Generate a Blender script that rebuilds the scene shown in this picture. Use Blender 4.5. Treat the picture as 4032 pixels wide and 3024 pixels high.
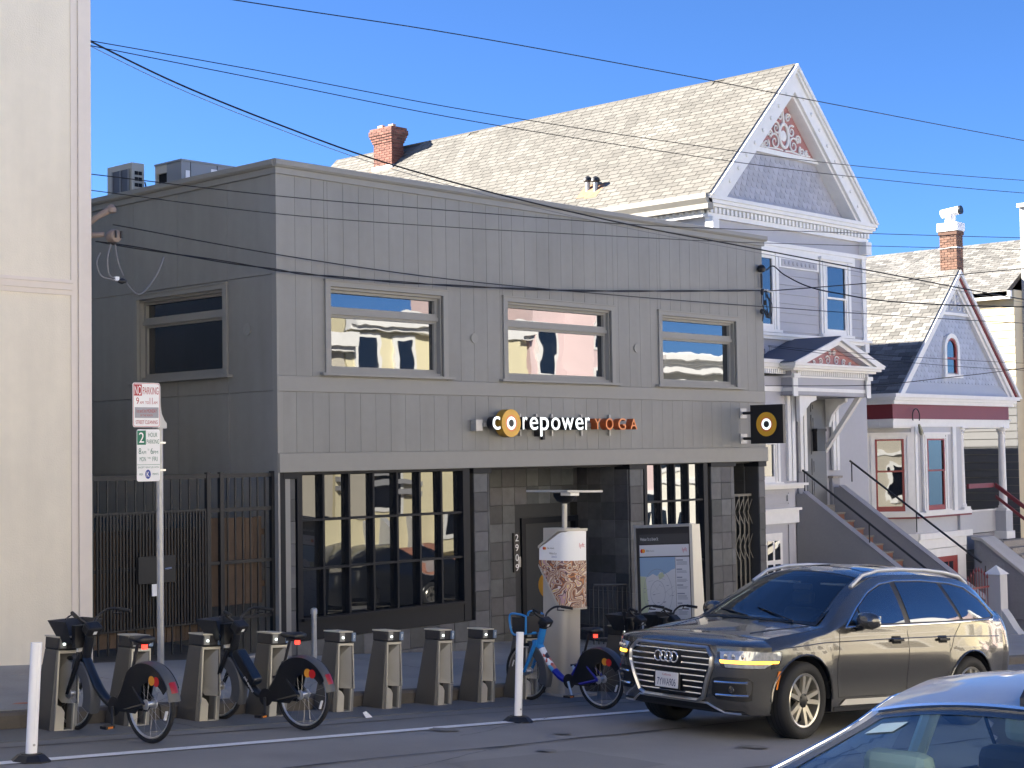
import bpy, bmesh, math, random
from mathutils import Vector, Matrix
R = math.radians
random.seed(7)
for _o in list(bpy.data.objects): bpy.data.objects.remove(_o)
scene = bpy.context.scene
COL = scene.collection

# ------------------------------------------------------------------ camera
CAM_Z = 1.83
cam_d = bpy.data.cameras.new('camera'); cam = bpy.data.objects.new('camera', cam_d); COL.objects.link(cam)
cam_d.sensor_width = 36.0; cam_d.lens = 6250.14 / 4032 * 36.0; cam_d.clip_end = 2000; cam_d.clip_start = 0.05
_yaw, _pitch, _roll = 0.818623, 0.044473, -0.0153725
_f = Vector((math.sin(_yaw)*math.cos(_pitch), math.cos(_yaw)*math.cos(_pitch), math.sin(_pitch)))
_r = Vector((math.cos(_yaw), -math.sin(_yaw), 0)); _u = _r.cross(_f)
_r2 = math.cos(_roll)*_r + math.sin(_roll)*_u; _u2 = -math.sin(_roll)*_r + math.cos(_roll)*_u
cam.matrix_world = Matrix(((_r2.x, _u2.x, -_f.x, 0), (_r2.y, _u2.y, -_f.y, 0), (_r2.z, _u2.z, -_f.z, CAM_Z), (0, 0, 0, 1)))
scene.camera = cam

# ------------------------------------------------------------------ sky, sun, exposure
SUN = Vector((-0.455, 0.765, 0.455)).normalized()
world = bpy.data.worlds.new('World'); scene.world = world; world.use_nodes = True
wn = world.node_tree; wn.nodes.clear()
sky = wn.nodes.new('ShaderNodeTexSky'); sky.sky_type = 'NISHITA'; sky.sun_disc = False
sky.sun_elevation = math.asin(SUN.z); sky.sun_rotation = math.atan2(SUN.x, SUN.y) % (2*math.pi)
sky.altitude = 0; sky.air_density = 0.6; sky.dust_density = 0.25; sky.ozone_density = 10.0
bg = wn.nodes.new('ShaderNodeBackground'); bg.inputs[1].default_value = 0.05
wo = wn.nodes.new('ShaderNodeOutputWorld')
wn.links.new(sky.outputs[0], bg.inputs[0]); wn.links.new(bg.outputs[0], wo.inputs[0])
sun_d = bpy.data.lights.new('sun', 'SUN'); sun_d.energy = 5.0; sun_d.angle = R(0.5); sun_d.color = (1.0, 0.92, 0.79)
sun = bpy.data.objects.new('sun', sun_d); COL.objects.link(sun); sun.location = (0, 0, 30)
sun.rotation_euler = SUN.to_track_quat('Z', 'Y').to_euler()
scene.view_settings.view_transform = 'Standard'; scene.view_settings.look = 'None'
scene.view_settings.exposure = 2.45; scene.view_settings.gamma = 1.0; scene.view_settings.use_curve_mapping = False

# ------------------------------------------------------------------ materials
def mat(name, col, rough=0.6, metal=0.0, var=0.0, vscale=3.0, bump=0.0, bscale=40.0, rnd=0.0, coat=0.0, spec=None,
        emit=None, estr=0.0, ior=None, streak=0.0, dirt=0.0, hue=0.0, bdist=0.01):
    m = bpy.data.materials.new(name); m.use_nodes = True
    nt = m.node_tree; b = nt.nodes['Principled BSDF']; L = nt.links
    b.inputs['Roughness'].default_value = rough; b.inputs['Metallic'].default_value = metal
    b.inputs['Base Color'].default_value = (*col, 1)
    if coat: b.inputs['Coat Weight'].default_value = coat; b.inputs['Coat Roughness'].default_value = 0.03
    if spec is not None: b.inputs['Specular IOR Level'].default_value = spec
    if ior: b.inputs['IOR'].default_value = ior
    if emit: b.inputs['Emission Color'].default_value = (*emit, 1); b.inputs['Emission Strength'].default_value = estr
    geo = nt.nodes.new('ShaderNodeNewGeometry')
    src = None
    def mul(prev, facsock, lo, hi):
        mr = nt.nodes.new('ShaderNodeMapRange'); mr.inputs['To Min'].default_value = lo; mr.inputs['To Max'].default_value = hi
        L.new(facsock, mr.inputs['Value'])
        mx = nt.nodes.new('ShaderNodeMix'); mx.data_type = 'RGBA'; mx.blend_type = 'MULTIPLY'; mx.inputs[0].default_value = 1.0
        if prev is None: mx.inputs[6].default_value = (*col, 1)
        else: L.new(prev, mx.inputs[6])
        L.new(mr.outputs[0], mx.inputs[7]); return mx.outputs[2]
    def noise(scale, detail=6, stretch=None):
        n = nt.nodes.new('ShaderNodeTexNoise'); n.inputs['Scale'].default_value = scale; n.inputs['Detail'].default_value = detail
        if stretch:
            mp = nt.nodes.new('ShaderNodeMapping'); mp.inputs['Scale'].default_value = stretch
            L.new(geo.outputs['Position'], mp.inputs['Vector']); L.new(mp.outputs[0], n.inputs['Vector'])
        else: L.new(geo.outputs['Position'], n.inputs['Vector'])
        return n.outputs['Fac']
    if var: src = mul(src, noise(vscale), 1 - 1.6*var, 1 + 1.6*var)
    if streak: src = mul(src, noise(4.0, 5, (1, 1, 0.12)), 1 - 1.6*streak, 1 + 1.6*streak)
    if dirt:
        src = mul(src, noise(0.7, 8), 1 - 1.8*dirt, 1 + 1.4*dirt)
    if rnd:
        oi = nt.nodes.new('ShaderNodeObjectInfo'); src = mul(src, oi.outputs['Random'], 1 - rnd, 1 + rnd)
    if hue:
        oi2 = nt.nodes.new('ShaderNodeObjectInfo'); wnz = nt.nodes.new('ShaderNodeTexWhiteNoise'); wnz.noise_dimensions = '1D'
        L.new(oi2.outputs['Random'], wnz.inputs['W'])
        mx = nt.nodes.new('ShaderNodeMix'); mx.data_type = 'RGBA'; mx.blend_type = 'MIX'; mx.inputs[0].default_value = hue
        if src is None: mx.inputs[6].default_value = (*col, 1)
        else: L.new(src, mx.inputs[6])
        cm = nt.nodes.new('ShaderNodeMix'); cm.data_type = 'RGBA'; cm.blend_type = 'MULTIPLY'; cm.inputs[0].default_value = 1
        cm.inputs[6].default_value = tuple(min(1, c*1.9) for c in col) + (1,)
        L.new(wnz.outputs['Color'], cm.inputs[7]); L.new(cm.outputs[2], mx.inputs[7]); src = mx.outputs[2]
    if src is not None: L.new(src, b.inputs['Base Color'])
    if bump:
        bn = nt.nodes.new('ShaderNodeBump'); bn.inputs['Strength'].default_value = bump; bn.inputs['Distance'].default_value = bdist
        L.new(noise(bscale, 4), bn.inputs['Height']); L.new(bn.outputs[0], b.inputs['Normal'])
    return m

def mirror_glass(name, fac=0.6, base=(0.012, 0.014, 0.018), wave=0.35, wscale=1.3, tint=(0.93, 0.96, 1.0), trans=0.0, fmax=0.95):
    m = bpy.data.materials.new(name); m.use_nodes = True; nt = m.node_tree; nt.nodes.clear(); L = nt.links
    out = nt.nodes.new('ShaderNodeOutputMaterial'); g = nt.nodes.new('ShaderNodeBsdfGlossy'); g.inputs['Roughness'].default_value = 0.012
    g.inputs['Color'].default_value = (*tint, 1)
    if trans > 0:
        d = nt.nodes.new('ShaderNodeBsdfTransparent'); d.inputs['Color'].default_value = (trans*0.85, trans*0.97, trans, 1)
    else:
        d = nt.nodes.new('ShaderNodeBsdfDiffuse'); d.inputs['Color'].default_value = (*base, 1)
    mx = nt.nodes.new('ShaderNodeMixShader')
    lw = nt.nodes.new('ShaderNodeLayerWeight'); lw.inputs['Blend'].default_value = 0.5
    pw = nt.nodes.new('ShaderNodeMath'); pw.operation = 'POWER'; pw.inputs[1].default_value = 4.0; L.new(lw.outputs['Facing'], pw.inputs[0])
    mr = nt.nodes.new('ShaderNodeMapRange'); mr.inputs['To Min'].default_value = fac; mr.inputs['To Max'].default_value = fmax
    L.new(pw.outputs[0], mr.inputs['Value']); L.new(mr.outputs[0], mx.inputs[0])
    L.new(d.outputs[0], mx.inputs[1]); L.new(g.outputs[0], mx.inputs[2]); L.new(mx.outputs[0], out.inputs[0])
    if wave:
        n = nt.nodes.new('ShaderNodeTexNoise'); n.inputs['Scale'].default_value = wscale; n.inputs['Detail'].default_value = 1.5
        ge = nt.nodes.new('ShaderNodeNewGeometry'); L.new(ge.outputs['Position'], n.inputs['Vector'])
        bn = nt.nodes.new('ShaderNodeBump'); bn.inputs['Strength'].default_value = wave; bn.inputs['Distance'].default_value = 0.05
        L.new(n.outputs['Fac'], bn.inputs['Height']); L.new(bn.outputs[0], g.inputs['Normal'])
    return m

# ------------------------------------------------------------------ mesh builder
OFF = {}
class MB:
    def __init__(s): s.v = []; s.f = []
    def add(s, vs, fs):
        n = len(s.v); s.v += [tuple(p) for p in vs]; s.f += [tuple(i+n for i in q) for q in fs]; return s
    def box(s, x0, x1, y0, y1, z0, z1):
        if x0 > x1: x0, x1 = x1, x0
        if y0 > y1: y0, y1 = y1, y0
        if z0 > z1: z0, z1 = z1, z0
        return s.add([(x0,y0,z0),(x1,y0,z0),(x1,y1,z0),(x0,y1,z0),(x0,y0,z1),(x1,y0,z1),(x1,y1,z1),(x0,y1,z1)],
              [(3,2,1,0),(4,5,6,7),(0,1,5,4),(1,2,6,5),(2,3,7,6),(3,0,4,7)])
    def cham(s, x0, x1, y0, y1, z0, z1, c):
        """box with its -y face chamfered"""
        return s.add([(x0,y1,z0),(x1,y1,z0),(x1,y1,z1),(x0,y1,z1),(x0,y0+c,z0),(x1,y0+c,z0),(x1,y0+c,z1),(x0,y0+c,z1),
               (x0+c,y0,z0+c),(x1-c,y0,z0+c),(x1-c,y0,z1-c),(x0+c,y0,z1-c)],
              [(0,3,2,1),(0,1,5,4),(1,2,6,5),(2,3,7,6),(3,0,4,7),(4,5,9,8),(5,6,10,9),(6,7,11,10),(7,4,8,11),(8,9,10,11)])
    def quad(s, *p): return s.add(p, [tuple(range(len(p)))])
    def prism(s, poly, ax, a, b):
        n = len(poly)
        def P(q, t): return (t, q[0], q[1]) if ax == 'x' else (q[0], t, q[1]) if ax == 'y' else (q[0], q[1], t)
        vs = [P(q, a) for q in poly] + [P(q, b) for q in poly]
        fs = [tuple(range(n-1, -1, -1)), tuple(range(n, 2*n))] + [(i, (i+1) % n, n+(i+1) % n, n+i) for i in range(n)]
        return s.add(vs, fs)
    def tube(s, path, r, n=8, closed=False, caps=True, flat=1.0):
        P = [Vector(p) for p in path]; m = len(P)
        rr = r if isinstance(r, (list, tuple)) else [r]*m
        vs = []; prev = None
        for i in range(m):
            if closed: t = P[(i+1) % m] - P[i-1]
            else: t = P[min(i+1, m-1)] - P[max(i-1, 0)]
            t = t.normalized() if t.length > 1e-9 else Vector((0, 0, 1))
            if prev is None:
                a = Vector((0, 0, 1)) if abs(t.z) < 0.9 else Vector((1, 0, 0)); x = t.cross(a).normalized()
            else:
                x = prev - t*prev.dot(t); x = x.normalized() if x.length > 1e-9 else t.orthogonal().normalized()
            prev = x; y = t.cross(x)
            for k in range(n):
                an = 2*math.pi*k/n; vs.append(P[i] + (x*math.cos(an) + y*math.sin(an)*flat)*rr[i])
        fs = []
        for i in range(m if closed else m-1):
            j = (i+1) % m
            for k in range(n): fs.append((i*n+k, i*n+(k+1) % n, j*n+(k+1) % n, j*n+k))
        if caps and not closed: fs += [tuple(range(n-1, -1, -1)), tuple(range((m-1)*n, m*n))]
        return s.add(vs, fs)
    def cyl(s, p0, p1, r0, r1=None, n=12): return s.tube([p0, p1], [r0, r0 if r1 is None else r1], n)
    def lathe(s, prof, org, ax='z', n=16, caps=True):
        o = Vector(org); vs = []
        for r, h in prof:
            for k in range(n):
                a = 2*math.pi*k/n; c, d = r*math.cos(a), r*math.sin(a)
                vs.append(o + (Vector((c, d, h)) if ax == 'z' else Vector((h, c, d)) if ax == 'x' else Vector((d, h, c))))
        m = len(prof); fs = [(i*n+k, i*n+(k+1) % n, (i+1)*n+(k+1) % n, (i+1)*n+k) for i in range(m-1) for k in range(n)]
        if caps: fs += [tuple(range(n-1, -1, -1)), tuple(range((m-1)*n, m*n))]
        return s.add(vs, fs)
    def grid(s, fn, nu, nv):
        vs = [fn(i/nu, j/nv) for i in range(nu+1) for j in range(nv+1)]
        return s.add(vs, [(i*(nv+1)+j, (i+1)*(nv+1)+j, (i+1)*(nv+1)+j+1, i*(nv+1)+j+1) for i in range(nu) for j in range(nv)])
    def xf(s, M):
        s.v = [tuple(M @ Vector(p)) for p in s.v]; return s
    def mesh(s, name, m, smooth=False, off=None):
        me = bpy.data.meshes.new(name)
        vs = s.v if off is None else [(p[0]-off[0], p[1]-off[1], p[2]-off[2]) for p in s.v]
        me.from_pydata(vs, [], s.f)
        if m is not None: me.materials.append(m)
        bm = bmesh.new(); bm.from_mesh(me); bmesh.ops.recalc_face_normals(bm, faces=bm.faces); bm.to_mesh(me); bm.free()
        if smooth:
            for q in me.polygons: q.use_smooth = True
            if smooth != 'all': me.set_sharp_from_angle(angle=R(38))
        return me
    def build(s, name, m, parent=None, smooth=False, **tags):
        off = OFF.get(parent) if parent is not None else None
        o = bpy.data.objects.new(name, s.mesh(name, m, smooth, off)); COL.objects.link(o)
        if parent is not None: o.parent = parent; OFF[o] = off
        for k, v in tags.items(): o[k] = v
        return o

def thing(name, label, cat, loc=(0, 0, 0), rz=0.0, group=None, absolute=True):
    """an Empty at the thing's base; with absolute=True its parts are written in world metres"""
    o = bpy.data.objects.new(name, None); COL.objects.link(o); o.empty_display_size = 0.2
    o.location = loc; o.rotation_euler = (0, 0, rz); o['label'] = label; o['category'] = cat
    if group: o['group'] = group
    if absolute: OFF[o] = tuple(loc)
    return o
def inst(me, name, parent, loc, rot=None, scale=None, **tags):
    o = bpy.data.objects.new(name, me); COL.objects.link(o)
    off = OFF.get(parent) if parent is not None else None
    if off: loc = (loc[0]-off[0], loc[1]-off[1], loc[2]-off[2])
    o.location = loc
    if rot is not None: o.rotation_euler = rot
    if scale is not None: o.scale = scale
    if parent is not None: o.parent = parent; OFF[o] = off
    for k, v in tags.items(): o[k] = v
    return o
def copy_tree(o, parent=None):
    c = o.copy(); COL.objects.link(c); c.parent = parent
    for ch in list(o.children): copy_tree(ch, c)
    return c
def text(name, s, org, right, up, w, hgt, m, parent=None, depth=0.0, align='l', **tags):
    """lettering fitted to w x hgt metres; org is its lower-left (or centre for align='c')"""
    cu = bpy.data.curves.new('t', 'FONT'); cu.body = s; cu.size = 1.0; cu.extrude = 0.5 if depth else 0.0
    to = bpy.data.objects.new('t', cu); me = bpy.data.meshes.new_from_object(to); bpy.data.objects.remove(to); bpy.data.curves.remove(cu)
    xs = [v.co.x for v in me.vertices]; ys = [v.co.y for v in me.vertices]
    x0, x1, y0, y1 = min(xs), max(xs), min(ys), max(ys)
    rt, upv = Vector(right).normalized(), Vector(up).normalized(); nn = rt.cross(upv); O = Vector(org)
    off = OFF.get(parent) if parent is not None else None
    if off: O = O - Vector(off)
    for v in me.vertices:
        a = (v.co.x-x0)/(x1-x0)*w; b = (v.co.y-y0)/(y1-y0)*hgt
        if align == 'c': a -= w/2; b -= hgt/2
        v.co = O + rt*a + upv*b + nn*(v.co.z+0.5)*depth
    me.materials.clear(); me.materials.append(m); me.name = name
    o = bpy.data.objects.new(name, me); COL.objects.link(o)
    if parent is not None: o.parent = parent; OFF[o] = off
    for k, v in tags.items(): o[k] = v
    return o
def ring(b, c, r_in, r_out, right, up, n=28, off=0.0):
    rt, upv = Vector(right), Vector(up); nn = rt.cross(upv); C = Vector(c) + nn*off
    vs = []
    for rr in (r_in, r_out):
        for k in range(n):
            a = 2*math.pi*k/n; vs.append(C + rt*math.cos(a)*rr + upv*math.sin(a)*rr)
    return b.add(vs, [(k, (k+1) % n, n+(k+1) % n, n+k) for k in range(n)])
def disc(b, c, r, right, up, n=24, off=0.0):
    rt, upv = Vector(right), Vector(up); nn = rt.cross(upv); C = Vector(c) + nn*off
    return b.add([C + rt*math.cos(2*math.pi*k/n)*r + upv*math.sin(2*math.pi*k/n)*r for k in range(n)], [tuple(range(n))])
def bev(o, w=0.01, seg=2):
    md = o.modifiers.new('bevel', 'BEVEL'); md.width = w; md.segments = seg; md.limit_method = 'ANGLE'; md.angle_limit = R(40); return o
X, Y, Z = Vector((1, 0, 0)), Vector((0, 1, 0)), Vector((0, 0, 1))

S = -0.077                      # the street falls 7.7 % towards +x
KERB = 13.15
def rz_(x): return S*x
def sw(x, y): return S*x + 0.15 + 0.014*(y-KERB)

# palette
W_ = mat('white_trim', (0.80, 0.79, 0.76), 0.55, var=0.05, vscale=6, dirt=0.05)
BLACK = mat('black_plastic', (0.012, 0.012, 0.014), 0.45, var=0.1)
RUBBER = mat('rubber', (0.018, 0.018, 0.018), 0.75)
STEEL = mat('brushed_steel', (0.55, 0.55, 0.55), 0.3, 0.9)
CHROME = mat('chrome', (0.85, 0.85, 0.86), 0.12, 1.0)
GALV = mat('galvanised', (0.42, 0.42, 0.42), 0.5, 0.55, var=0.12, vscale=14)
DARKG = mat('dark_grey_metal', (0.035, 0.036, 0.04), 0.5, 0.3)
RED = mat('red_paint', (0.45, 0.02, 0.015), 0.4)
PURE_W = mat('sign_white', (0.82, 0.82, 0.82), 0.45)
# ================================================================== the setting
ASPH = mat('asphalt', (0.265, 0.256, 0.245), 0.85, var=0.13, vscale=120, dirt=0.24, bump=0.5, bscale=160)
GUT = mat('parking_lane_asphalt', (0.225, 0.22, 0.212), 0.85, var=0.12, vscale=110, dirt=0.24, bump=0.4, bscale=160)
CONC = mat('sidewalk_concrete', (0.36, 0.345, 0.315), 0.85, var=0.09, vscale=50, dirt=0.2, bump=0.3, bscale=120)
KERBM = mat('kerb_concrete', (0.11, 0.10, 0.09), 0.9, var=0.25, vscale=6, bump=0.5, bscale=30)
PAINT = mat('road_paint', (0.84, 0.84, 0.82), 0.6, var=0.12, vscale=30, dirt=0.06)
def slab(b, x0, x1, y0, y1, dz, dz1=None, th=0.0):
    dz1 = dz if dz1 is None else dz1
    b.quad((x0, y0, S*x0+dz), (x1, y0, S*x1+dz), (x1, y1, S*x1+dz1), (x0, y1, S*x0+dz1)); return b
def st(o): o['kind'] = 'structure'; return o
st(slab(MB(), -90, 260, -140, 140, -0.06).build('ground', CONC))
st(slab(MB(), -90, 260, 0.55, KERB+0.05, 0.0).build('road', ASPH))
st(slab(MB(), -90, 260, 11.36, KERB+0.02, 0.004).build('parking_lane', GUT))
line = MB()
for k in range(60): slab(line, -40+k*2, -38.003+k*2, 11.235, 11.375, 0.009)
st(line.build('lane_line', PAINT))
# kerb stones with worn edges
random.seed(3)
k_root = bpy.data.objects.new('kerb', None); COL.objects.link(k_root); k_root['kind'] = 'structure'
for i in range(-5, 40):
    x0 = i*1.5; x1 = x0+1.488; d = random.uniform(-0.012, 0.012)
    b = MB(); ys = KERB+d
    sec = [(ys, -0.05), (ys+0.015, 0.12), (ys+0.045, 0.148), (ys+0.17, 0.150), (ys+0.17, -0.05)]
    vs = [(x0, y, S*x0+z) for y, z in sec] + [(x1, y, S*x1+z) for y, z in sec]; n = len(sec)
    b.add(vs, [tuple(range(n-1, -1, -1)), tuple(range(n, 2*n))] + [(q, (q+1) % n, n+(q+1) % n, n+q) for q in range(n)])
    b.build('kerbstone', KERBM, k_root)
# sidewalk flags
s_root = bpy.data.objects.new('sidewalk', None); COL.objects.link(s_root); s_root['kind'] = 'structure'
slab(MB(), -90, 260, KERB+0.16, 22, 0.135, 0.24).build('bedding', KERBM, s_root)
fw = 1.52
for i in range(-3, 26):
    for j in range(4):
        x0 = 0.7+i*fw; x1 = x0+fw-0.012; y0 = KERB+0.172+j*0.925; y1 = y0+0.915
        b = MB(); t = [(x0, y0), (x1, y0), (x1, y1), (x0, y1)]
        dz = random.uniform(-0.002, 0.002)
        vs = [(x, y, S*x+0.06) for x, y in t] + [(x, y, sw(x, y)+dz) for x, y in t]
        b.add(vs, [(3,2,1,0),(4,5,6,7),(0,1,5,4),(1,2,6,5),(2,3,7,6),(3,0,4,7)]).build('paving_flag', CONC, s_root)
rest = MB(); slab(rest, 40.21, 240, KERB+0.172, 17.2, 0.15, 0.205); slab(rest, -60, -3.9, KERB+0.172, 17.2, 0.15, 0.205)
rest.build('paving_beyond', CONC, s_root)
st(slab(MB(), -90, 260, -3.0, 0.5, 0.15).build('near_sidewalk', CONC))
b = MB()
for i in range(-10, 60):
    b.prism([(0.40, -0.05), (0.55, -0.05), (0.54, 0.14), (0.40, 0.15)], 'x', 0, 1)
    for q in range(8):
        v = b.v[-8+q]; x = i*1.5 + v[0]*1.49; b.v[-8+q] = (x, v[1], v[2]+S*x)
st(b.build('near_kerb', KERBM))
# patched asphalt and tar seams
TAR = mat('tar_seam', (0.035, 0.035, 0.038), 0.6)
random.seed(5)
for (xa, ya, xb, yb) in ((3, 9.9, 26, 10.2), (5, 8.0, 20, 7.7), (2, 12.05, 22, 12.0), (9, 6.6, 16, 9.0)):
    b = MB(); n = 40; pts = []
    for i in range(n+1):
        t = i/n; pts.append((xa+(xb-xa)*t, ya+(yb-ya)*t + random.uniform(-.03, .03), random.uniform(.008, .022)))
    z = 0.0095
    vs = []
    for x, y, w in pts: vs += [(x, y-w, S*x+z), (x, y+w, S*x+z)]
    b.add(vs, [(2*i, 2*i+2, 2*i+3, 2*i+1) for i in range(n)])
    st(b.build('tar_seam', TAR))
# repair patches and oil stains on the asphalt
PATCH = mat('asphalt_patch', (0.225, 0.218, 0.208), .85, var=.14, vscale=110, dirt=.15, bump=.5, bscale=160)
OIL = mat('oil_stain', (0.185, 0.18, 0.172), .7, var=.3, vscale=12)
for (x0, x1, y0, y1) in ((9.2, 10.9, 8.4, 9.5), (14.6, 16.9, 6.6, 7.6), (5.4, 6.6, 10.35, 10.9)):
    n = 24; pts = []
    for i in range(n):
        a = 2*math.pi*i/n; c, d = math.cos(a), math.sin(a); k = 1/max(abs(c), abs(d))*random.uniform(.96, 1.02)
        pts.append(((x0+x1)/2+(x1-x0)/2*c*k*.98, (y0+y1)/2+(y1-y0)/2*d*k*.98))
    st(MB().add([(x, y, S*x+.0042) for x, y in pts], [tuple(range(n))]).build('asphalt_patch', PATCH))
for k in range(14):
    x, y = random.uniform(6, 17), random.uniform(7.6, 12.2); r0 = random.uniform(.03, .16); n = 14
    st(MB().add([(x+r0*random.uniform(.6, 1.2)*math.cos(2*math.pi*i/n), y+r0*random.uniform(.6, 1.2)*math.sin(2*math.pi*i/n), 0) for i in range(n)], [tuple(range(n))]).build('oil_stain', OIL))
    me = bpy.data.objects[-1] if False else None
for o in [o for o in bpy.data.objects if o.name.startswith('oil_stain')]:
    for v in o.data.vertices: v.co.z = S*v.co.x+.0125
# hairline cracks
for (xa, ya, ang, ln) in ((8.2, 9.2, 20, 2.6), (12.0, 7.9, -35, 2.2), (6.0, 10.6, 70, 1.6), (10.6, 10.7, 8, 2.4), (16.0, 8.2, 50, 2.0)):
    p = Vector((xa, ya)); a = R(ang); vs = []
    for i in range(int(ln/.06)):
        a += random.uniform(-.35, .35)*.6; a = R(ang)+(a-R(ang))*.92; p = p+Vector((math.cos(a), math.sin(a)))*.06; w = random.uniform(.002, .007); nrm = Vector((-math.sin(a), math.cos(a)))*w
        for q in (p-nrm, p+nrm): vs.append((q.x, q.y, S*q.x+.0135))
    st(MB().add(vs, [(2*i, 2*i+2, 2*i+3, 2*i+1) for i in range(len(vs)//2-1)]).build('road_crack', TAR))
MANH = mat('orange_survey_paint', (0.55, 0.13, 0.05), 0.8, var=0.3, vscale=20)
b = MB(); 
for dx, dy, ww, hh in ((0, 0, .30, .05), (.05, .06, .2, .03)):
    x, y = 7.70+dx, 13.66+dy
    b.quad(*[(x+a*ww, y+c*hh, sw(x+a*ww, y+c*hh)+0.006) for a, c in ((0, .3), (.6, 0), (1, .4), (.9, .8), (.4, 1), (.1, .8))])
st(b.build('survey_paint_mark', MANH))
b = MB().add([(10.84, 12.25, S*10.84+.012), (10.95, 12.27, S*10.95+.010), (10.93, 12.33, S*10.93+.05), (10.85, 12.31, S*10.85+.06), (10.88, 12.29, S*10.88+.075)],
    [(0, 1, 4), (1, 2, 4), (2, 3, 4), (3, 0, 4), (0, 3, 2, 1)])
o = b.build('crumpled_paper', PURE_W); o['label'] = 'small crumpled white paper scrap lying on the asphalt'; o['category'] = 'litter'
# ================================================================== grey yoga studio building
GREY = mat('grey_siding_paint', (0.262, 0.258, 0.242), 0.6, var=0.03, vscale=8, streak=0.05, dirt=0.07, bump=0.12, bscale=60)
GREY2 = mat('grey_board_paint', (0.255, 0.252, 0.236), 0.6, var=0.04, vscale=8, streak=0.09, dirt=0.11, rnd=0.025, bump=0.12, bscale=60)
GREYT = mat('grey_trim_paint', (0.268, 0.263, 0.244), 0.55, var=0.03, vscale=8)
BLKF = mat('black_window_frame', (0.012, 0.014, 0.019), 0.5, spec=.2)
SLATE = mat('slate', (0.088, 0.090, 0.095), 0.62, var=0.25, vscale=7, rnd=0.38, hue=0.03, bump=0.55, bscale=9, dirt=0.12)
GROUT = mat('grout', (0.05, 0.05, 0.05), 0.9)
GLASS = mirror_glass('window_glass', 0.17, wave=0.035, wscale=1.7)
GLASS_S = mirror_glass('shop_glass', 0.085, wave=0.05, wscale=1.1)
GLASS_D = mirror_glass('dark_side_glass', 0.12, wave=0.1, base=(0.004, 0.005, 0.009))
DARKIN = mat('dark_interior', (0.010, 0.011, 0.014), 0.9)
ROOFM = mat('flat_roof_felt', (0.16, 0.16, 0.16), 0.9)

GX0, GX1, GY = 13.52, 25.16, 17.0
studio = thing('yoga_studio_building', 'two-storey grey building with slate ground floor and orange and white sign', 'building', (19.3, 17.5, sw(19.3, 17)))
def wall_with_holes(b, u0, u1, z0, z1, holes, put):
    us = sorted({u0, u1} | {h[0] for h in holes} | {h[1] for h in holes}); zs = sorted({z0, z1} | {h[2] for h in holes} | {h[3] for h in holes})
    for i in range(len(us)-1):
        for j in range(len(zs)-1):
            a, c, p, q = us[i], us[i+1], zs[j], zs[j+1]
            if any(a >= h[0]-1e-6 and c <= h[1]+1e-6 and p >= h[2]-1e-6 and q <= h[3]+1e-6 for h in holes): continue
            if a >= u1 or c <= u0 or p >= z1 or q <= z0: continue
            put(b, a, c, p, q)
WINS = [(14.455, 16.66), (18.07, 20.62), (22.01, 24.24)]; WZ0, WZ1 = 3.02, 4.228
holes = [(a, c, WZ0, WZ1) for a, c in WINS]
b = MB(); wall_with_holes(b, GX0+.03, GX1, 1.64, 5.72, holes, lambda b, a, c, p, q: b.box(a, c, GY+.009, GY+.25, p, q)); b.build('front_wall', GREY, studio)
# vertical boards, cut round the windows
edges = [GX0]; x = 13.845
while x < GX1-.08: edges.append(x); x += 0.2912
edges.append(GX1)
cut = []
for a, c in WINS: cut.append((a-.09, c+.09))
def board(a, c, p, q, yy=GY):
    MB().cham(a+.0012, c-.0012, yy+random.uniform(0, .0015), yy+.02, p, q, .0022).build('siding_board', GREY2, studio)
for a, c in zip(edges[:-1], edges[1:]):
    cuts = sorted({a, c} | {e for w in cut for e in w if a+.01 < e < c-.01})
    for p, q in zip(cuts[:-1], cuts[1:]):
        m = (p+q)/2
        if any(w[0] < m < w[1] for w in cut):
            board(p, q, 4.30, 5.715)
        else: board(p, q, 2.955, 5.715)
    board(a, c, 1.90, 2.735)
MB().cham(GX0-.004, GX1, GY-.012, GY+.022, 2.738, 2.953, .006).build('belt_board', GREYT, studio)
MB().cham(GX0-.004, GX1+.02, GY-.035, GY+.022, 1.635, 1.897, .006).build('fascia_board', GREYT, studio)
MB().box(GX0, GX0+.085, GY-.005, GY+.02, 1.905, 2.735).build('corner_board', GREYT, studio)
# parapet cap: crown + frieze, returned along the side
MB().prism([(GY-.085, 5.83), (GY-.085, 5.895), (GY-.06, 5.905), (GY+.28, 5.905), (GY+.28, 5.80), (GY-.06, 5.80)], 'x', GX0-.06, GX1+.085).build('parapet_cap', GREYT, studio)
MB().box(GX0-.03, GX1+.05, GY-.03, GY+.02, 5.712, 5.80).build('parapet_frieze', GREYT, studio)
MB().prism([(GX0-.085, 5.83), (GX0-.085, 5.895), (GX0-.06, 5.903), (GX0+.28, 5.903), (GX0+.28, 5.802), (GX0-.06, 5.802)], 'y', GY-.02, 36).build('parapet_cap', GREYT, studio)
MB().box(GX0-.027, GX0+.02, GY-.026, 36, 5.714, 5.801).build('parapet_frieze', GREYT, studio)
MB().box(GX1-.2, GX1, GY+.2, 36, -3, 5.80).build('party_wall', GREY, studio)
MB().box(GX0+.2, GX1-.2, GY+.2, 36, 5.35, 5.50).build('flat_roof', ROOFM, studio)
MB().box(GX0+.2, GX1-.2, 35.8, 36, -3, 5.8).build('rear_wall', GREY, studio)
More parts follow.
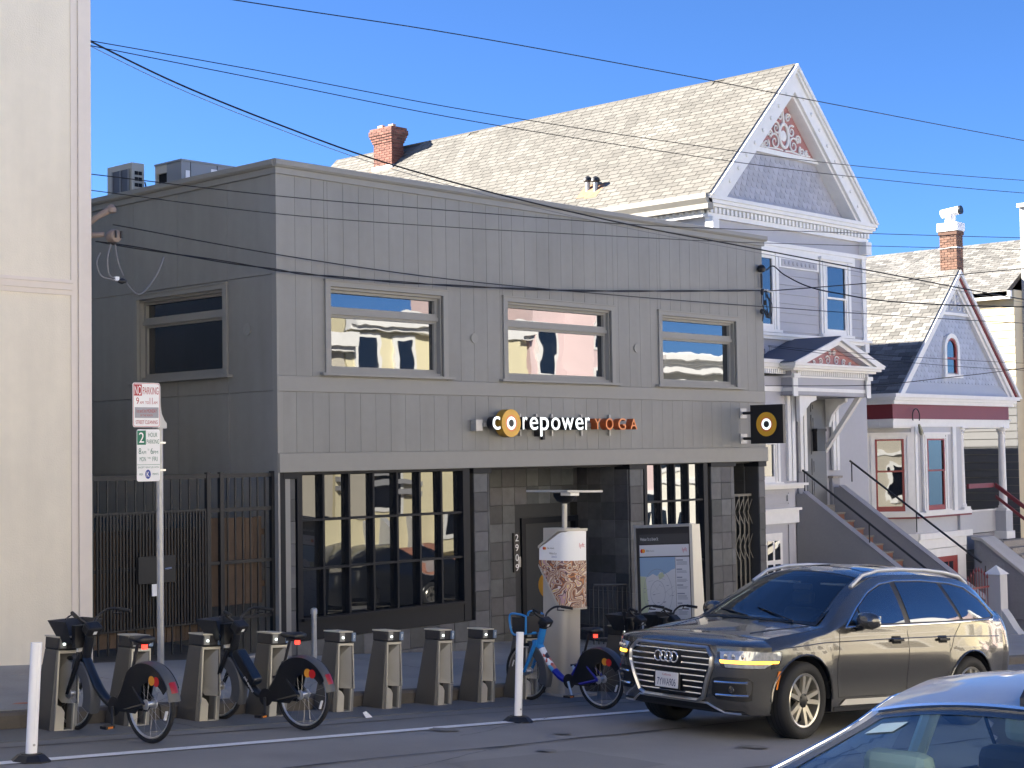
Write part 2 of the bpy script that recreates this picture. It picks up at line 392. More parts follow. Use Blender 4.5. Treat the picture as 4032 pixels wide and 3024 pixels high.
# ---- upper windows
def up_window(u0, u1, put, mglass, root, midz=3.88):
    """put(b,u0,u1,d0,d1,z0,z1): box in wall coordinates, d = depth behind the wall face (negative = proud)"""
    w = MB(); put(w, u0-.095, u1+.095, -.03, .02, 4.228, 4.312); put(w, u0-.11, u1+.11, -.045, .0, 4.300, 4.322)
    put(w, u0-.095, u0, -.028, .02, 3.012, 4.228); put(w, u1, u1+.095, -.028, .02, 3.012, 4.228)
    win = w.build('window', GREYT, root)
    s_ = MB(); put(s_, u0-.19, u1+.19, -.085, .02, 2.972, 3.010); s_.build('sill', GREYT, win)
    fr = MB(); d0, d1 = .10, .15
    put(fr, u0, u0+.03, .02, d1, 3.02, 4.228); put(fr, u1-.03, u1, .02, d1, 3.02, 4.228); put(fr, u0+.03, u1-.03, .02, d1, 4.19, 4.228)
    put(fr, u0+.03, u1-.03, .03, d1, 3.02, 3.06)
    for z0, z1, dd in ((3.06, midz-.035, d0), (midz+.02, 4.19, d0-.02)):
        e = .055
        put(fr, u0+.03, u1-.03, dd, d1, z0, z0+e); put(fr, u0+.03, u1-.03, dd, d1, z1-e*.7, z1)
        put(fr, u0+.03, u0+.03+e*.6, dd, d1, z0+e, z1-e*.7); put(fr, u1-.03-e, u1-.03, dd, d1, z0+e, z1-e*.7)
    put(fr, u0+.03, u1-.03, .06, d1, midz-.035, midz+.02)
    fr.build('sash', GREYT, win)
    for z0, z1 in ((3.10, midz-.05), (midz+.05, 4.17)):
        g = MB(); put(g, u0+.06, u1-.07, .135, .14, z0, z1); g.build('pane', mglass, win)
    k = MB(); put(k, u0+.01, u1-.01, .152, .30, 3.03, 4.22); k.build('blind', DARKIN, win)
    return win
def put_f(b, u0, u1, d0, d1, z0, z1): b.box(u0, u1, GY+d0, GY+d1, z0, z1)
for a, c in WINS: up_window(a, c, put_f, GLASS, studio)
# round plugs between the windows
for x, z in ((17.33, 3.62), (21.3, 3.62)):
    MB().lathe([(.075, 0), (.075, .012), (.06, .018)], (x, GY-.02, z), 'y', 20).build('vent_plug', GREYT, studio, True)
# ---- side wall (x = GX0), in the shade of the alley
SWH = (18.19, 20.31, WZ0, WZ1)
b = MB(); wall_with_holes(b, GY+.024, 36, -3, 5.72, [SWH], lambda b, a, c, p, q: b.box(GX0+.02, GX0+.22, a, c, p, q)); b.build('side_wall', GREY, studio)
def sheet(y0, y1, z0, z1):
    bb = MB().cham(y0+.003, y1-.003, 0, .02, z0, z1, .004)
    bb.v = [(GX0+p[1], p[0], p[2]) for p in bb.v]; bb.build('siding_sheet', GREY2, studio)
for z0, z1 in ((4.345, 5.712), (2.75, 4.335), (1.62, 2.742), (0.35, 1.612), (-1.4, 0.34)):
    ys = [17.10, 18.09, 19.3, 20.42, 21.6, 22.8, 24.0, 26.4, 28.8, 32.4, 36]
    for y0, y1 in zip(ys[:-1], ys[1:]):
        if z0 == 2.75 and y0 >= 18.08 and y1 <= 20.43: sheet(y0, y1, 2.75, 2.97); continue
        sheet(y0, y1, z0, z1)
bb = MB().box(GX0-.012, GX0+.02, GY-.008, GY+.092, -1.4, 5.712); bb.build('corner_board', GREYT, studio)
def put_s(b, u0, u1, d0, d1, z0, z1): b.box(GX0+d0, GX0+d1, u0, u1, z0, z1)
up_window(SWH[0], SWH[1], put_s, GLASS_D, studio)
MB().lathe([(.085, 0), (.085, .012), (.07, .018)], (GX0-.016, 17.65, 3.62), 'x', 20).build('vent_plug', GREYT, studio, True)

# ---- ground floor
GF = GY+.05
zb = lambda x: sw(x, GY)
MB().box(GX0+.02, GX1, GF+.12, GF+1.25, 1.60, 1.66).build('soffit', BLKF, studio)
# slate tiles: shared chamfered meshes
_tile = {}
def tile_mesh(w, h):
    k = (round(w, 3), round(h, 3))
    if k not in _tile: _tile[k] = MB().cham(-w/2, w/2, -.011, .012, -h/2, h/2, .004).mesh('slate_tile', SLATE)
    return _tile[k]
NT = [0]
def tiles(u0, u1, z0, z1, place, root, T=0.302, skip=None, uo=None, zo=None):
    gap = .005
    us = [u0]; t = (uo if uo is not None else u0)
    while t <= u0+.03: t += T
    while t < u1-.03: us.append(t); t += T
    us.append(u1)
    zs = [z1]; t = (zo if zo is not None else z1)
    while t >= z1-.03: t -= T
    while t > z0+.03: zs.append(t); t -= T
    zs.append(z0)
    for a, c in zip(us[:-1], us[1:]):
        for q, p in zip(zs[:-1], zs[1:]):
            cu, cz = (a+c)/2, (p+q)/2
            if skip and skip(cu, cz): continue
            loc, rot = place(cu, cz, random.uniform(-.004, .003))
            inst(tile_mesh(c-a-gap, q-p-gap), 'slate_tile', root, loc, rot); NT[0] += 1
def pier(name, x0, x1, z0, z1, y=GF, depth=.3, T=.302, uo=None, cap=True):
    p = MB().box(x0, x1, y+.012, y+depth, z0, z1).build(name, GROUT, studio)
    tiles(x0, x1, max(z0, zb((x0+x1)/2)-.1), z1, lambda u, z, r: ((u, y+r, z), None), p, T, uo=uo, zo=1.565)
    if cap: MB().box(x0-.03, x1+.03, y-.035, y+depth, z1+.001, 1.634).build('pier_head', BLKF, p)
    return p
pier('pier', 13.655, 13.842, -1.3, 1.545)
pier('pier', 17.325, 17.66, -1.5, 1.55)
pier('pier', 21.11, 21.475, -1.9, 1.55)
pier('pier', 23.445, 24.16, -2.1, 1.555)
pier('pier', 24.955, 25.155, -2.2, 1.535)
MB().box(13.535, 13.652, GF-.03, GF+.3, -1.3, 1.634).build('frame_post', BLKF, studio)
MB().box(13.652, 13.845, GF-.03, GF+.011, 1.548, 1.60).build('frame_post', BLKF, studio)
# large shop window: 7 x 3 panes
def shop_window(x0, x1, z0, z1, xs, zs, sill_z, frame=.09, glass=GLASS_S):
    w = MB(); w.box(x0-frame, x0, GF-.03, GF+.14, sill_z, 1.632); w.box(x1, x1+frame*1.6, GF-.03, GF+.14, sill_z, 1.632)
    w.box(x0, x1, GF-.03, GF+.14, z1, 1.632); w.box(x0, x1, GF-.02, GF+.14, sill_z, z0)
    win = w.build('shop_window', BLKF, studio)
    MB().box(x0-.02, x1+.06, GF-.075, GF-.021, z0-.045, z0-.008).build('sill', BLKF, win)
    X_ = [x0]+xs+[x1]; Z_ = [z0]+zs+[z1]
    for x in xs: MB().box(x-.018, x+.018, GF-.005, GF+.12, z0, z1).build('mullion', BLKF, win)
    for z in zs: MB().box(x0, x1, GF-.009, GF+.10, z-.016, z+.016).build('transom', BLKF, win)
    for a, c in zip(X_[:-1], X_[1:]):
        for p, q in zip(Z_[:-1], Z_[1:]):
            j = random.uniform(-.004, .004); k = random.uniform(-.004, .004)
            MB().quad((a+.012, GF+.075+j, p+.012), (c-.012, GF+.075-j, p+.012), (c-.012, GF+.075-j+k, q-.012), (a+.012, GF+.075+j+k, q-.012)).build('pane', glass, win)
    return win
shop_window(13.95, 17.07, -.36, 1.60, [14.349, 14.821, 15.279, 15.744, 16.197, 16.64], [.30, .97], -.67)
shop_window(21.56, 23.19, -1.0, 1.62, [21.98, 22.37, 22.77], [.975, -.1], -1.25, .075, GLASS)
b0 = MB().box(13.85, 17.325, GF+.012, GF+.3, -1.6, -.672).build('plinth', GROUT, studio)
tiles(13.85, 17.325, -1.35, -.674, lambda u, z, r: ((u, GF+r, z), None), b0)
b0 = MB().box(21.475, 23.445, GF+.012, GF+.3, -2.2, -1.252).build('plinth', GROUT, studio)
tiles(21.475, 23.445, -2.0, -1.254, lambda u, z, r: ((u, GF+r, z), None), b0)
# interior darkness behind the shop windows
MB().box(13.8, 17.6, GF+.5, GF+3, -1.4, 1.6).build('dark_room', DARKIN, studio)
MB().box(21.5, 23.4, GF+.5, GF+3, -2, 1.6).build('dark_room', DARKIN, studio)
# ---- recessed entrance
RB = 18.22
zf = zb(19.4)+.02
ent = MB().box(17.66, 20.92, RB+.012, RB+.2, -1.6, 1.60).build('entrance_back_wall', GROUT, studio)
DX0, DX1, DZ1 = 19.63, 21.02, .758
tiles(17.67, 21.1, -1.5, 1.59, lambda u, z, r: ((u, RB+r, z), None), ent, .302, skip=lambda u, z: (DX0-.05 < u) and z < DZ1+.1)
es = MB().box(21.11, 21.3, GF+.3, RB+.2, -1.9, 1.60).build('entrance_side_wall', GROUT, studio)
tiles(GF+.02, RB, -1.7, 1.59, lambda u, z, r: ((21.098+r, u, z), (0, 0, -math.pi/2)), es, .302)
el = MB().box(17.4, 17.648, GF+.3, RB+.2, -1.9, 1.60).build('entrance_side_wall', GROUT, studio)
MB().quad((17.66, GF, zb(17.7)), (21.1, GF, zb(21.1)), (21.1, RB, zb(21.1)+.02), (17.66, RB, zb(17.7)+.02)).build('entrance_floor', CONC, studio)
dr = MB(); dr.box(DX0, DX0+.1, RB-.03, RB+.15, -1.6, DZ1); dr.box(DX0+.1, DX1+.06, RB-.03, RB+.15, DZ1-.1, DZ1); dr.box(DX1-.02, DX1+.06, RB-.03, RB+.15, -1.6, DZ1-.1)
door = dr.build('entrance_door', BLKF, studio)
WARM = mat('warm_room', (0.35, 0.27, 0.19), 0.8)
MB().box(DX0+.1, DX0+.2, RB+.02, RB+.07, -1.5, DZ1-.1).build('stile', BLKF, door)
MB().box(DX0+.72, DX0+.82, RB+.02, RB+.07, -1.5, DZ1-.1).build('stile', BLKF, door)
MB().box(DX0+.2, DX0+.72, RB+.02, RB+.07, DZ1-.19, DZ1-.1).build('rail', BLKF, door)
MB().box(DX0+.2, DX0+.72, RB+.02, RB+.07, -.75, -.62).build('rail', BLKF, door)
MB().box(DX0+.2, DX0+.5, RB+.10, RB+.13, -.60, DZ1-.2).build('lit_room_panel', WARM, door)  # warm colour stands in for light from the room behind the door
MB().box(DX0+.1, DX1, RB+.3, RB+.32, -1.5, DZ1).build('dark_hall', DARKIN, door)
MB().box(DX0-.12, DX0-.06, RB-.05, RB-.012, -.05, .12).build('card_reader', GALV, studio)
MB().tube([(DX0+.68, RB-.02, -.5), (DX0+.68, RB-.06, -.45), (DX0+.68, RB-.06, -.15), (DX0+.68, RB-.02, -.1)], .014, 8).build('handle', STEEL, door)
# house number plate
pz = MB().box(19.41, 19.55, RB-.045, RB-.013, -.135, .52).build('number_plate', BLACK, studio)
for i, ch in enumerate('2909'):
    text('numeral', ch, (19.48, RB-.048, .44-i*.165), X, Z, .075, .115, PURE_W, pz, .004, 'c')
# handrail of the ramp inside the entrance
hr = MB(); hr.tube([(20.2, GF+.08, zb(20.2)+1.0), (21.08, GF+.08, zb(21.1)+1.02)], .018, 8); hr.tube([(20.2, GF+.08, zb(20.2)+.12), (21.08, GF+.08, zb(21.1)+.12)], .014, 8)
rail = hr.build('ramp_railing', DARKG, studio, True)
for i in range(8):
    x = 20.2+i*.125; MB().cyl((x, GF+.08, zb(x)+.02), (x, GF+.08, zb(x)+1.0), .010, n=6).build('baluster', DARKG, rail, True)
# ---- gate recess at the right
MB().box(24.16, 24.96, RB+.3, RB+.4, -2.3, 1.6).build('passage_back', DARKIN, studio)
g0 = MB().box(24.955, 25.02, GF+.3, RB+.3, -2.3, 1.6).build('passage_side_wall', GROUT, studio)
tiles(GF+.3, RB+.28, -2.0, 1.59, lambda u, z, r: ((24.945+r, u, z), (0, 0, -math.pi/2)), g0, .302)
TAN = mat('folding_gate_metal', (0.11, 0.108, 0.098), 0.5, 0.5)
fg = MB(); fg.box(24.17, 24.86, GF+.1, GF+.16, .99, 1.035); gate = fg.build('folding_gate', TAN, studio)
for i in range(5):
    x = 24.2+i*.145
    MB().box(x-.011, x+.011, GF+.12, GF+.14, -1.8, .99).build('gate_bar', TAN, gate)
    MB().box(x+.045, x+.062, GF+.14, GF+.155, -1.7, .62).build('gate_bar', TAN, gate)
    for z in (.05, .70, -1.0):
        for sgn in (1, -1):
            bb = MB().box(-.011, .011, -.006, .006, -.14, .14); bb.xf(Matrix.Translation((x+.035, GF+.115, z+.11*sgn)) @ Matrix.Rotation(R(32*sgn), 4, 'Y')); bb.build('lattice_strip', TAN, gate)

# ---- channel-letter sign
LET_W = mat('letter_face_white', (0.85, 0.88, 0.88), 0.3, emit=(0.9, 1.0, 1.0), estr=0.25)
LET_B = mat('letter_return_black', (0.012, 0.010, 0.014), 0.4)
YEL = mat('sign_yellow', (0.80, 0.42, 0.03), 0.4)
ORG = mat('sign_orange', (0.88, 0.27, 0.07), 0.4)
ORGD = mat('letter_return_orange', (0.42, 0.09, 0.02), 0.45)
sign = thing('channel_letter_sign', 'wall sign of white and orange raised letters with yellow ringed disc', 'sign', (20.4, GY-.1, 2.2))
MB().box(17.4, 20.95, GY-.11, GY-.013, 2.265, 2.325).build('raceway', GALV, sign)
MB().box(17.22, 17.36, GY-.13, GY-.013, 2.20, 2.37).build('junction_box', GALV, sign)
for x in (18.3, 18.68, 19.05, 19.78, 20.5):
    MB().box(x-.015, x+.015, GY-.05, GY-.013, 2.12, 2.47).build('mounting_clip', GALV, sign)
MB().box(18.80, 18.85, GY-.07, GY-.013, 2.06, 2.26).build('cable_box', DARKG, sign)
def letter(ch, x0, x1, z0, z1, face, ret):
    o = text('letter', ch, (x0, GY-.115, z0), X, Z, x1-x0, z1-z0, ret, sign, .13)
    text('letter_face', ch, (x0, GY-.2455, z0), X, Z, x1-x0, z1-z0, face, o, .006)

for ch, a, c, p, q in (('c', 17.463, 17.625, 2.217, 2.417), ('r', 18.137, 18.238, 2.22, 2.415), ('e', 18.301, 18.487, 2.213, 2.412), ('p', 18.54, 18.739, 2.110, 2.412),
        ('o', 18.804, 19.011, 2.211, 2.408), ('w', 19.053, 19.344, 2.215, 2.408), ('e', 19.39, 19.58, 2.213, 2.410), ('r', 19.634, 19.74, 2.218, 2.415)):
    letter(ch, a, c, p, q, LET_W, LET_B)
for ch, a, c, p, q in (('Y', 19.864, 20.023, 2.225, 2.399), ('O', 20.153, 20.345, 2.216, 2.407), ('G', 20.477, 20.670, 2.216, 2.407), ('A', 20.797, 20.975, 2.223, 2.402)):
    letter(ch, a, c, p, q, ORG, ORGD)
def target(cx, cy, cz, r, right, up, root, depth, back):
    """the ringed disc: yellow, orange, white, dark centre"""
    rt, upv = Vector(right), Vector(up); nn = rt.cross(upv)
    d = MB().tube([Vector((cx, cy, cz)), Vector((cx, cy, cz))+nn*depth], r, 40).build('disc', back, root, True)
    c = Vector((cx, cy, cz))+nn*depth
    ring(MB(), c, r*.60, r*.985, rt, upv, 40, .002).build('yellow_ring', YEL, d)
    ring(MB(), c, r*.46, r*.60, rt, upv, 40, .0025).build('orange_ring', ORG, d)
    ring(MB(), c, r*.27, r*.46, rt, upv, 40, .003).build('white_ring', LET_W, d)
    disc(MB(), c, r*.27, rt, upv, 32, .0028).build('centre', DARKG, d)
target(17.872, GY-.10, 2.316, .217, X, Z, sign, .15, mat('disc_edge', (0.45, 0.26, 0.03), 0.5))
# blade sign
bl = thing('blade_sign', 'black square projecting sign with yellow and orange target rings', 'sign', (24.4, 16.99, 1.96))
MB().box(24.36, 24.44, 16.08, 16.79, 1.962, 2.672).build('panel', mat('blade_black', (0.008, 0.008, 0.011), 0.35), bl)
for z in (2.53, 2.06):
    MB().cyl((24.4, 16.78, z), (24.4, 16.99, z), .028, n=12).build('bracket_arm', BLACK, bl, True)
    MB().box(24.30, 24.50, 16.968, 16.998, z-.09, z+.09).build('bracket_plate', GALV, bl)
target(24.355, 16.435, 2.315, .225, -Y, Z, bl, .003, BLACK)
# ================================================================== shingles
def shingle_mat(name, col, lo=.72, hi=1.3, scale=30):
    m = bpy.data.materials.new(name); m.use_nodes = True; nt = m.node_tree; L = nt.links; b = nt.nodes['Principled BSDF']
    b.inputs['Roughness'].default_value = .9
    at = nt.nodes.new('ShaderNodeAttribute'); at.attribute_name = 'rnd'
    mr = nt.nodes.new('ShaderNodeMapRange'); mr.inputs['To Min'].default_value = lo; mr.inputs['To Max'].default_value = hi; L.new(at.outputs['Fac'], mr.inputs['Value'])
    ge = nt.nodes.new('ShaderNodeNewGeometry'); n = nt.nodes.new('ShaderNodeTexNoise'); n.inputs['Scale'].default_value = scale; n.inputs['Detail'].default_value = 6
    L.new(ge.outputs['Position'], n.inputs['Vector'])
    m2 = nt.nodes.new('ShaderNodeMapRange'); m2.inputs['To Min'].default_value = .7; m2.inputs['To Max'].default_value = 1.3; L.new(n.outputs['Fac'], m2.inputs['Value'])
    n3 = nt.nodes.new('ShaderNodeTexNoise'); n3.inputs['Scale'].default_value = .5; n3.inputs['Detail'].default_value = 5; L.new(ge.outputs['Position'], n3.inputs['Vector'])
    m3 = nt.nodes.new('ShaderNodeMapRange'); m3.inputs['To Min'].default_value = .66; m3.inputs['To Max'].default_value = 1.3; L.new(n3.outputs['Fac'], m3.inputs['Value'])
    mm = nt.nodes.new('ShaderNodeMath'); mm.operation = 'MULTIPLY'; L.new(mr.outputs[0], mm.inputs[0]); L.new(m2.outputs[0], mm.inputs[1])
    m4 = nt.nodes.new('ShaderNodeMath'); m4.operation = 'MULTIPLY'; L.new(mm.outputs[0], m4.inputs[0]); L.new(m3.outputs[0], m4.inputs[1])
    mx = nt.nodes.new('ShaderNodeMix'); mx.data_type = 'RGBA'; mx.blend_type = 'MULTIPLY'; mx.inputs[0].default_value = 1; mx.inputs[6].default_value = (*col, 1)
    L.new(m4.outputs[0], mx.inputs[7]); L.new(mx.outputs[2], b.inputs['Base Color'])
    bn = nt.nodes.new('ShaderNodeBump'); bn.inputs['Strength'].default_value = .4; bn.inputs['Distance'].default_value = .006
    n5 = nt.nodes.new('ShaderNodeTexNoise'); n5.inputs['Scale'].default_value = 150; L.new(ge.outputs['Position'], n5.inputs['Vector'])
    L.new(n5.outputs['Fac'], bn.inputs['Height']); L.new(bn.outputs[0], b.inputs['Normal'])
    return m
def set_rnd(me, vals):
    a = me.attributes.new('rnd', 'FLOAT', 'FACE'); a.data.foreach_set('value', vals)
def shingles(parent, org, al, up, La, Lu, m, expo=.15, wid=.30, nparts=300, name='shingle', skip=None, ragged=0.0, near=lambda a, u: a):
    al, up, org = Vector(al).normalized(), Vector(up).normalized(), Vector(org); nn = al.cross(up); flip = nn.z < 0
    if flip: nn = -nn
    th = .014; ln = expo*1.25
    def local(w, dl):
        # butt edge thick, head edge thin
        return [(0, -dl, .004), (w, -dl, .004), (w, ln, -.002), (0, ln, -.002), (0, -dl, .004+th), (w, -dl, .004+th), (w, ln, .004), (0, ln, .004)]
    F_ = [(3,2,1,0),(4,5,6,7),(0,1,5,4),(1,2,6,5),(2,3,7,6),(3,0,4,7)]
    cells = []
    nu = int(Lu/expo)
    for r in range(nu):
        a = -(wid/2 if r % 2 else 0)-random.uniform(0, .05)-.02
        while a < La:
            w = wid*random.uniform(.95, 1.05); a0, a1 = max(a, 0), min(a+w, La)
            if a1-a0 > .04 and not (skip and skip((a0+a1)/2, r*expo)): cells.append((a0, r*expo, a1-a0-.016))
            a += w
    cells.sort(key=lambda c: near(c[0], c[1]))
    rot = Matrix((-al if flip else al, up, nn)).transposed().to_3x3().to_euler()
    variants = []
    for k in range(14):
        b = MB().add(local(wid-.008, random.uniform(-ragged, ragged)), F_); me = b.mesh(name, m); set_rnd(me, [k/13]*6); variants.append(me)
    for a0, u0, w in cells[:nparts]:
        me = random.choice(variants); o = inst(me, name, parent, tuple(org+al*(a0+(w if flip else 0))+up*u0), rot); o.scale = (w/(wid-.008), 1, 1)
    big = MB(); vals = []
    off = OFF.get(parent)
    for a0, u0, w in cells[nparts:]:
        big.add([org+al*(a0+p[0])+up*(u0+p[1])+nn*p[2] for p in local(w, random.uniform(-ragged, ragged))], F_); vals += [random.random()]*0; r_ = random.random(); vals += [r_]*6
    if big.v:
        me = bpy.data.meshes.new(name+'_field'); vs = [tuple(Vector(p)-Vector(off)) for p in big.v] if off else big.v
        me.from_pydata(vs, [], big.f); me.materials.append(m); set_rnd(me, vals)
        o = bpy.data.objects.new(name+'_field', me); COL.objects.link(o); o.parent = parent; OFF[o] = off; o['kind'] = 'stuff'
def scallops(parent, org, right, tri, m, expo=.15, wid=.17, name='scale_shingle', nmax=290):
    """fish-scale shingles filling tri(z)->(x0,x1); facade facing -y"""
    def sh(w, h):
        pts = [(-w/2, h)] + [(-w/2*math.cos(t), -w/2*math.sin(t)*.9) for t in [math.pi*i/8 for i in range(9)]] + [(w/2, h)]
        b = MB(); n = len(pts)
        vs = [(x, -.020+(.016 if z > 0 else 0), z) for x, z in pts] + [(x, .004, z) for x, z in pts]
        return b.add(vs, [tuple(range(n)), tuple(range(2*n-1, n-1, -1))] + [(i, (i+1) % n, n+(i+1) % n, n+i) for i in range(n)])
    me = sh(wid-.006, expo*.95).mesh(name, m)
    z, y0, zmax = org; r = 0; cnt = 0
    while z < zmax:
        x0, x1 = tri(z); a = x0 + (wid/2 if r % 2 else 0) + wid/2
        while a < x1-wid*.35:
            inst(me, name, parent, (a, y0, z), (0, 0, 0), (1, 1, random.uniform(.96, 1.04))); cnt += 1; a += wid
        z += expo; r += 1
def scroll(b, c, s, right, up, turns=1.4, r=.03, flip=1, rot=0.0, n=18, off=.02):
    rt, upv = Vector(right), Vector(up); nn = rt.cross(upv); C = Vector(c); pts = []
    for i in range(n+1):
        t = i/n; a = rot + turns*2*math.pi*t; rad = s*(1-t*.85)
        pts.append(C + rt*(flip*math.cos(a)*rad) + upv*math.sin(a)*rad + nn*off)
    b.tube(pts, [r*(1-.5*i/n) for i in range(n+1)], 5)

# ================================================================== lilac Victorian
LIL = mat('lilac_paint', (0.42, 0.42, 0.45), 0.6, var=0.03, vscale=10, dirt=0.05, rnd=0.03)
LILS = mat('lilac_scales', (0.385, 0.39, 0.435), 0.65, rnd=0.10, var=.05)
PINK = mat('dusty_pink', (0.42, 0.20, 0.19), 0.65, var=.06)
SH1 = shingle_mat('weathered_roof_shingle', (0.142, 0.136, 0.123), .82, 1.2)
SH2 = shingle_mat('grey_roof_shingle', (0.162, 0.159, 0.153), .62, 1.45)
GDOOR = mat('grey_door', (0.13, 0.135, 0.14), 0.5)
STUC = mat('grey_stucco', (0.33, 0.33, 0.345), 0.85, var=.04, vscale=20, dirt=.08, bump=.25, bscale=90)
BRICKM = mat('brick', (0.20, 0.075, 0.052), 0.85, var=.2, vscale=20, rnd=.35, bump=.4, bscale=40)
MORT = mat('mortar', (0.20, 0.16, 0.135), 0.9)
GLASS_H = mirror_glass('house_glass', 0.13, wave=.05, wscale=1.6)
TERRA = mat('terracotta_riser', (0.36, 0.17, 0.12), 0.8, var=.12, rnd=.08)
GRAN = mat('terrazzo_tread', (0.33, 0.30, 0.26), 0.8, var=.45, vscale=45)
RUST = mat('rusty_flashing', (0.33, 0.17, 0.09), 0.8, var=.3, vscale=9)

lil = thing('lilac_victorian_house', 'tall lilac Victorian house with steep gable, white trim and weathered shingle roof', 'house', (33.9, 22.1, S*34+.2))
LW, LF = 22.07, 21.83                 # wall plane, fascia plane
LX0, LX1, LA = 30.42, 37.45, 33.95    # walls, apex x
EZ, AZ = 7.86, 11.59; HALF = 3.80; DEP = 39.2
slope = (AZ-EZ)/HALF
b = MB(); b.box(LX0, LX1, LW, LW+.2, -3.2, 7.85); b.box(LX0, LX0+.2, LW+.2, DEP, -3.2, 7.85); b.box(LX1-.2, LX1, LW+.2, DEP, -3.2, 7.85); b.box(LX0, LX1, DEP-.2, DEP, -3.2, 7.85)
b.build('wall', LIL, lil)
MB().box(25.6, LX0-.02, 27, 38.5, -3.2, 7.2).build('gap_sun_blocker', LIL, lil)  # unseen box added to stop sun coming through the gap between the houses
# roof planes
rf = MB()
for sg in (-1, 1):
    rf.add([(LA, LF-.02, AZ), (LA+sg*HALF, LF-.02, EZ), (LA+sg*HALF, DEP+.3, EZ), (LA, DEP+.3, AZ), (LA, LF-.02, AZ-.14), (LA+sg*HALF, LF-.02, EZ-.14), (LA+sg*HALF, DEP+.3, EZ-.14), (LA, DEP+.3, AZ-.14)],
           [(0,1,2,3),(7,6,5,4),(0,4,5,1),(1,5,6,2),(2,6,7,3),(3,7,4,0)])
ROOFU = mat('roof_underlay', (0.085, 0.078, 0.068), .95, var=.2, vscale=6)
roof = rf.build('roof', ROOFU, lil)
Lu = math.hypot(HALF, AZ-EZ)
CH = (33.02, 33.58, 35.85, 36.75)     # brick chimney footprint x0 x1 y0 y1
def sk(a, u):
    y = LF+a; t = u/Lu; x = LA-HALF+HALF*t
    if CH[0]-.1 < x < CH[1] and CH[2] < y < CH[3]: return True
    if t > .90 and random.random() < .10: return True     # slipped shingles near the ridge
    return False
shingles(roof, (LA-HALF, LF-.04, EZ+.012), Y, (HALF, 0, AZ-EZ), DEP-LF+.3, Lu, SH1, .168, .36, 300, skip=sk, ragged=.012, near=lambda a, u: a*.5-u)
b = MB()
for i in range(58):
    y = LF+i*.30; b.box(-.09, .09, 0, .29, -.01, .015); n = len(b.v)
    for q in range(n-8, n):
        p = b.v[q]; b.v[q] = (LA+p[0], y+p[1], AZ+.03+p[2]-abs(p[0])*.9)
ob = b.build('ridge_cap', SH1, roof); set_rnd(ob.data, [random.random() for _ in ob.data.polygons])
# gable: triangle wall recessed behind the rakes
GYW = LF+.45
gh = 2.85; gz0 = 7.84; gslope = slope
b = MB(); b.prism([(LA-HALF+.12, gz0), (LA+HALF-.12, gz0), (LA, AZ-.16)], 'y', GYW, GYW+.1); gable = b.build('gable_wall', LIL, lil)
scallops(gable, (gz0+.16, GYW, 9.20), X, lambda z: (LA-(AZ-.80-z)/gslope+.05, LA+(AZ-.80-z)/gslope-.05), LILS, .145, .215)
MB().prism([(LA-1.42, 9.37), (LA+1.42, 9.37), (LA, 10.78)], 'y', GYW-.06, GYW-.002).build('pediment_panel', PINK, gable)
# scroll ornament
b = MB()
for fl in (-1, 1):
    for cx_, cz_, s_, ro in ((.42, 9.60, .22, .4), (.80, 9.50, .13, 2.2), (.34, 9.95, .17, 1.0), (.62, 9.78, .12, -.6), (.18, 10.28, .12, .2), (1.02, 9.46, .08, 1.4)):
        scroll(b, (LA+fl*cx_, GYW-.075, cz_), s_, X, Z, 1.5, .030, fl, ro)
    b.tube([(LA+fl*.05, GYW-.08, 9.42), (LA+fl*.30, GYW-.08, 9.44), (LA+fl*.75, GYW-.08, 9.41), (LA+fl*1.2, GYW-.08, 9.42)], .022, 5)
ringp = [(LA+.20*math.cos(t), GYW-.09, 9.80+.30*math.sin(t)) for t in [2*math.pi*i/24 for i in range(24)]]
b.tube(ringp, .045, 6, closed=True); b.lathe([(.001, -.03), (.14, 0), (.001, .02)], (LA, GYW-.08, 9.8), 'y', 16)
b.tube([(LA, GYW-.08, 10.1), (LA, GYW-.08, 10.55)], [.05, .015], 6)
b.build('scroll_ornament', W_, gable, True)
MB().box(LA-1.95, LA+1.95, GYW-.13, GYW, 9.25, 9.37).build('gable_rail', W_, gable)
# raking boards, moulded in three steps, with round bosses
for sg in (-1, 1):
    for off, wd, y0, y1 in ((0.0, .09, LF-.12, LF+.1), (.09, .07, LF-.07, LF+.12), (.16, .34, LF+.0, LF+.42), (.50, .07, LF+.08, LF+.45)):
        d0, d1 = off*1.40, (off+wd)*1.40
        xa, xb = (AZ-d0-EZ)/slope, (AZ-d1-EZ)/slope
        MB().prism([(LA, AZ-.02-d0), (LA+sg*xa, EZ-.02), (LA+sg*xb, EZ-.02), (LA, AZ-.02-d1)], 'y', y0, y1).build('rake_board', W_, gable)
    for i in range(9):
        t = .10+i*.095; x = LA+sg*HALF*t; z = AZ-(AZ-EZ)*t-.47
        if z > EZ+.1: MB().lathe([(.05, .0), (.05, -.02), (.025, -.035)], (x, LF-.001, z), 'y', 12).build('boss', W_, gable, True)
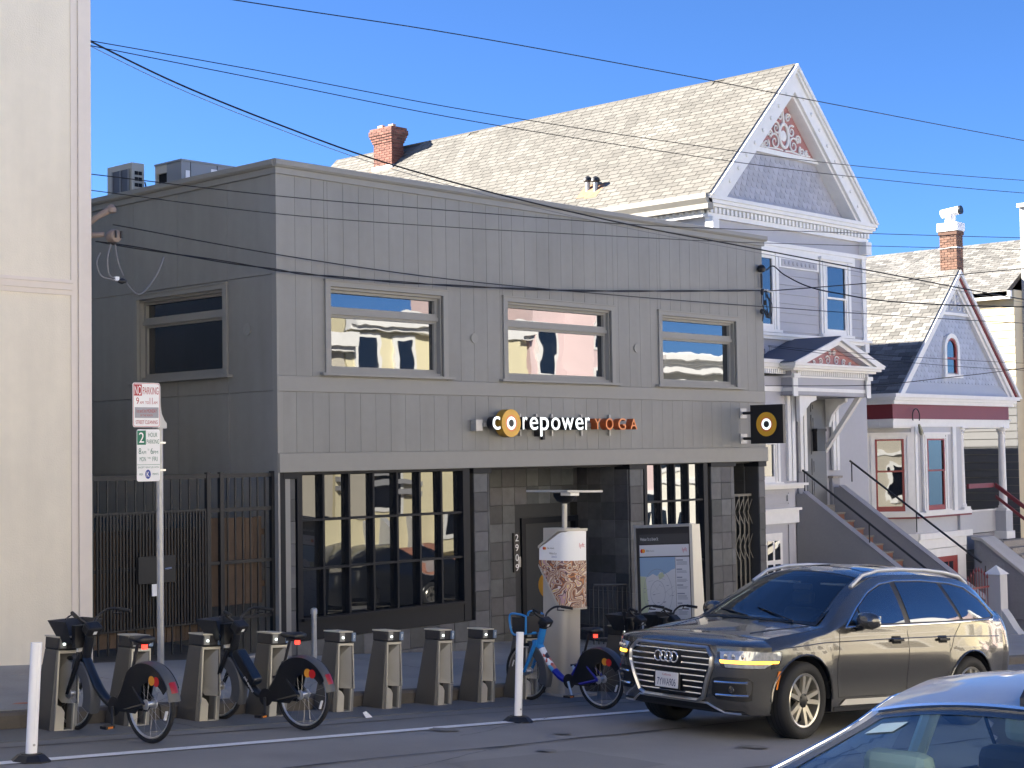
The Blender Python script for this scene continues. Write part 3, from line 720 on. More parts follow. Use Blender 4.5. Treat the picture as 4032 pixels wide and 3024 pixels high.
# horizontal cornice with dentils
def cornice(root, x0, x1, yw, z1, steps, name='cornice'):
    """steps: (dz, projection) from the top down"""
    z = z1; b = MB()
    for dz, pr in steps: b.box(x0-pr, x1+pr, yw-pr, yw+.05, z-dz, z); z -= dz
    return b.build(name, W_, root)
cr = cornice(lil, LX0, LX1, LW, 7.855, [(.09, .30), (.09, .26), (.07, .20)])
DEN = MB().box(-.045, .045, -.07, .0, -.065, .065).mesh('dentil', W_)
MB().box(LX0-.09, LX1+.09, LW-.09, LW, 7.44, 7.604).build('dentil_band', W_, cr)
x = LX0-.02
while x < LX1+.05: inst(DEN, 'dentil', cr, (x, LW-.09, 7.53)); x += .165
MB().box(LX0-.11, LX1+.11, LW-.11, LW, 7.35, 7.44).build('bed_moulding', W_, cr)
for x in (LX0+.05, LX1-.05): MB().box(x-.13, x+.13, LW-.22, LW, 7.02, 7.36).build('corbel', W_, cr)
# side cornice on the left
b = MB(); b.box(LX0-.30, LX0, LW-.05, DEP, 7.765, 7.85); b.box(LX0-.22, LX0, LW-.05, DEP, 7.60, 7.765); b.box(LX0-.09, LX0, LW-.05, DEP, 7.40, 7.60); b.box(LX0-.2, LX0-.1, LW-.02, DEP, 7.36, 7.40)
sc = b.build('side_cornice', W_, lil)
y = LW+.1
DEN2 = MB().box(-.07, 0, -.045, .045, -.065, .065).mesh('dentil', W_)
for i in range(40): inst(DEN2, 'dentil', sc, (LX0-.09, LW+.1+i*.19, 7.53))
MB().prism([(LA-HALF-.13, EZ+.02), (LA-HALF-.13, EZ-.10), (LA-HALF-.05, EZ-.22), (LA-HALF-.05, EZ-.34), (LA-HALF+.2, EZ-.34), (LA-HALF+.1, EZ-.0)], 'y', LF-.02, DEP+.3).build('gutter', mat('weathered_fascia', (0.30, 0.285, 0.25), .7, var=.1, vscale=4, dirt=.12), lil)
# upper storey windows, header, panel siding
def dh_window(root, x0, x1, z0, z1, zm, yw, casing=.2, sash=W_, glass=GLASS_H, trim=W_, head=.16, proud=.07, ang=None):
    w = MB(); w.box(x0-casing, x0, yw-proud, yw, z0-.12, z1+.12); w.box(x1, x1+casing, yw-proud, yw, z0-.12, z1+.12); w.box(x0, x1, yw-proud, yw, z1, z1+.12)
    w.box(x0-casing-.05, x1+casing+.05, yw-proud-.06, yw, z1+.12, z1+.12+head*.4); w.box(x0-casing*.4, x1+casing*.4, yw-proud-.03, yw, z1+.02, z1+.05)
    for xx in (x0-casing*.62, x1+casing*.35): w.box(xx, xx+casing*.27, yw-proud-.022, yw-proud+.001, z0-.1, z1+.1)
    w.box(x0-casing-.04, x1+casing+.04, yw-proud-.06, yw, z0-.19, z0-.12); win = w.build('window', trim, root)
    f = MB(); e = .055
    for a, c, d in ((z0-.12, zm+.02, -.005), (zm-.02, z1, -.03)):
        yy = yw+d-.02
        f.box(x0, x0+e, yy-.03, yy, a, c); f.box(x1-e, x1, yy-.03, yy, a, c); f.box(x0+e, x1-e, yy-.03, yy, a, a+(.14 if a < zm-.1 else .045)); f.box(x0+e, x1-e, yy-.03, yy, c-.045, c)
    f.build('sash', sash, win)
    MB().quad((x0+e, yw-.022, z0+.02), (x1-e, yw-.022, z0+.02), (x1-e, yw-.024, zm), (x0+e, yw-.024, zm)).build('pane', glass, win)
    MB().quad((x0+e, yw-.042, zm), (x1-e, yw-.042, zm), (x1-e, yw-.04, z1-.04), (x0+e, yw-.04, z1-.04)).build('pane', glass, win)
    return win
MB().box(LX0-.04, LX1+.05, LW-.09, LW-.001, 6.90, 7.0).build('frieze_ledge', W_, lil)
MB().box(31.7, 36.95, LW-.05, LW-.002, 6.66, 6.90).build('window_head_band', W_, lil)
for a, c in ((32.12, 33.02), (35.43, 36.42)):
    dh_window(lil, a, c, 4.93, 6.62, 5.76, LW-.02, .24)
def clap(root, x0, x1, z0, z1, yw, m, expo=.235, name='clapboard'):
    z = z0
    while z < z1-.03:
        t = min(z+expo, z1); MB().add([(x0, yw-.032, z), (x1, yw-.032, z), (x1, yw, z), (x0, yw, z), (x0, yw-.012, t-.004), (x1, yw-.012, t-.004), (x1, yw, t-.004), (x0, yw, t-.004)],
            [(3,2,1,0),(4,5,6,7),(0,1,5,4),(1,2,6,5),(2,3,7,6),(3,0,4,7)]).build(name, m, root); z += expo
clap(lil, 33.35, 35.17, 4.80, 6.40, LW-.001, LIL); clap(lil, 36.72, 37.30, 4.80, 6.66, LW-.001, LIL); clap(lil, LX0+.1, 31.85, 4.8, 6.66, LW-.001, LIL)
MB().box(33.35, 35.17, LW-.05, LW-.004, 6.40, 6.66).build('panel_frame', W_, lil)
MB().box(33.45, 35.07, LW-.062, LW-.05, 6.44, 6.62).build('panel', LIL, lil)
for i in range(8): MB().lathe([(.055, 0), (.055, -.012), (.02, -.02)], (33.6+i*.19, LW-.063, 6.53), 'y', 10).build('boss', LILS, lil, True)
MB().box(37.30, 37.48, LW-.06, LW, 3.4, 6.9).build('corner_board', W_, lil)
b = MB(); b.box(LX0-.05, LX1+.12, LW-.16, LW, 4.66, 4.73); b.box(LX0-.05, LX1+.06, LW-.10, LW, 4.58, 4.66); b.build('belt_course', W_, lil)
for x in (37.32, LX0+.1): MB().box(x-.1, x+.1, LW-.15, LW, 4.40, 4.60).build('corbel', W_, lil)
for x0, x1 in ((30.6, 31.6), (31.75, 32.75), (32.9, 33.9), (36.2, 37.2)):
    b = MB()
    for e, pr in ((0, .03), (.05, .045)):
        b.box(x0+e, x1-e, LW-pr, LW, 4.42-e-.04, 4.42-e); b.box(x0+e, x1-e, LW-pr, LW, 4.0+e, 4.04+e); b.box(x0+e, x0+e+.04, LW-pr, LW, 4.04+e, 4.38-e); b.box(x1-e-.04, x1-e, LW-pr, LW, 4.04+e, 4.38-e)
    b.build('wall_panel', LIL, lil)
# ---- entrance portico with pediment
PY = 20.95; PX0, PX1 = 32.15, 35.62; PC = (PX0+PX1)/2+.1
por = MB().box(PX0, PX1, PY, LW, 3.16, 3.80).build('portico', LIL, lil)
MB().box(PX0-.02, PX1+.02, PY-.03, LW, 3.245, 3.33).build('portico_moulding', W_, por)
MB().box(PX0-.02, PX1+.02, PY-.03, LW, 3.575, 3.615).build('portico_moulding', W_, por)
MB().box(PX0-.06, PX1+.06, PY-.05, LW, 3.14, 3.165).build('portico_soffit', STUC, por)
for x in (PX0+.06, PX1-.06):
    MB().box(x-.1, x+.1, PY-.07, PY-.03, 3.12, 3.66).build('portico_post', W_, por)
    MB().box(x-.13, x+.13, PY-.12, PY-.03, 3.56, 3.66).build('portico_post_cap', W_, por)
x = PX0+.22
DEN3 = MB().box(-.028, .028, -.06, 0, -.055, .055).mesh('dentil', W_)
while x < PX1-.2: inst(DEN3, 'dentil', por, (x, PY, 3.68)); x += .088
b = MB(); z = 3.90
for dz, pr in ((.055, .32), (.06, .26), (.05, .16)): b.box(PX0-pr, PX1+pr, PY-pr, LW, z-dz, z); z -= dz
b.build('portico_cornice', W_, por)
PA = 4.60; PH = (PX1-PX0)/2+.34; PMX = (PX0+PX1)/2
MB().prism([(PMX-PH+.5, 3.90), (PMX+PH-.5, 3.90), (PMX, PA-.22)], 'y', PY-.02, PY+.1).build('tympanum', PINK, por)
b = MB()
for fl in (-1, 1):
    for cx_, cz_, s_ in ((.2, 4.02, .12), (.52, 3.98, .09), (.82, 3.95, .055), (.1, 4.2, .07)): scroll(b, (PMX+fl*cx_, PY-.03, cz_), s_, X, Z, 1.4, .018, fl, .5)
b.build('scroll_ornament', W_, por, True)
for sg in (-1, 1):
    for o_, w_, y0 in ((0, .09, PY-.34), (.09, .11, PY-.24)):
        MB().prism([(PMX, PA-o_), (PMX+sg*PH, 3.90-o_*.0+.02), (PMX+sg*PH*(1-.12*(o_ > 0)), 3.90), (PMX+sg*(PH-.42-o_*2), 3.90), (PMX, PA-o_-w_)], 'y', y0, PY+.05).build('raking_cornice', W_, por)
    MB().add([(PMX, PY-.30, PA+.02), (PMX+sg*PH, PY-.30, 3.93), (PMX+sg*PH, LW, 3.93), (PMX, LW, PA+.02), (PMX, PY-.3, PA-.02), (PMX+sg*PH, PY-.3, 3.905), (PMX+sg*PH, LW, 3.905), (PMX, LW, PA-.02)],
             [(0,1,2,3),(7,6,5,4),(0,4,5,1),(1,5,6,2),(2,6,7,3),(3,7,4,0)]).build('portico_roof', mat('porch_roof_felt', (0.12, 0.13, 0.16), .9) if sg < 0 else bpy.data.materials['porch_roof_felt'], por)
# diagonal brace and scroll brackets
MB().prism([(PY+.03, 3.14), (PY+.17, 3.14), (LW-.02, 1.93), (LW-.02, 1.76)], 'x', 35.28, 35.42).build('brace', W_, por)
for x, m_ in ((32.42, W_), (34.35+1.0, W_)):
    MB().prism([(LW-.03, 3.14), (LW-.62, 3.14), (LW-.62, 3.05), (LW-.42, 2.96), (LW-.22, 2.74), (LW-.13, 2.5), (LW-.13, 2.42), (LW-.03, 2.42)], 'x', x, x+.12).build('bracket', m_, por)
b = MB(); b.prism([(32.50, 3.14), (33.25, 3.14), (33.25, 3.05), (33.0, 2.98), (32.75, 2.80), (32.62, 2.6), (32.58, 2.52), (32.50, 2.52)], 'y', PY+.02, PY+.12); b.build('bracket', W_, por)
# door, jamb and entry wall
b = MB(); b.box(34.0, 34.36, LW-.052, LW-.003, .3, 3.138); b.build('entry_wall', STUC, lil)
d = MB().box(34.40, 35.32, LW-.045, LW-.004, .42, 3.12).build('front_door', GDOOR, lil)
for z0, z1 in ((.62, 1.1), (1.2, 1.62), (1.72, 2.2), (2.3, 2.72), (2.8, 3.05)):
    b = MB()
    for e, pr in ((0, .018), (.07, .03)): b.box(34.62+e, 35.1-e, LW-.045-pr, LW-.044, z0+e, z1-e)
    b.build('door_panel', GDOOR, d)
MB().box(34.66, 35.04, LW-.20, LW-.076, 1.80, 2.34).build('mailbox', BLACK, lil)
MB().box(34.63, 35.07, LW-.23, LW-.076, 2.30, 2.37).build('mailbox_lid', BLACK, lil)
for x in (34.02, 34.20, 35.55, 35.72): MB().box(x, x+.13, LW-.12, LW-.053, 1.3, 3.13).build('pilaster', W_, lil)
# ---- lower bay at the left with its window
BY = 21.24
b = MB(); b.box(30.9, 32.62, BY, LW, -3.2, 3.6); bay = b.build('lower_bay', LIL, lil)
b = MB(); z = 3.99
for dz, pr in ((.09, .2), (.09, .15), (.14, .08)): b.box(30.8-pr, 32.16, BY-pr, LW, z-dz, z); z -= dz
b.box(30.9, 32.17, BY-.03, LW, 3.24, 3.36); b.build('bay_cornice', W_, bay)
x = 30.95
while x < 32.1: inst(DEN3, 'dentil', bay, (x, BY-.08, 3.71)); x += .088
dh_window(bay, 31.05, 31.72, 1.2, 2.72, 2.0, BY-.005, .2)
for x in (32.28, 32.46): MB().box(x, x+.13, BY-.07, BY, 1.10, 3.2).build('pilaster', W_, bay)
b = MB(); b.box(30.8, 32.86, BY-.24, BY+.4, .99, 1.05); b.box(30.82, 32.78, BY-.16, BY+.4, .92, .99); b.build('bay_sill', W_, bay)
b = MB()
for e, pr in ((0, .03), (.06, .045)): 
    b.box(31.1+e, 32.35-e, BY-pr, BY, .82-e, .86-e); b.box(31.1+e, 32.35-e, BY-pr, BY, .52+e, .56+e); b.box(32.31-e, 32.35-e, BY-pr, BY, .56+e, .82-e)
b.build('bay_panel', LIL, bay)
b = MB(); b.box(30.8, 32.72, BY-.13, BY+.4, .40, .46); b.box(30.8, 32.66, BY-.08, BY+.4, .10, .40); b.build('bay_base', W_, bay)
MB().box(32.28, 32.5, BY-.03, BY+.2, -2.6, .06).build('basement_post', LIL, bay)
gd = MB().box(31.2, 31.98, BY-.04, BY-.001, -2.6, -.12).build('basement_door', W_, bay)
for i in range(3):
    for j in range(2): MB().box(31.34+j*.31, 31.56+j*.31, BY-.046, BY-.04, -.75-i*.55, -.30-i*.55).build('pane', GLASS_H, gd)
# ---- front stairs between stucco cheek walls
st_root = thing('front_stairs', 'terrazzo and terracotta front steps between grey stucco cheek walls with iron rails', 'stairs', (34.8, 18.2, S*34.8+.2))
SX0, SX1 = 34.10, 35.55; run, rise = .272, .19
MB().box(SX0, SX1, 21.95, LW+.05, -2.5, .42).build('landing', GRAN, st_root)
for i in range(15):
    y = 21.95-run*i; z = .42-rise*i
    if z-rise < S*34.8+.1: break
    MB().box(SX0, SX1, y-run-.0, y-.001, z-rise-.9, z-rise-.045).build('riser', TERRA, st_root)
    MB().box(SX0, SX1, y-run-.035, y-.002, z-rise-.045, z-rise).build('tread', GRAN, st_root)
for x0, x1, dz, y1 in ((33.87, 34.10, .30, 22.02), (35.55, 35.80, .42, 22.0)):
    t = rise/run; yb = 17.9
    MB().prism([(y1, -3), (y1, .44+dz), (y1-.22, .44+dz), (yb, .44+dz-(y1-.22-yb)*t), (yb, -3)], 'x', x0, x1).build('cheek_wall', STUC, st_root)
    MB().prism([(y1-.2, .462+dz), (y1-.2, .505+dz), (yb-.02, .505+dz-(y1-.2-yb)*t), (yb-.02, .462+dz-(y1-.2-yb)*t)], 'x', x0-.012, x1+.012).build('coping', STUC, st_root)
for x, y1, dz in ((34.0, 21.9, .74), (35.67, 21.55, .95)):
    t = rise/run
    rl = MB().tube([(x, y1, .44+dz+.15), (x, 18.0, .44+dz+.15-(y1-18.0)*t)], .028, 8).build('iron_rail', DARKG, st_root, True)
    for k in range(3):
        yy = y1-.05-k*1.8; MB().cyl((x, yy, .44+dz+.15-(y1-yy)*t), (x, yy, .44+dz-.35-(y1-yy)*t), .016, n=8).build('rail_post', DARKG, rl, True)
MB().box(35.5, 35.86, 21.98, 22.3, .4, 1.10).build('newel_block', STUC, st_root)
MB().box(35.44, 35.92, 21.92, 22.3, 1.10, 1.16).build('newel_cap', GRAN, st_root)
# ---- brick chimney on the left slope
def brick_stack(root, x0, x1, y0, y1, z0, z1, bh=.075, bl=.22, corbel=0, mort=MORT, nm='brick', bm_=None):
    core = MB().box(x0+.012, x1-.012, y0+.012, y1-.012, z0, z1).build('mortar_core', mort, root)
    z = z0; r = 0; n = int(round((z1-z0)/bh)); meshes = {}
    for k in range(n):
        g = 0 if k < n-corbel else (k-(n-corbel)+1)*.028 if k < n-2 else max(0, (corbel-1)*.028-(k-n+3)*.03)
        a0, a1, c0, c1 = x0-g, x1+g, y0-g, y1+g
        if g: MB().box(a0+.01, a1-.01, c0+.01, c1-.01, z, z+bh).build('mortar_course', mort, root)
        for ax, lo, hi in (('x', a0, a1), ('y', c0, c1)):
            t = lo + (bl/2 if (r+(ax == 'y')) % 2 else 0); t = lo if t == lo else t; cuts = [lo]
            while t < hi-.03:
                if t > lo+.03: cuts.append(t)
                t += bl
            cuts.append(hi)
            for p, q in zip(cuts[:-1], cuts[1:]):
                L_ = q-p-.012
                if L_ < .02: continue
                key = (ax, round(L_, 2))
                if key not in meshes:
                    bb = MB().cham(-L_/2, L_/2, -.012, .06, -bh/2+.006, bh/2-.006, .005)
                    if ax == 'y': bb.v = [(v[1], v[0], v[2]) for v in bb.v]
                    meshes[key] = bb.mesh(nm, bm_ or BRICKM)
                j = random.uniform(-.003, .003)
                inst(meshes[key], nm, root, ((p+q)/2, c0+.012+j, z+bh/2) if ax == 'x' else (a0+.012+j, (p+q)/2, z+bh/2))
        z += bh; r += 1
ch = thing('brick_chimney', 'red brick chimney with corbelled top and rusty flashing on the weathered roof', 'chimney', (33.3, 36.3, 10.4))
brick_stack(ch, 33.07, 33.57, 35.87, 36.72, 10.55, 12.05, .078, .23, 6)
MB().box(33.03, 33.6, 35.83, 36.76, 10.2, 10.85).build('flashing', mat('white_flashing', (0.62, 0.6, 0.58), .7, var=.2, vscale=8), ch)
MB().add([(32.9, 35.7, 10.53), (33.1, 35.7, 10.73), (33.1, 36.9, 10.73), (32.9, 36.9, 10.53), (32.9, 35.7, 10.58), (33.1, 35.7, 10.78), (33.1, 36.9, 10.78), (32.9, 36.9, 10.58)], [(3,2,1,0),(4,5,6,7),(0,1,5,4),(1,2,6,5),(2,3,7,6),(3,0,4,7)]).build('rust_apron', RUST, ch)
for x0, y0 in ((33.12, 36.35), (33.2, 35.95)): MB().box(x0, x0+.12, y0, y0+.22, 12.05, 12.14).build('loose_brick', mat('pale_brick', (0.5, 0.3, 0.2), .8) if 'pale_brick' not in bpy.data.materials else bpy.data.materials['pale_brick'], ch)
# roof vents
for i, (x, y) in enumerate(((30.85, 26.1), (30.8, 25.8))):
    v = thing('roof_vent', ('shorter rusty vent pipe low on the weathered roof, farther from the gable', 'rusty vent pipe low on the weathered roof, nearer the gable')[i], 'vent', (x, y, EZ+(x-30.15)*slope), 0, 'pair of roof vent pipes')
    zz = EZ+(x-30.15)*slope
    MB().cyl((x, y, zz-.1), (x, y, zz+.25), .06, n=10).build('pipe', GALV, v, True)
    MB().lathe([(.07, 0), (.12, .03), (.11, .1), (.02, .16)], (x, y, zz+.22), 'z', 12).build('cowl', DARKG, v, True)
    MB().add([(x-.25, y-.2, zz-.24+.03), (x+.15, y-.2, zz+.15+.03), (x+.15, y+.2, zz+.15+.03), (x-.25, y+.2, zz-.24+.03)], [(0, 1, 2, 3)]).build('flashing', RUST, v)
# ================================================================== small blue-grey house with red trim
BLU = mat('blue_grey_paint', (0.41, 0.44, 0.50), 0.6, var=.03, vscale=9, dirt=.05, rnd=.03)
BLUS = mat('blue_scales', (0.40, 0.44, 0.53), 0.65, rnd=.08)
GRYP = mat('pale_grey_paint', (0.48, 0.485, 0.50), 0.6, var=.03, vscale=9)
MAR = mat('maroon_paint', (0.20, 0.030, 0.035), 0.5, var=.05)
REDW = mat('red_sash', (0.28, 0.035, 0.03), 0.45)
BLOCK = mat('grey_blockwork', (0.27, 0.28, 0.31), 0.85, var=.06, vscale=14, rnd=.04, bump=.2, bscale=60)
sm = thing('small_gabled_house', 'small blue-grey gabled house with maroon frieze, white columns and bay window', 'house', (42.8, 22.3, S*43+.2))
HY = 22.18; HA = 43.0; HH = 3.78; HEZ, HAZ = 3.33, 7.07; HDEP = 36.0
hs = (HAZ-HEZ)/HH
b = MB(); b.box(39.0, 39.2, HY+1.1, HDEP, -3.4, 3.0); b.box(39.2, 46.0, HDEP-.2, HDEP, -3.4, 3.0); b.box(45.8, 46.0, HY+2.4, HDEP, -3.4, 3.0); b.box(42.9, 45.8, HY+2.4, HY+2.6, -3.4, 3.0); b.build('wall', BLU, sm)
rf = MB()
for sg in (-1, 1):
    rf.add([(HA, HY-.02, HAZ), (HA+sg*HH, HY-.02, HEZ), (HA+sg*HH, HDEP, HEZ), (HA, HDEP, HAZ), (HA, HY-.02, HAZ-.1), (HA+sg*HH, HY-.02, HEZ-.1), (HA+sg*HH, HDEP, HEZ-.1), (HA, HDEP, HAZ-.1)],
           [(0,1,2,3),(7,6,5,4),(0,4,5,1),(1,5,6,2),(2,6,7,3),(3,7,4,0)])
sroof = rf.build('roof', ROOFU, sm)
hL = math.hypot(HH, HAZ-HEZ)
shingles(sroof, (HA-HH, HY-.03, HEZ+.012), Y, (HH, 0, HAZ-HEZ), HDEP-HY, hL, SH2, .155, .32, 300, ragged=.006, near=lambda a, u: a)
b = MB()
for i in range(45):
    y = HY+i*.30; b.box(-.09, .09, 0, .29, -.01, .015); n = len(b.v)
    for q in range(n-8, n): p = b.v[q]; b.v[q] = (HA+p[0], y+p[1], HAZ+.03+p[2]-abs(p[0])*.9)
ob = b.build('ridge_cap', SH2, sroof); set_rnd(ob.data, [random.random() for _ in ob.data.polygons])
# gable
gb = MB().prism([(HA-HH+.1, 3.30), (HA+HH-.1, 3.30), (HA, HAZ-.12)], 'y', HY+.20, HY+.3).build('gable_wall', BLU, sm)
AWX = 42.72
def tri(z): w = (HAZ-.52-z)/hs; return (HA-w+.05, HA+w-.05)
b = MB().prism([(HA-HH+.3, 3.33), (HA+HH-.3, 3.33), (HA+HH-.9, 3.72), (HA-HH+.9, 3.72)], 'y', HY+.06, HY+.199); b.v = [(p[0], p[1]+(.13 if p[2] > 3.5 else 0) if p[1] < HY+.1 else p[1], p[2]) for p in b.v]; b.build('gable_skirt', BLU, gb)
def sc_small():
    me = None
    expo, wid = .15, .21; z = 3.78; r = 0
    pts = [(-wid/2+.003, expo)] + [(-(wid/2-.003)*math.cos(t), -(wid/2-.003)*math.sin(t)*.8) for t in [math.pi*i/8 for i in range(9)]] + [(wid/2-.003, expo)]
    n = len(pts); bb = MB().add([(x, -.02+(.016 if q > 0 else 0), q) for x, q in pts] + [(x, .004, q) for x, q in pts], [tuple(range(n)), tuple(range(2*n-1, n-1, -1))] + [(i, (i+1) % n, n+(i+1) % n, n+i) for i in range(n)])
    me = bb.mesh('scale_shingle', BLUS)
    while z < 5.68:
        x0, x1 = tri(z); a = x0+(wid/2 if r % 2 else 0)+wid/2
        while a < x1-wid*.3:
            if not (abs(a-AWX) < .42 and 3.9 < z < 5.05): inst(me, 'scale_shingle', gb, (a, HY+.2, z))
            a += wid
        z += expo; r += 1
sc_small()
MB().box(HA-1.25, HA+1.25, HY+.10, HY+.199, 5.72, 5.80).build('gable_rail', W_, gb)
MB().prism([(HA-1.0, 5.80), (HA+1.0, 5.80), (HA, 6.78)], 'y', HY+.15, HY+.199).build('pediment_panel', BLUS, gb)
b = MB()
for fl in (-1, 1):
    for cx_, cz_, s_ in ((.25, 5.95, .13), (.55, 5.9, .08), (.15, 6.2, .09), (.08, 6.42, .05)): scroll(b, (HA+fl*cx_, HY+.14, cz_), s_, X, Z, 1.4, .022, fl, .5)
b.tube([(HA, HY+.14, 6.0), (HA, HY+.14, 6.6)], [.06, .015], 6); b.build('scroll_ornament', W_, gb, True)
for sg in (-1, 1):
    for o_, w_, y0, y1, m_ in ((0, .10, HY-.10, HY+.05, W_), (.10, .07, HY-.04, HY+.08, MAR), (.17, .13, HY+.0, HY+.15, W_), (.30, .09, HY+.07, HY+.2, W_)):
        d0, d1 = o_*1.4, (o_+w_)*1.4; xa, xb = (HAZ-d0-HEZ)/hs, (HAZ-d1-HEZ)/hs
        if sg < 0 and m_ is MAR: m_ = W_
        MB().prism([(HA, HAZ-.02-d0), (HA+sg*xa, HEZ-.02), (HA+sg*xb, HEZ-.02), (HA, HAZ-.02-d1)], 'y', y0, y1).build('rake_board', m_, gb)
# arched attic window
def arch(r, z0, zc, n=12): return [(AWX-r, z0)] + [(AWX-r*math.cos(math.pi*i/n), zc+r*math.sin(math.pi*i/n)) for i in range(n+1)] + [(AWX+r, z0)]
aw = MB()
po, pi_ = arch(.46, 3.98, 4.72), arch(.33, 3.98, 4.72); n = len(po)
aw.add([(x, HY+.10, z) for x, z in po] + [(x, HY+.10, z) for x, z in pi_] + [(x, HY+.2, z) for x, z in po] + [(x, HY+.2, z) for x, z in pi_],
       [(i, i+1, n+i+1, n+i) for i in range(n-1)] + [(i, 2*n+i, 2*n+i+1, i+1) for i in range(n-1)] + [(n+i, n+i+1, 3*n+i+1, 3*n+i) for i in range(n-1)])
awin = aw.build('arched_window', W_, gb)
MB().box(AWX-.55, AWX+.55, HY+.06, HY+.2, 3.88, 3.98).build('sill', W_, awin)
po, pi_ = arch(.33, 3.98, 4.72), arch(.26, 4.04, 4.72)
b = MB().add([(x, HY+.14, z) for x, z in po] + [(x, HY+.14, z) for x, z in pi_] + [(x, HY+.19, z) for x, z in pi_], [(i, i+1, n+i+1, n+i) for i in range(n-1)] + [(n+i, n+i+1, 2*n+i+1, 2*n+i) for i in range(n-1)])
b.box(AWX-.3, AWX+.3, HY+.135, HY+.19, 4.42, 4.48); b.build('sash', REDW, awin)
MB().add([(x, HY+.175, z) for x, z in arch(.27, 4.03, 4.72)], [tuple(range(n))]).build('pane', GLASS_H, awin)
# entablature: crown, maroon frieze, architrave, with its left return
b = MB()
for z0, z1, pr in ((3.24, 3.35, .26), (3.16, 3.24, .19), (3.06, 3.16, .12)):
    b.box(39.0-pr, 46.0+pr, HY-pr, HY+1.0, z0, z1); b.box(39.0-pr, 39.0+.3, HY+1.0, HDEP-4, z0, z1)
b.build('crown_cornice', W_, sm)
fz = MB().box(39.0, 46.0, HY, HY+.4, 2.655, 3.06); fz.box(39.0, 39.3, HY+.4, HDEP-4, 2.655, 3.06); fz.build('frieze', MAR, sm)
b = MB(); b.box(38.98, 46.02, HY-.02, HY+.4, 2.56, 2.655); b.box(38.99, 46.01, HY-.01, HY+.4, 2.44, 2.56); b.box(38.95, 46.05, HY-.05, HY+.4, 2.63, 2.655)
b.box(38.98, 39.3, HY+.4, HDEP-4, 2.44, 2.655); b.build('architrave', W_, sm)
MB().box(39.1, 45.9, HY+.05, HY+3.0, 2.40, 2.44).build('porch_ceiling', W_, sm)
# bay: front face x 40.15-43.0, chamfered left corner
BX0, BX1 = 40.16, 42.95; CHM = 1.02
bw = MB().prism([(BX0, HY+.03), (BX1, HY+.03), (BX1, HY+2.5), (BX0-CHM, HY+2.5), (BX0-CHM, HY+.03+CHM)], 'z', -3.4, 2.44).build('bay', GRYP, sm)
w2 = dh_window(bw, 40.78, 41.78, .20, 2.10, 1.20, HY+.02, .22, REDW, GLASS_H, W_)
# chamfer window, built flat then turned 45 degrees
def chamfer(fn):
    keep = len(bpy.data.objects); before = set(bpy.data.objects)
    return before
piv = Vector((BX0, HY+.03, 0)); d45 = Matrix.Translation(piv) @ Matrix.Rotation(R(-45), 4, 'Z') @ Matrix.Translation(-piv)
LCH = CHM*math.sqrt(2)
before = set(bpy.data.objects)
dh_window(bw, BX0-LCH+.33, BX0-.30, .20, 2.10, 1.20, HY+.02, .22, REDW, GLASS_H, W_)
b = MB(); b.box(BX0-LCH, BX0-LCH+.10, HY-.02, HY+.03, -.0, 2.44); b.box(BX0-.075, BX0+.0, HY-.02, HY+.03, 0, 2.44); b.build('pilaster', W_, bw)
b = MB(); b.box(BX0-LCH, BX0+.015, HY-.06, HY+.03, -.08, .03); b.box(BX0-LCH, BX0+.03, HY-.09, HY+.03, -.73, -.56); b.box(BX0-LCH, BX0+.02, HY-.05, HY+.03, -1.0, -.74); b.build('base_moulding', W_, bw)
MB().box(BX0-LCH, BX0+.02, HY-.065, HY+.03, -.13, -.085).build('red_fillet', MAR, bw)
off = Vector(OFF[sm])
for o in set(bpy.data.objects)-before:
    if o.type == 'MESH': o.data.transform(Matrix.Translation(-off) @ d45 @ Matrix.Translation(off))
b = MB(); b.box(BX0+.0, BX0+.12, HY-.03, HY+.03, 0, 2.44); b.box(42.35, 42.55, HY-.03, HY+.03, .0, 2.44); b.build('pilaster', W_, bw)
b = MB(); b.box(BX0, 43.3, HY-.08, HY+.03, -.08, .03); b.box(BX0, 43.25, HY-.11, HY+.03, -.73, -.56); b.box(BX0, BX1, HY-.06, HY+.03, -1.0, -.74); b.build('base_moulding', W_, bw)
MB().box(BX0, 43.28, HY-.082, HY+.03, -.13, -.085).build('red_fillet', MAR, bw)
b = MB().box(42.6, 43.28, HY-.06, HY+.5, -.56, -.131).build('pedestal', GRYP, bw)
# garage door
gdr = MB(); gdr.box(39.9, 42.95, HY-.05, HY+.02, -1.26, -1.02); gdr.box(39.95, 40.18, HY-.05, HY+.02, -3.4, -1.26); gdr.box(42.42, 42.9, HY-.05, HY+.02, -3.4, -1.26); gar = gdr.build('garage_surround', W_, bw)
gdo = MB().box(40.18, 42.42, HY-.03, HY+.01, -3.4, -1.26).build('garage_door', REDW, gar)
for i in range(6): MB().box(40.36+i*.31, 40.60+i*.31, HY-.036, HY-.03, -1.72, -1.42).build('pane', GLASS_D, gdo)
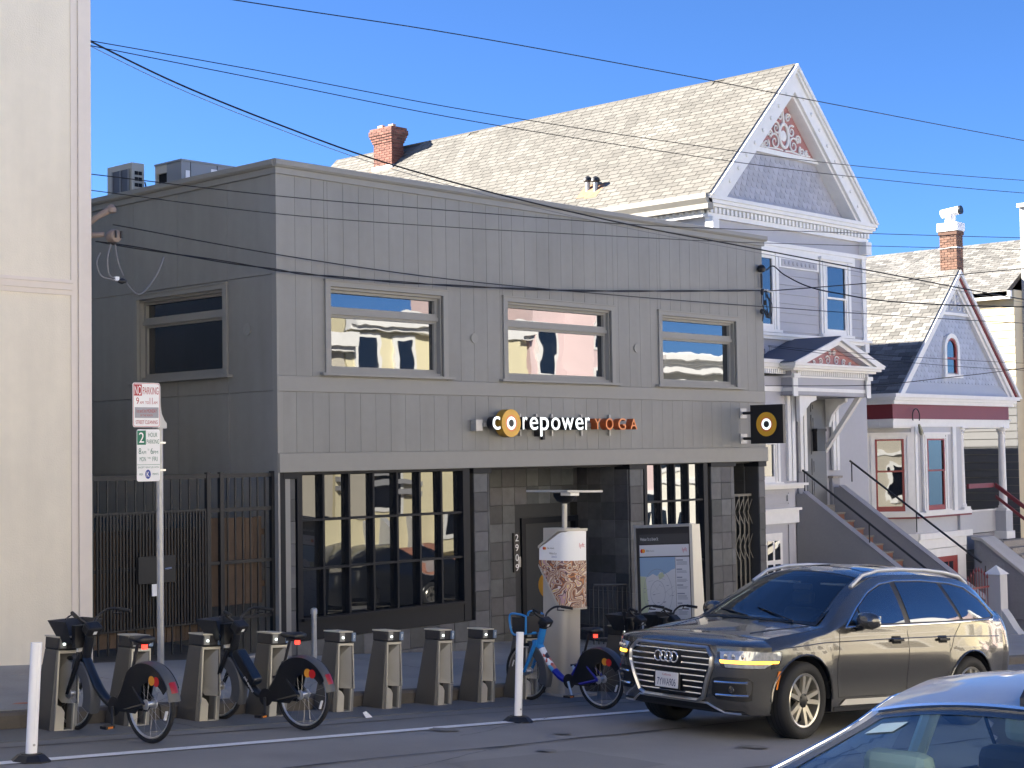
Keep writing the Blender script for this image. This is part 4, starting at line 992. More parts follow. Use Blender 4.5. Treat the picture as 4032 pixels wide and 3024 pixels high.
# columns
def column(x, y, z0, z1, root):
    c = MB().lathe([(.15, z0), (.15, z0+.06), (.125, z0+.09), (.125, z0+.10), (.118, z0+.5), (.098, z1-.22), (.095, z1-.16), (.12, z1-.15), (.12, z1-.12), (.10, z1-.11), (.15, z1-.06), (.15, z1)], (x, y, 0), 'z', 20).build('column', W_, root, True)
    MB().box(x-.19, x+.19, y-.19, y+.19, z0-.08, z0).build('plinth', W_, c); MB().box(x-.18, x+.18, y-.18, y+.18, z1, z1+.04).build('abacus', W_, c)
column(43.06, HY+.12, .11, 2.40, sm); column(45.72, HY+.12, -.02, 2.40, sm)
MB().box(45.50, 45.95, HY-.06, HY+.35, -.80, -.10).build('pedestal', GRYP, sm)
MB().box(45.44, 46.0, HY-.1, HY+.4, -.95, -.72).build('pedestal_base', W_, sm)
MB().box(42.95, 46.0, HY+.3, HY+2.4, -1.2, -.75).build('porch_floor', STUC, sm)
for x0 in (43.3,): MB().box(x0, 45.5, HY+.28, HY+.36, -.72, -.08).build('porch_parapet', GRYP, sm)
MB().box(43.3, 45.5, HY+.24, HY+.4, -.08, -.04).build('porch_parapet_cap', W_, sm)
# block cheek wall and steps at the right
pst = thing('porch_steps', 'grey block porch steps with pale coping and maroon handrail', 'stairs', (45.2, 19.0, S*45+.2))
cw = MB().prism([(22.1, -3.6), (22.1, -.86), (21.85, -.90), (18.7, -3.28), (18.7, -3.6)], 'x', 43.35, 44.15).build('cheek_wall', BLOCK, pst)
for r in range(9):
    z = -.98-r*.27
    ymin = max(18.7, 21.85-(-.90-(z))/.755+.15) if z < -.9 else 21.8
    yy = 22.05; k = 0
    while yy-.5 > ymin:
        MB().box(43.335, 43.352, yy-.5+.006, yy-.006, z-.13-.13, z-.006).build('block', BLOCK, pst); yy -= .51
    MB().box(43.335, 43.352, ymin, yy-.006, z-.26, z-.006).build('block', BLOCK, pst) if yy-ymin > .08 else None
MB().prism([(22.15, -.86), (22.15, -.78), (21.85, -.80), (18.6, -3.23), (18.6, -3.32), (21.85, -.9)], 'x', 43.3, 44.2).build('coping', mat('pale_coping', (0.5, 0.49, 0.47), .8, var=.08), pst)
for i in range(13):
    y = 21.9-i*.28; z = -.95-i*.19
    if z < S*45+.05: break
    MB().box(44.2, 46.2, y-.32, y, z-.9, z).build('step', GRAN, pst)
b = MB(); b.box(43.4, 45.0, HY+.05, HY+.12, .62, .76)
b.prism([(22.2, .62), (22.2, .76), (18.8, -1.72), (18.8, -1.86)], 'x', 45.0, 45.07); b.prism([(22.2, .30), (22.2, .40), (20.4, -.96), (20.4, -1.06)], 'x', 45.01, 45.06)
b.build('maroon_handrail', MAR, pst)
# chimney of the small house
ch2 = thing('ridge_chimney', 'slim brown brick chimney with white cap and tee vent on the grey roof ridge', 'chimney', (43.45, 22.6, 7.0))
BRK2 = mat('brown_brick', (0.17, 0.092, 0.066), .85, var=.2, vscale=20, rnd=.4, bump=.4, bscale=40)
brick_stack(ch2, 43.27, 43.67, 22.34, 22.90, 6.6, 8.28, .075, .20, 0, bm_=BRK2)
MB().box(43.22, 43.72, 22.29, 22.95, 8.28, 8.53).build('cap', PURE_W, ch2)
MB().box(43.245, 43.695, 22.315, 22.925, 8.17, 8.27).build('capping_course', BRK2, ch2)
MB().tube([(43.47, 22.62, 8.5), (43.47, 22.62, 8.80)], [.17, .14], 14).build('flue', PURE_W, ch2, True)
MB().cyl((43.47, 22.32, 8.90), (43.47, 22.90, 8.84), .125, n=14).build('tee', PURE_W, ch2, True)
MB().cyl((43.47, 22.26, 8.905), (43.47, 22.325, 8.90), .13, n=14).build('tee_mouth', BLACK, ch2, True)
MB().box(43.255, 43.685, 22.325, 22.915, 7.76, 7.80).build('strap', GALV, ch2)
for p in ((43.3, 25.2, 6.75), (44.6, 22.5, 5.6), (43.9, 22.3, 6.3)): MB().tube([(43.27, 22.6, 8.0), p], .006, 5).build('guy_wire', DARKG, ch2)
# ================================================================== cream house beyond
CREAM = mat('cream_siding', (0.58, 0.50, 0.34), .65, rnd=.02, var=.03)
DKGR = mat('dark_grey_siding', (0.085, 0.088, 0.095), .65, rnd=.04, var=.04)
cm = thing('cream_sided_house', 'cream house with dark grey lower storey and grey shingle roof beyond the small gable', 'house', (50, 23, S*50+.2))
CX = 48.3
MB().box(CX+.02, 54.4, 23.0, 40, -4, 6.9).build('wall', CREAM, cm)
z = -3.9
while z < 6.8:
    m_ = CREAM if z > 3.15 else DKGR
    MB().add([(CX-.012, 23.0, z), (CX-.012, 40, z), (CX+.02, 40, z), (CX+.02, 23.0, z), (CX+.01, 23.0, z+.245), (CX+.01, 40, z+.245), (CX+.02, 40, z+.245), (CX+.02, 23.0, z+.245)], [(3,2,1,0),(4,5,6,7),(0,1,5,4),(1,2,6,5),(2,3,7,6),(3,0,4,7)]).build('clapboard', m_, cm); z += .25
for y0 in (24.6, 26.2): MB().box(CX-.03, CX+.0, y0, y0+.03, 3.2, 6.7).build('batten', CREAM, cm)
rf = MB()
for sg in (-1, 1):
    rf.add([(51.4, 23.1, 8.9), (51.4+sg*3.35, 23.1, 6.85), (51.4+sg*3.35, 40.2, 6.85), (51.4, 40.2, 8.9), (51.4, 23.1, 8.75), (51.4+sg*3.35, 23.1, 6.7), (51.4+sg*3.35, 40.2, 6.7), (51.4, 40.2, 8.75)],
           [(0,1,2,3),(7,6,5,4),(0,4,5,1),(1,5,6,2),(2,6,7,3),(3,7,4,0)])
cr_ = rf.build('roof', ROOFU, cm)
shingles(cr_, (48.05, 23.1, 6.862), Y, (3.35, 0, 2.05), 17, math.hypot(3.35, 2.05), SH2, .155, .32, 120)
MB().box(48.05, 48.2, 23.0, 40, 6.6, 6.86).build('eave_board', W_, cm)
MB().box(48.9, 54.4, 22.75, 23.0, -4, 9.62).build('false_front', mat('pale_stucco', (0.42, 0.42, 0.41), .8, var=.06), cm)
MB().box(48.8, 54.5, 22.68, 23.05, 9.62, 9.74).build('false_front_cap', W_, cm)
# far neighbours closing the street on the right
FAR1 = mat('far_stucco', (0.40, 0.38, 0.34), .8, dirt=.05)
for k, (x0, x1, y0, h_, c) in enumerate(((55.5, 63, 21.5, 9.5, (0.35, 0.30, 0.26)), (64, 72, 22, 8.5, (0.40, 0.42, 0.44)))):
    t = thing('row_house', ('tan', 'pale grey')[k]+' flat-fronted row house far down the slope past the cream house', 'house', ((x0+x1)/2, y0, S*x0))
    m_ = mat('row_paint', c, .7, dirt=.05)
    MB().box(x0, x1, y0, y0+14, S*x0-1.5, S*x0+h_).build('wall', m_, t); MB().box(x0-.2, x1+.2, y0-.3, y0+.1, S*x0+h_, S*x0+h_+.4).build('cornice', W_, t)
    for zz in (1.2, 4.3):
        for q in range(3):
            xx = x0+1+q*2.2; w = MB().box(xx-.1, xx+1.2, y0-.06, y0, S*x0+zz-.1, S*x0+zz+1.9).build('window', W_, t); MB().box(xx, xx+1.1, y0-.07, y0-.061, S*x0+zz, S*x0+zz+1.8).build('pane', GLASS_H, w)
# gate post and red iron gate at the property line
gp = thing('gate_post', 'white chamfered gate post with pyramid cap and flared foot on the sidewalk', 'post', (34.8, 17.2, sw(34.8, 17.2)))
z0 = sw(34.8, 17.2)
MB().prism([(34.62, 17.02), (34.98, 17.02), (34.98, 17.38), (34.62, 17.38)], 'z', z0, z0+1.35).build('shaft', GRYP, gp)
MB().add([(34.58, 16.98, z0+1.35), (35.02, 16.98, z0+1.35), (35.02, 17.42, z0+1.35), (34.58, 17.42, z0+1.35), (34.8, 17.2, z0+1.56)], [(3, 2, 1, 0), (0, 1, 4), (1, 2, 4), (2, 3, 4), (3, 0, 4)]).build('pyramid_cap', W_, gp)
MB().prism([(17.02, z0), (17.02, z0+.55), (16.9, z0+.4), (16.72, z0+.12), (16.6, z0)], 'x', 34.64, 34.96).build('flared_foot', GRYP, gp)
ig = thing('iron_gate', 'maroon wrought iron gate leaf with spear finials beside white gate post', 'gate', (34.1, 17.3, sw(34.1, 17.3)))
b = MB(); zg = sw(34.1, 17.3); b.box(33.55, 34.6, 17.28, 17.32, zg+.15, zg+.19); b.box(33.55, 34.6, 17.28, 17.32, zg+1.0, zg+1.04); b.build('rail', MAR, ig)
for i in range(8):
    x = 33.6+i*.135; MB().cyl((x, 17.3, zg+.1), (x, 17.3, zg+1.2+.18*math.sin(i/7*math.pi)), .010, n=6).build('bar', MAR, ig); 
    zt = zg+1.2+.18*math.sin(i/7*math.pi); MB().lathe([(.002, 0), (.028, .04), (.002, .14)], (x, 17.3, zt-.01), 'z', 6).build('spear_finial', MAR, ig)

# ================================================================== beige building on the left
BEI = mat('beige_stucco', (0.82, 0.745, 0.60), 0.85, var=.03, vscale=6, dirt=.08, streak=.06, bump=.35, bscale=55)
BEIT = mat('beige_trim', (0.76, 0.68, 0.59), 0.7, var=.03, vscale=9)
be = thing('beige_stucco_building', 'tall plain beige stucco building with moulded string course and corner strip', 'building', (5, 17.2, S*5+.2))
MB().box(-6, 10.60, GY, 36, -2, 11.5).build('wall', BEI, be)
MB().box(10.36, 10.45, GY-.012, GY, -2, 11.3).build('corner_strip', BEIT, be)
MB().box(10.455, 10.63, GY-.03, GY+.0, -2, 11.3).build('corner_strip', BEIT, be)
b = MB(); b.box(-6.05, 10.36, GY-.07, GY, 3.98, 4.02); b.box(-6.05, 10.36, GY-.05, GY, 3.90, 3.98); b.box(-6.05, 10.36, GY-.025, GY, 3.84, 3.90); b.build('string_course', BEIT, be)
for zz in (4.7, 7.6):
    for xx in (0.5, 4.2):
        w = MB().box(xx-.1, xx+1.6, GY-.05, GY, zz-.1, zz+1.7).build('window', W_, be); MB().box(xx, xx+1.5, GY-.06, GY-.051, zz, zz+1.6).build('pane', GLASS, w)
MB().box(-6.2, 10.75, GY-.25, 36, 11.5, 11.8).build('parapet', BEIT, be)
# ================================================================== houses across the street (behind the camera, seen in the glass)
def opp_house(name, label, x0, x1, y, h_, col, wins, roof='flat', bay=None, trim=W_, stairs=False):
    gz = S*(x0+x1)/2
    t = thing(name, label, 'house', ((x0+x1)/2, y, gz), 0, 'houses across the street mirrored in the windows')
    m_ = mat(name+'_paint', col, .75, var=.03, dirt=.05)
    MB().box(x0, x1, y-6, y, gz-3, gz+h_).build('wall', m_, t)
    b = MB(); b.box(x0-.1, x1+.1, y, y+.35, gz+h_-.5, gz+h_-.35); b.box(x0-.1, x1+.1, y, y+.55, gz+h_-.35, gz+h_+.1); b.build('cornice', trim, t)
    MB().box(x0-.05, x1+.05, y, y+.12, gz+h_*.5-.12, gz+h_*.5+.05).build('belt_course', trim, t)
    if bay:
        for bx0, bx1 in bay:
            bb = MB().prism([(bx0, y), (bx0+.6, y+.8), (bx1-.6, y+.8), (bx1, y)], 'z', gz+1.6, gz+h_-.55).build('bay', m_, t)
            MB().prism([(bx0-.1, y), (bx0+.55, y+.95), (bx1-.55, y+.95), (bx1+.1, y)], 'z', gz+h_-.55, gz+h_-.15).build('bay_cornice', trim, bb)
            MB().prism([(bx0-.05, y), (bx0+.57, y+.88), (bx1-.57, y+.88), (bx1+.05, y)], 'z', gz+h_*.5-.1, gz+h_*.5+.12).build('bay_belt', trim, bb)
            for z0 in [q for q in (gz+2.1, gz+h_*.5+.55, gz+h_*.5+3.1) if q+1.9 < gz+h_]:
                w_ = bx1-bx0-1.5
                wn_ = MB().box((bx0+bx1)/2-w_/2-.12, (bx0+bx1)/2+w_/2+.12, y+.8, y+.86, z0-.12, z0+1.75).build('window', trim, bb)
                MB().box((bx0+bx1)/2-w_/2, (bx0+bx1)/2+w_/2, y+.861, y+.87, z0, z0+1.62).build('pane', GLASS_D, wn_)
    for wx, wz, ww, wh in wins:
        w = MB().box(wx-.14, wx+ww+.14, y, y+.07, gz+wz-.14, gz+wz+wh+.14).build('window', trim, t)
        MB().box(wx, wx+ww, y+.071, y+.08, gz+wz, gz+wz+wh).build('pane', GLASS_D, w)
    return t, gz, m_
OY = -3.0
opp_house('tan_house', 'tan stucco house across the street mirrored beside the yellow one', 20.5, 32.3, OY, 7.6, (0.50, 0.46, 0.38), [(22, 1.5, 1.4, 1.7), (25, 1.5, 1.4, 1.7), (28.5, 1.5, 1.4, 1.7), (22, 4.6, 1.4, 1.7), (25, 4.6, 1.4, 1.7), (28.5, 4.6, 1.4, 1.7)])
t, gz, m_ = opp_house('yellow_house', 'pale yellow bay-windowed house across the street mirrored in the shop windows', 32.4, 40.6, OY, 9.1, (0.72, 0.65, 0.43), [(32.8, 6.85, .75, 1.5), (34.4, 6.85, .75, 1.5), (33.2, 2.9, 1.0, 1.8)], bay=[(36.2, 40.0)])
for i in range(9):
    MB().box(33.6+i*.0, 35.4, OY+2.6-i*.29, OY+3.0-i*.29, gz-.4, gz+.1+i*.19).build('step', TERRA, t)
MB().prism([(OY, gz-.5), (OY+3.1, gz-.5), (OY+3.1, gz+.6), (OY, gz+2.7)], 'x', 35.4, 35.65).build('stair_wall', GRYP, t)
MB().prism([(OY, gz-.5), (OY+3.1, gz-.5), (OY+3.1, gz+.6), (OY, gz+2.7)], 'x', 33.3, 33.55).build('stair_wall', GRYP, t)
for zz in (3.2, 3.5): MB().box(32.4, 40.6, OY, OY+.25, gz+zz+.3, gz+zz+.45).build('ledge', STUC, t)
opp_house('pink_house', 'pink and white Victorian across the street mirrored in the middle window', 40.8, 47.3, OY, 12.0, (0.70, 0.54, 0.53), [(41.3, 8.0, .7, 1.7), (41.3, 4.4, .7, 1.7)], bay=[(42.6, 46.8)])
t, gz, m_ = opp_house('white_house', 'white flat-topped building with heavy cornice across the street mirrored in the right window', 47.5, 58.0, OY, 9.6, (0.78, 0.75, 0.66), [(49, 1.8, 1.2, 1.8), (52, 1.8, 1.2, 1.8), (55, 1.8, 1.2, 1.8), (49, 5.3, 1.2, 1.8), (52, 5.3, 1.2, 1.8), (55, 5.3, 1.2, 1.8)])
for zz, pr in ((8.4, .5), (8.9, .8), (9.4, 1.0)): MB().box(47.3, 58.2, OY, OY+pr, gz+zz, gz+zz+.2).build('cornice_step', W_, t)
opp_house('grey_green_house', 'grey-green stucco house behind the viewer across the street', 10.2, 20.3, OY, 7.2, (0.60, 0.59, 0.50), [(12, 1.4, 1.4, 1.8), (15.5, 1.4, 1.4, 1.8), (12, 4.4, 1.4, 1.7), (15.5, 4.4, 1.4, 1.7)])
opp_house('sand_house', 'sand coloured stucco house behind the viewer up the slope', -8, 10.0, OY, 8.0, (0.72, 0.64, 0.50), [(-5, 1.4, 1.4, 1.8), (-1, 1.4, 1.4, 1.8), (3, 1.4, 1.4, 1.8), (7, 1.4, 1.4, 1.8), (-1, 4.8, 1.4, 1.7), (3, 4.8, 1.4, 1.7), (7, 4.8, 1.4, 1.7)])
opp_house('cream_row_house', 'cream row house across the street past the white building', 58.3, 72, OY, 9.0, (0.72, 0.66, 0.55), [(60, 1.8, 1.2, 1.8), (64, 1.8, 1.2, 1.8), (68, 1.8, 1.2, 1.8), (60, 5.3, 1.2, 1.8), (64, 5.3, 1.2, 1.8), (68, 5.3, 1.2, 1.8)])
# ================================================================== alley fence
IRON = mat('black_iron', (0.014, 0.015, 0.018), .5, .2)
PLANK = mat('brown_plank', (0.10, 0.068, 0.047), .8, var=.18, vscale=8, rnd=.18, streak=.1)
FY = 17.10
fen = thing('iron_alley_fence', 'tall black iron bar fence with dense gate closing the alley', 'fence', (12.0, FY, sw(12, FY)))
for z, r in ((1.61, .028), (1.16, .026), (.47, .022), (-.27, .022)): MB().box(10.64, 13.5, FY-r*.6, FY+r*.6, z-r, z+r).build('rail', IRON, fen)
for x in (10.68, 12.43, 12.64, 13.49): MB().box(x-.03, x+.03, FY-.03, FY+.03, sw(x, FY)-.05, 1.66).build('post', IRON, fen)
def bars(x0, x1, step, z0, z1, yy, r=.009):
    x = x0
    while x < x1:
        MB().box(x-r, x+r, yy-r, yy+r, z0 if z0 is not None else sw(x, FY)+.06, z1).build('bar', IRON, fen); x += step
bars(10.80, 12.40, .135, None, 1.61, FY+.02); bars(12.76, 13.45, .124, None, 1.61, FY+.02)
bars(10.76, 12.42, .0475, -.27, 1.16, FY-.02, .010)
MB().box(11.33, 11.87, FY-.06, FY-.033, .28, .62).build('lock_plate', IRON, fen)
MB().cyl((11.72, FY-.06, .45), (11.80, FY-.09, .46), .014, n=8).build('latch_handle', STEEL, fen, True)
MB().box(11.52, 11.64, FY-.075, FY-.061, .12, .27).build('paper_tag', PURE_W, fen)
MB().box(10.64, 13.52, FY-.1, FY+.09, sw(12, 17)-.4, sw(13.5, 17)+.06).build('sill_kerb', CONC, fen)
scr = thing('plank_screen', 'brown vertical plank screen behind the iron alley fence', 'fence', (12.6, 17.24, sw(12.6, 17.24)))
x = 10.75
while x < 14.0:
    w = .14; top = 1.045+random.uniform(-.01, .01) if x > 12.4 else .95
    if x+w < 13.52: MB().box(x, x+w-.006, 17.22+random.uniform(0, .01), 17.25, -.11 if x > 12.4 else -.5, top).build('plank', PLANK, scr)
    x += w
for z in (.8, .1): MB().box(10.75, 13.5, 17.26, 17.31, z, z+.08).build('rail', PLANK, scr)
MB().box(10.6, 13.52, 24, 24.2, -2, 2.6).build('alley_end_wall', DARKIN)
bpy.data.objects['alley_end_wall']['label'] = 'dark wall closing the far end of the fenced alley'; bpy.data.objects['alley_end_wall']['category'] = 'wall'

# ================================================================== signs on the pole
SIGNR = mat('sign_red', (0.42, 0.02, 0.03), .45); SIGNG = mat('sign_green', (0.0, 0.16, 0.085), .45); SIGNGR = mat('sign_grey', (0.33, 0.33, 0.36), .5); SIGNB = mat('sign_blue', (0.02, 0.05, 0.30), .45); TXTG = mat('sign_dark_green', (0.03, 0.16, 0.11), .5)
PXs, PYs = 9.607, 14.05
pole = thing('sign_pole', 'galvanised street pole with sign cap standing on the sidewalk', 'pole', (PXs, PYs, sw(PXs, PYs)))
MB().cyl((PXs, PYs, sw(PXs, PYs)-.05), (PXs, PYs, 2.19), .035, n=14).build('tube', GALV, pole, True)
MB().prism([(PXs-.055, 2.16), (PXs+.055, 2.16), (PXs+.055, 2.215), (PXs+.03, 2.24), (PXs-.005, 2.31), (PXs-.02, 2.40), (PXs-.02, 2.60), (PXs-.045, 2.60), (PXs-.045, 2.22)], 'y', PYs-.05, PYs+.05).build('cap_bracket', GALV, pole)
MB().box(PXs-.08, PXs+.045, PYs-.045, PYs+.045, 1.715, 1.735).build('clamp', STEEL, pole); MB().box(PXs-.08, PXs+.045, PYs-.045, PYs+.045, 2.0, 2.02).build('clamp', STEEL, pole)
MB().lathe([(.06, 0), (.05, .04), (.036, .06)], (PXs, PYs, sw(PXs, PYs)), 'z', 14).build('base_collar', GALV, pole, True)
def rounded(x0, x1, z0, z1, r, n=5):
    pts = []
    for cx_, cz_, a0 in ((x1-r, z1-r, 0), (x0+r, z1-r, 90), (x0+r, z0+r, 180), (x1-r, z0+r, 270)):
        for i in range(n+1): a = R(a0+90*i/n); pts.append((cx_+r*math.cos(a), cz_+r*math.sin(a)))
    return pts
def road_sign(name, label, x0, x1, z0, z1, y):
    s_ = thing(name, label, 'sign', ((x0+x1)/2, y, z0), 0, 'parking signs on the pole')
    MB().prism(rounded(x0, x1, z0, z1, .025), 'y', y, y+.003).build('plate', PURE_W, s_)
    return s_
SYs = PYs-.062
s1 = road_sign('parking_sign', 'white and red no parking street cleaning sign at the pole top', 9.24, 9.572, 2.172, 2.632, SYs)
fr = MB(); po = rounded(9.246, 9.566, 2.178, 2.626, .022); pi_ = rounded(9.251, 9.561, 2.183, 2.621, .019); n = len(po)
fr.add([(a, SYs-.001, c) for a, c in po] + [(a, SYs-.001, c) for a, c in pi_], [(i, (i+1) % n, n+(i+1) % n, n+i) for i in range(n)]).build('border', SIGNR, s1)
MB().box(9.256, 9.350, SYs-.002, SYs-.0002, 2.497, 2.614).build('red_field', SIGNR, s1)
text('lettering', 'NO', (9.262, SYs-.003, 2.508), X, Z, .082, .092, PURE_W, s1)
text('lettering', 'PARKING', (9.362, SYs-.002, 2.512), X, Z, .19, .075, SIGNR, s1)
text('lettering', '9', (9.28, SYs-.002, 2.41), X, Z, .034, .068, SIGNR, s1); text('lettering', 'AM  TO', (9.325, SYs-.002, 2.412), X, Z, .11, .028, SIGNR, s1)
text('lettering', '11', (9.445, SYs-.002, 2.41), X, Z, .034, .068, SIGNR, s1); text('lettering', 'AM', (9.49, SYs-.002, 2.412), X, Z, .048, .028, SIGNR, s1)
MB().box(9.264, 9.552, SYs-.002, SYs-.0002, 2.268, 2.378).build('grey_field', SIGNGR, s1)
text('lettering', '1st and 3rd MONDAY', (9.285, SYs-.003, 2.322), X, Z, .245, .036, SIGNR, s1); text('lettering', 'OF THE MONTH', (9.33, SYs-.003, 2.284), X, Z, .15, .02, SIGNR, s1)
text('lettering', 'STREET CLEANING', (9.275, SYs-.002, 2.205), X, Z, .265, .038, SIGNR, s1)
s2 = road_sign('parking_sign', 'white and green two hour parking sign with blue K below the red one', 9.287, 9.568, 1.612, 2.15, SYs)
MB().box(9.292, 9.396, SYs-.002, SYs-.0002, 1.99, 2.138).build('green_field', SIGNG, s2)
text('lettering', '2', (9.313, SYs-.003, 2.012), X, Z, .06, .105, PURE_W, s2)
text('lettering', 'HOUR', (9.425, SYs-.002, 2.07), X, Z, .11, .045, TXTG, s2); text('lettering', 'PARKING', (9.405, SYs-.002, 2.0), X, Z, .155, .045, TXTG, s2)
text('lettering', '8', (9.308, SYs-.002, 1.895), X, Z, .03, .06, TXTG, s2); text('lettering', 'AM', (9.342, SYs-.002, 1.895), X, Z, .055, .032, TXTG, s2); text('lettering', 'TO', (9.415, SYs-.002, 1.93), X, Z, .022, .018, TXTG, s2)
text('lettering', '6', (9.452, SYs-.002, 1.895), X, Z, .03, .06, TXTG, s2); text('lettering', 'PM', (9.486, SYs-.002, 1.895), X, Z, .058, .032, TXTG, s2)
text('lettering', 'MON', (9.32, SYs-.002, 1.82), X, Z, .075, .045, TXTG, s2); text('lettering', 'THRU', (9.412, SYs-.002, 1.845), X, Z, .045, .018, TXTG, s2); text('lettering', 'FRI', (9.475, SYs-.002, 1.82), X, Z, .06, .045, TXTG, s2)
MB().box(9.29, 9.565, SYs-.0015, SYs-.0002, 1.782, 1.786).build('rule', TXTG, s2)
text('lettering', 'EXCEPT VEHICLES WITH', (9.30, SYs-.002, 1.748), X, Z, .255, .018, TXTG, s2); text('lettering', 'AREA', (9.31, SYs-.002, 1.675), X, Z, .05, .022, TXTG, s2); text('lettering', 'PERMITS', (9.475, SYs-.002, 1.675), X, Z, .075, .022, TXTG, s2)
disc(MB(), (9.42, SYs, 1.685), .034, X, Z*1.4, 24, .0015).build('blue_oval', SIGNB, s2)
text('lettering', 'K', (9.403, SYs-.003, 1.658), X, Z, .034, .054, PURE_W, s2)

# ================================================================== delineator posts, bollard
DW = mat('delineator_white', (0.86, 0.86, 0.88), .35)
def delineator(x, y, label):
    z = rz_(x); t = thing('delineator_post', label, 'post', (x, y, z), 0, 'white flexible posts on the lane line', absolute=False)
    t.rotation_euler = (0, R(3.2), 0)
    MB().lathe([(.155, .0), (.155, .012), (.105, .055), (.085, .06), (.085, .065)], (0, 0, 0), 'z', 8).build('rubber_base', BLACK, t)
    MB().add([(.047*math.cos(a), .034*math.sin(a), z_) for z_ in (.06, .92) for a in [2*math.pi*i/16 for i in range(16)]], [(i, (i+1) % 16, 16+(i+1) % 16, 16+i) for i in range(16)] + [tuple(range(16, 32))]).build('post', DW, t, True)
    MB().box(-.004, .004, -.037, -.03, .12, .9).build('seam_rib', DW, t); MB().lathe([(.010, -.040), (.010, -.032)], (0, 0, .13), 'y', 8).build('bolt', GALV, t)
delineator(6.53, 11.31, 'white flexible lane post on black rubber base beside the first docked black bike')
delineator(12.10, 11.31, 'white flexible lane post on black rubber base beside the blue bike')
bo = thing('pipe_bollard', 'short grey steel pipe bollard with cap by the slate wall', 'bollard', (13.70, 16.5, sw(13.7, 16.5)))
zb0 = sw(13.7, 16.5)
MB().cyl((13.7, 16.5, zb0-.02), (13.7, 16.5, -.215), .036, n=14).build('pipe', GALV, bo, True)
MB().lathe([(.047, -.25), (.047, -.20), (.035, -.175), (.004, -.165)], (13.7, 16.5, 0), 'z', 14).build('cap', GALV, bo, True)

# ================================================================== bike docks
DOCKM = mat('dock_bronze_grey', (0.26, 0.258, 0.25), .4, .35, var=.05, vscale=10)
DOCKE = mat('dock_pale_edge', (0.56, 0.53, 0.45), .4, .3)
DOCKS = mat('dock_side_shade', (0.085, 0.085, 0.086), .5, .3)  # darker colour stands in for shade on sides turned from the light
DOCKD = mat('dock_slot_dark', (0.035, 0.035, 0.034), .6)
LED = mat('dock_led', (0.8, 0.9, 0.85), .3, emit=(.85, 1, .95), estr=1.5)
STK = mat('dock_sticker', (0.18, 0.25, 0.36), .5)
def make_dock():
    """front face at y=0 (towards the street), x -0.16..0.16"""
    t = thing('bike_dock', '', 'bike dock', (0, 0, 0), absolute=False)
    def cheek(x0, x1): return MB().add([(x0-.012*(x0 < 0), 0, 0), (x1, 0, 0), (x1, .34, 0), (x0-.012*(x0 < 0), .34, 0), (x0, .05, .70), (x1, .05, .70), (x1, .24, .70), (x0, .24, .70)], [(3,2,1,0),(4,5,6,7),(0,1,5,4),(1,2,6,5),(2,3,7,6),(3,0,4,7)])
    MB().add([(-.165, .03, 0), (-.125, .0, 0), (-.125, .36, 0), (-.165, .36, 0), (-.125, .05, .72), (-.10, .04, .72), (-.10, .26, .72), (-.125, .26, .72)], [(3,2,1,0),(4,5,6,7),(0,1,5,4),(1,2,6,5),(2,3,7,6),(3,0,4,7)]).build('side_shell', DOCKS, t)
    MB().add([(.13, .0, 0), (.165, .03, 0), (.165, .36, 0), (.13, .36, 0), (.11, .04, .72), (.13, .05, .72), (.13, .26, .72), (.11, .26, .72)], [(3,2,1,0),(4,5,6,7),(0,1,5,4),(1,2,6,5),(2,3,7,6),(3,0,4,7)]).build('side_shell', DOCKS, t)
    MB().box(-.11, .115, .255, .275, 0, .72).build('back_panel', DOCKD, t)
    # folded inner panel, the facet seen in the opening
    MB().add([(.125, .01, .30), (.11, .045, .70), (-.02, .25, .70), (-.10, .25, .42), (.02, .12, .24), (.125, .02, .24)], [(0, 1, 2, 3, 4, 5)]).build('wheel_guide', DOCKM, t)
    MB().prism([(-.125, .0), (-.022, .0), (-.022, .17), (-.06, .215), (-.125, .24)], 'y', -.005, .2).build('foot_block', DOCKE, t)
    MB().box(.085, .13, -.005, .12, 0, .24).build('foot_block', DOCKM, t)
    MB().box(.078, .090, -.010, .02, .0, .245).build('edge_strip', DOCKE, t)
    b = MB(); b.add([(-.128, -.006, .0), (-.110, -.006, .0), (-.094, .034, .715), (-.112, .034, .715), (-.128, .02, 0), (-.11, .02, 0), (-.094, .06, .715), (-.112, .06, .715)], [(3,2,1,0),(4,5,6,7),(0,1,5,4),(1,2,6,5),(2,3,7,6),(3,0,4,7)]).build('edge_strip', DOCKE, t)
    b = MB(); b.add([(.13, -.004, .24), (.142, -.004, .24), (.128, .036, .715), (.116, .036, .715), (.13, .02, .24), (.142, .02, .24), (.128, .06, .715), (.116, .06, .715)], [(3,2,1,0),(4,5,6,7),(0,1,5,4),(1,2,6,5),(2,3,7,6),(3,0,4,7)]).build('edge_strip', DOCKE, t)
    MB().box(-.112, .128, .03, .06, .69, .715).build('edge_strip', DOCKE, t)
    hd = bev(MB().box(-.125, .13, .025, .27, .722, .835).build('head', DARKG, t), .012)
    MB().box(-.128, .10, .02, .28, .828, .842).build('head_rim', DOCKE, hd)
    MB().box(-.11, -.035, .016, .03, .735, .825).build('light_panel', DOCKM, hd); MB().lathe([(.010, .0), (.010, .012)], (-.065, .004, .775), 'y', 10).build('led', LED, hd)
    MB().box(.085, .135, .006, .12, .735, .825).build('sticker_plate', STK, hd); text('lettering', 'P', (.10, .004, .755), X, Z, .02, .045, PURE_W, hd)
    MB().box(-.03, .08, -.02, .10, .0, .018).build('foot_bar', STEEL, t)
    bev(MB().box(-.20, .20, -.05, .42, -.01, .006).build('ground_plate', DARKG, t), .003)
    return t
proto = make_dock()
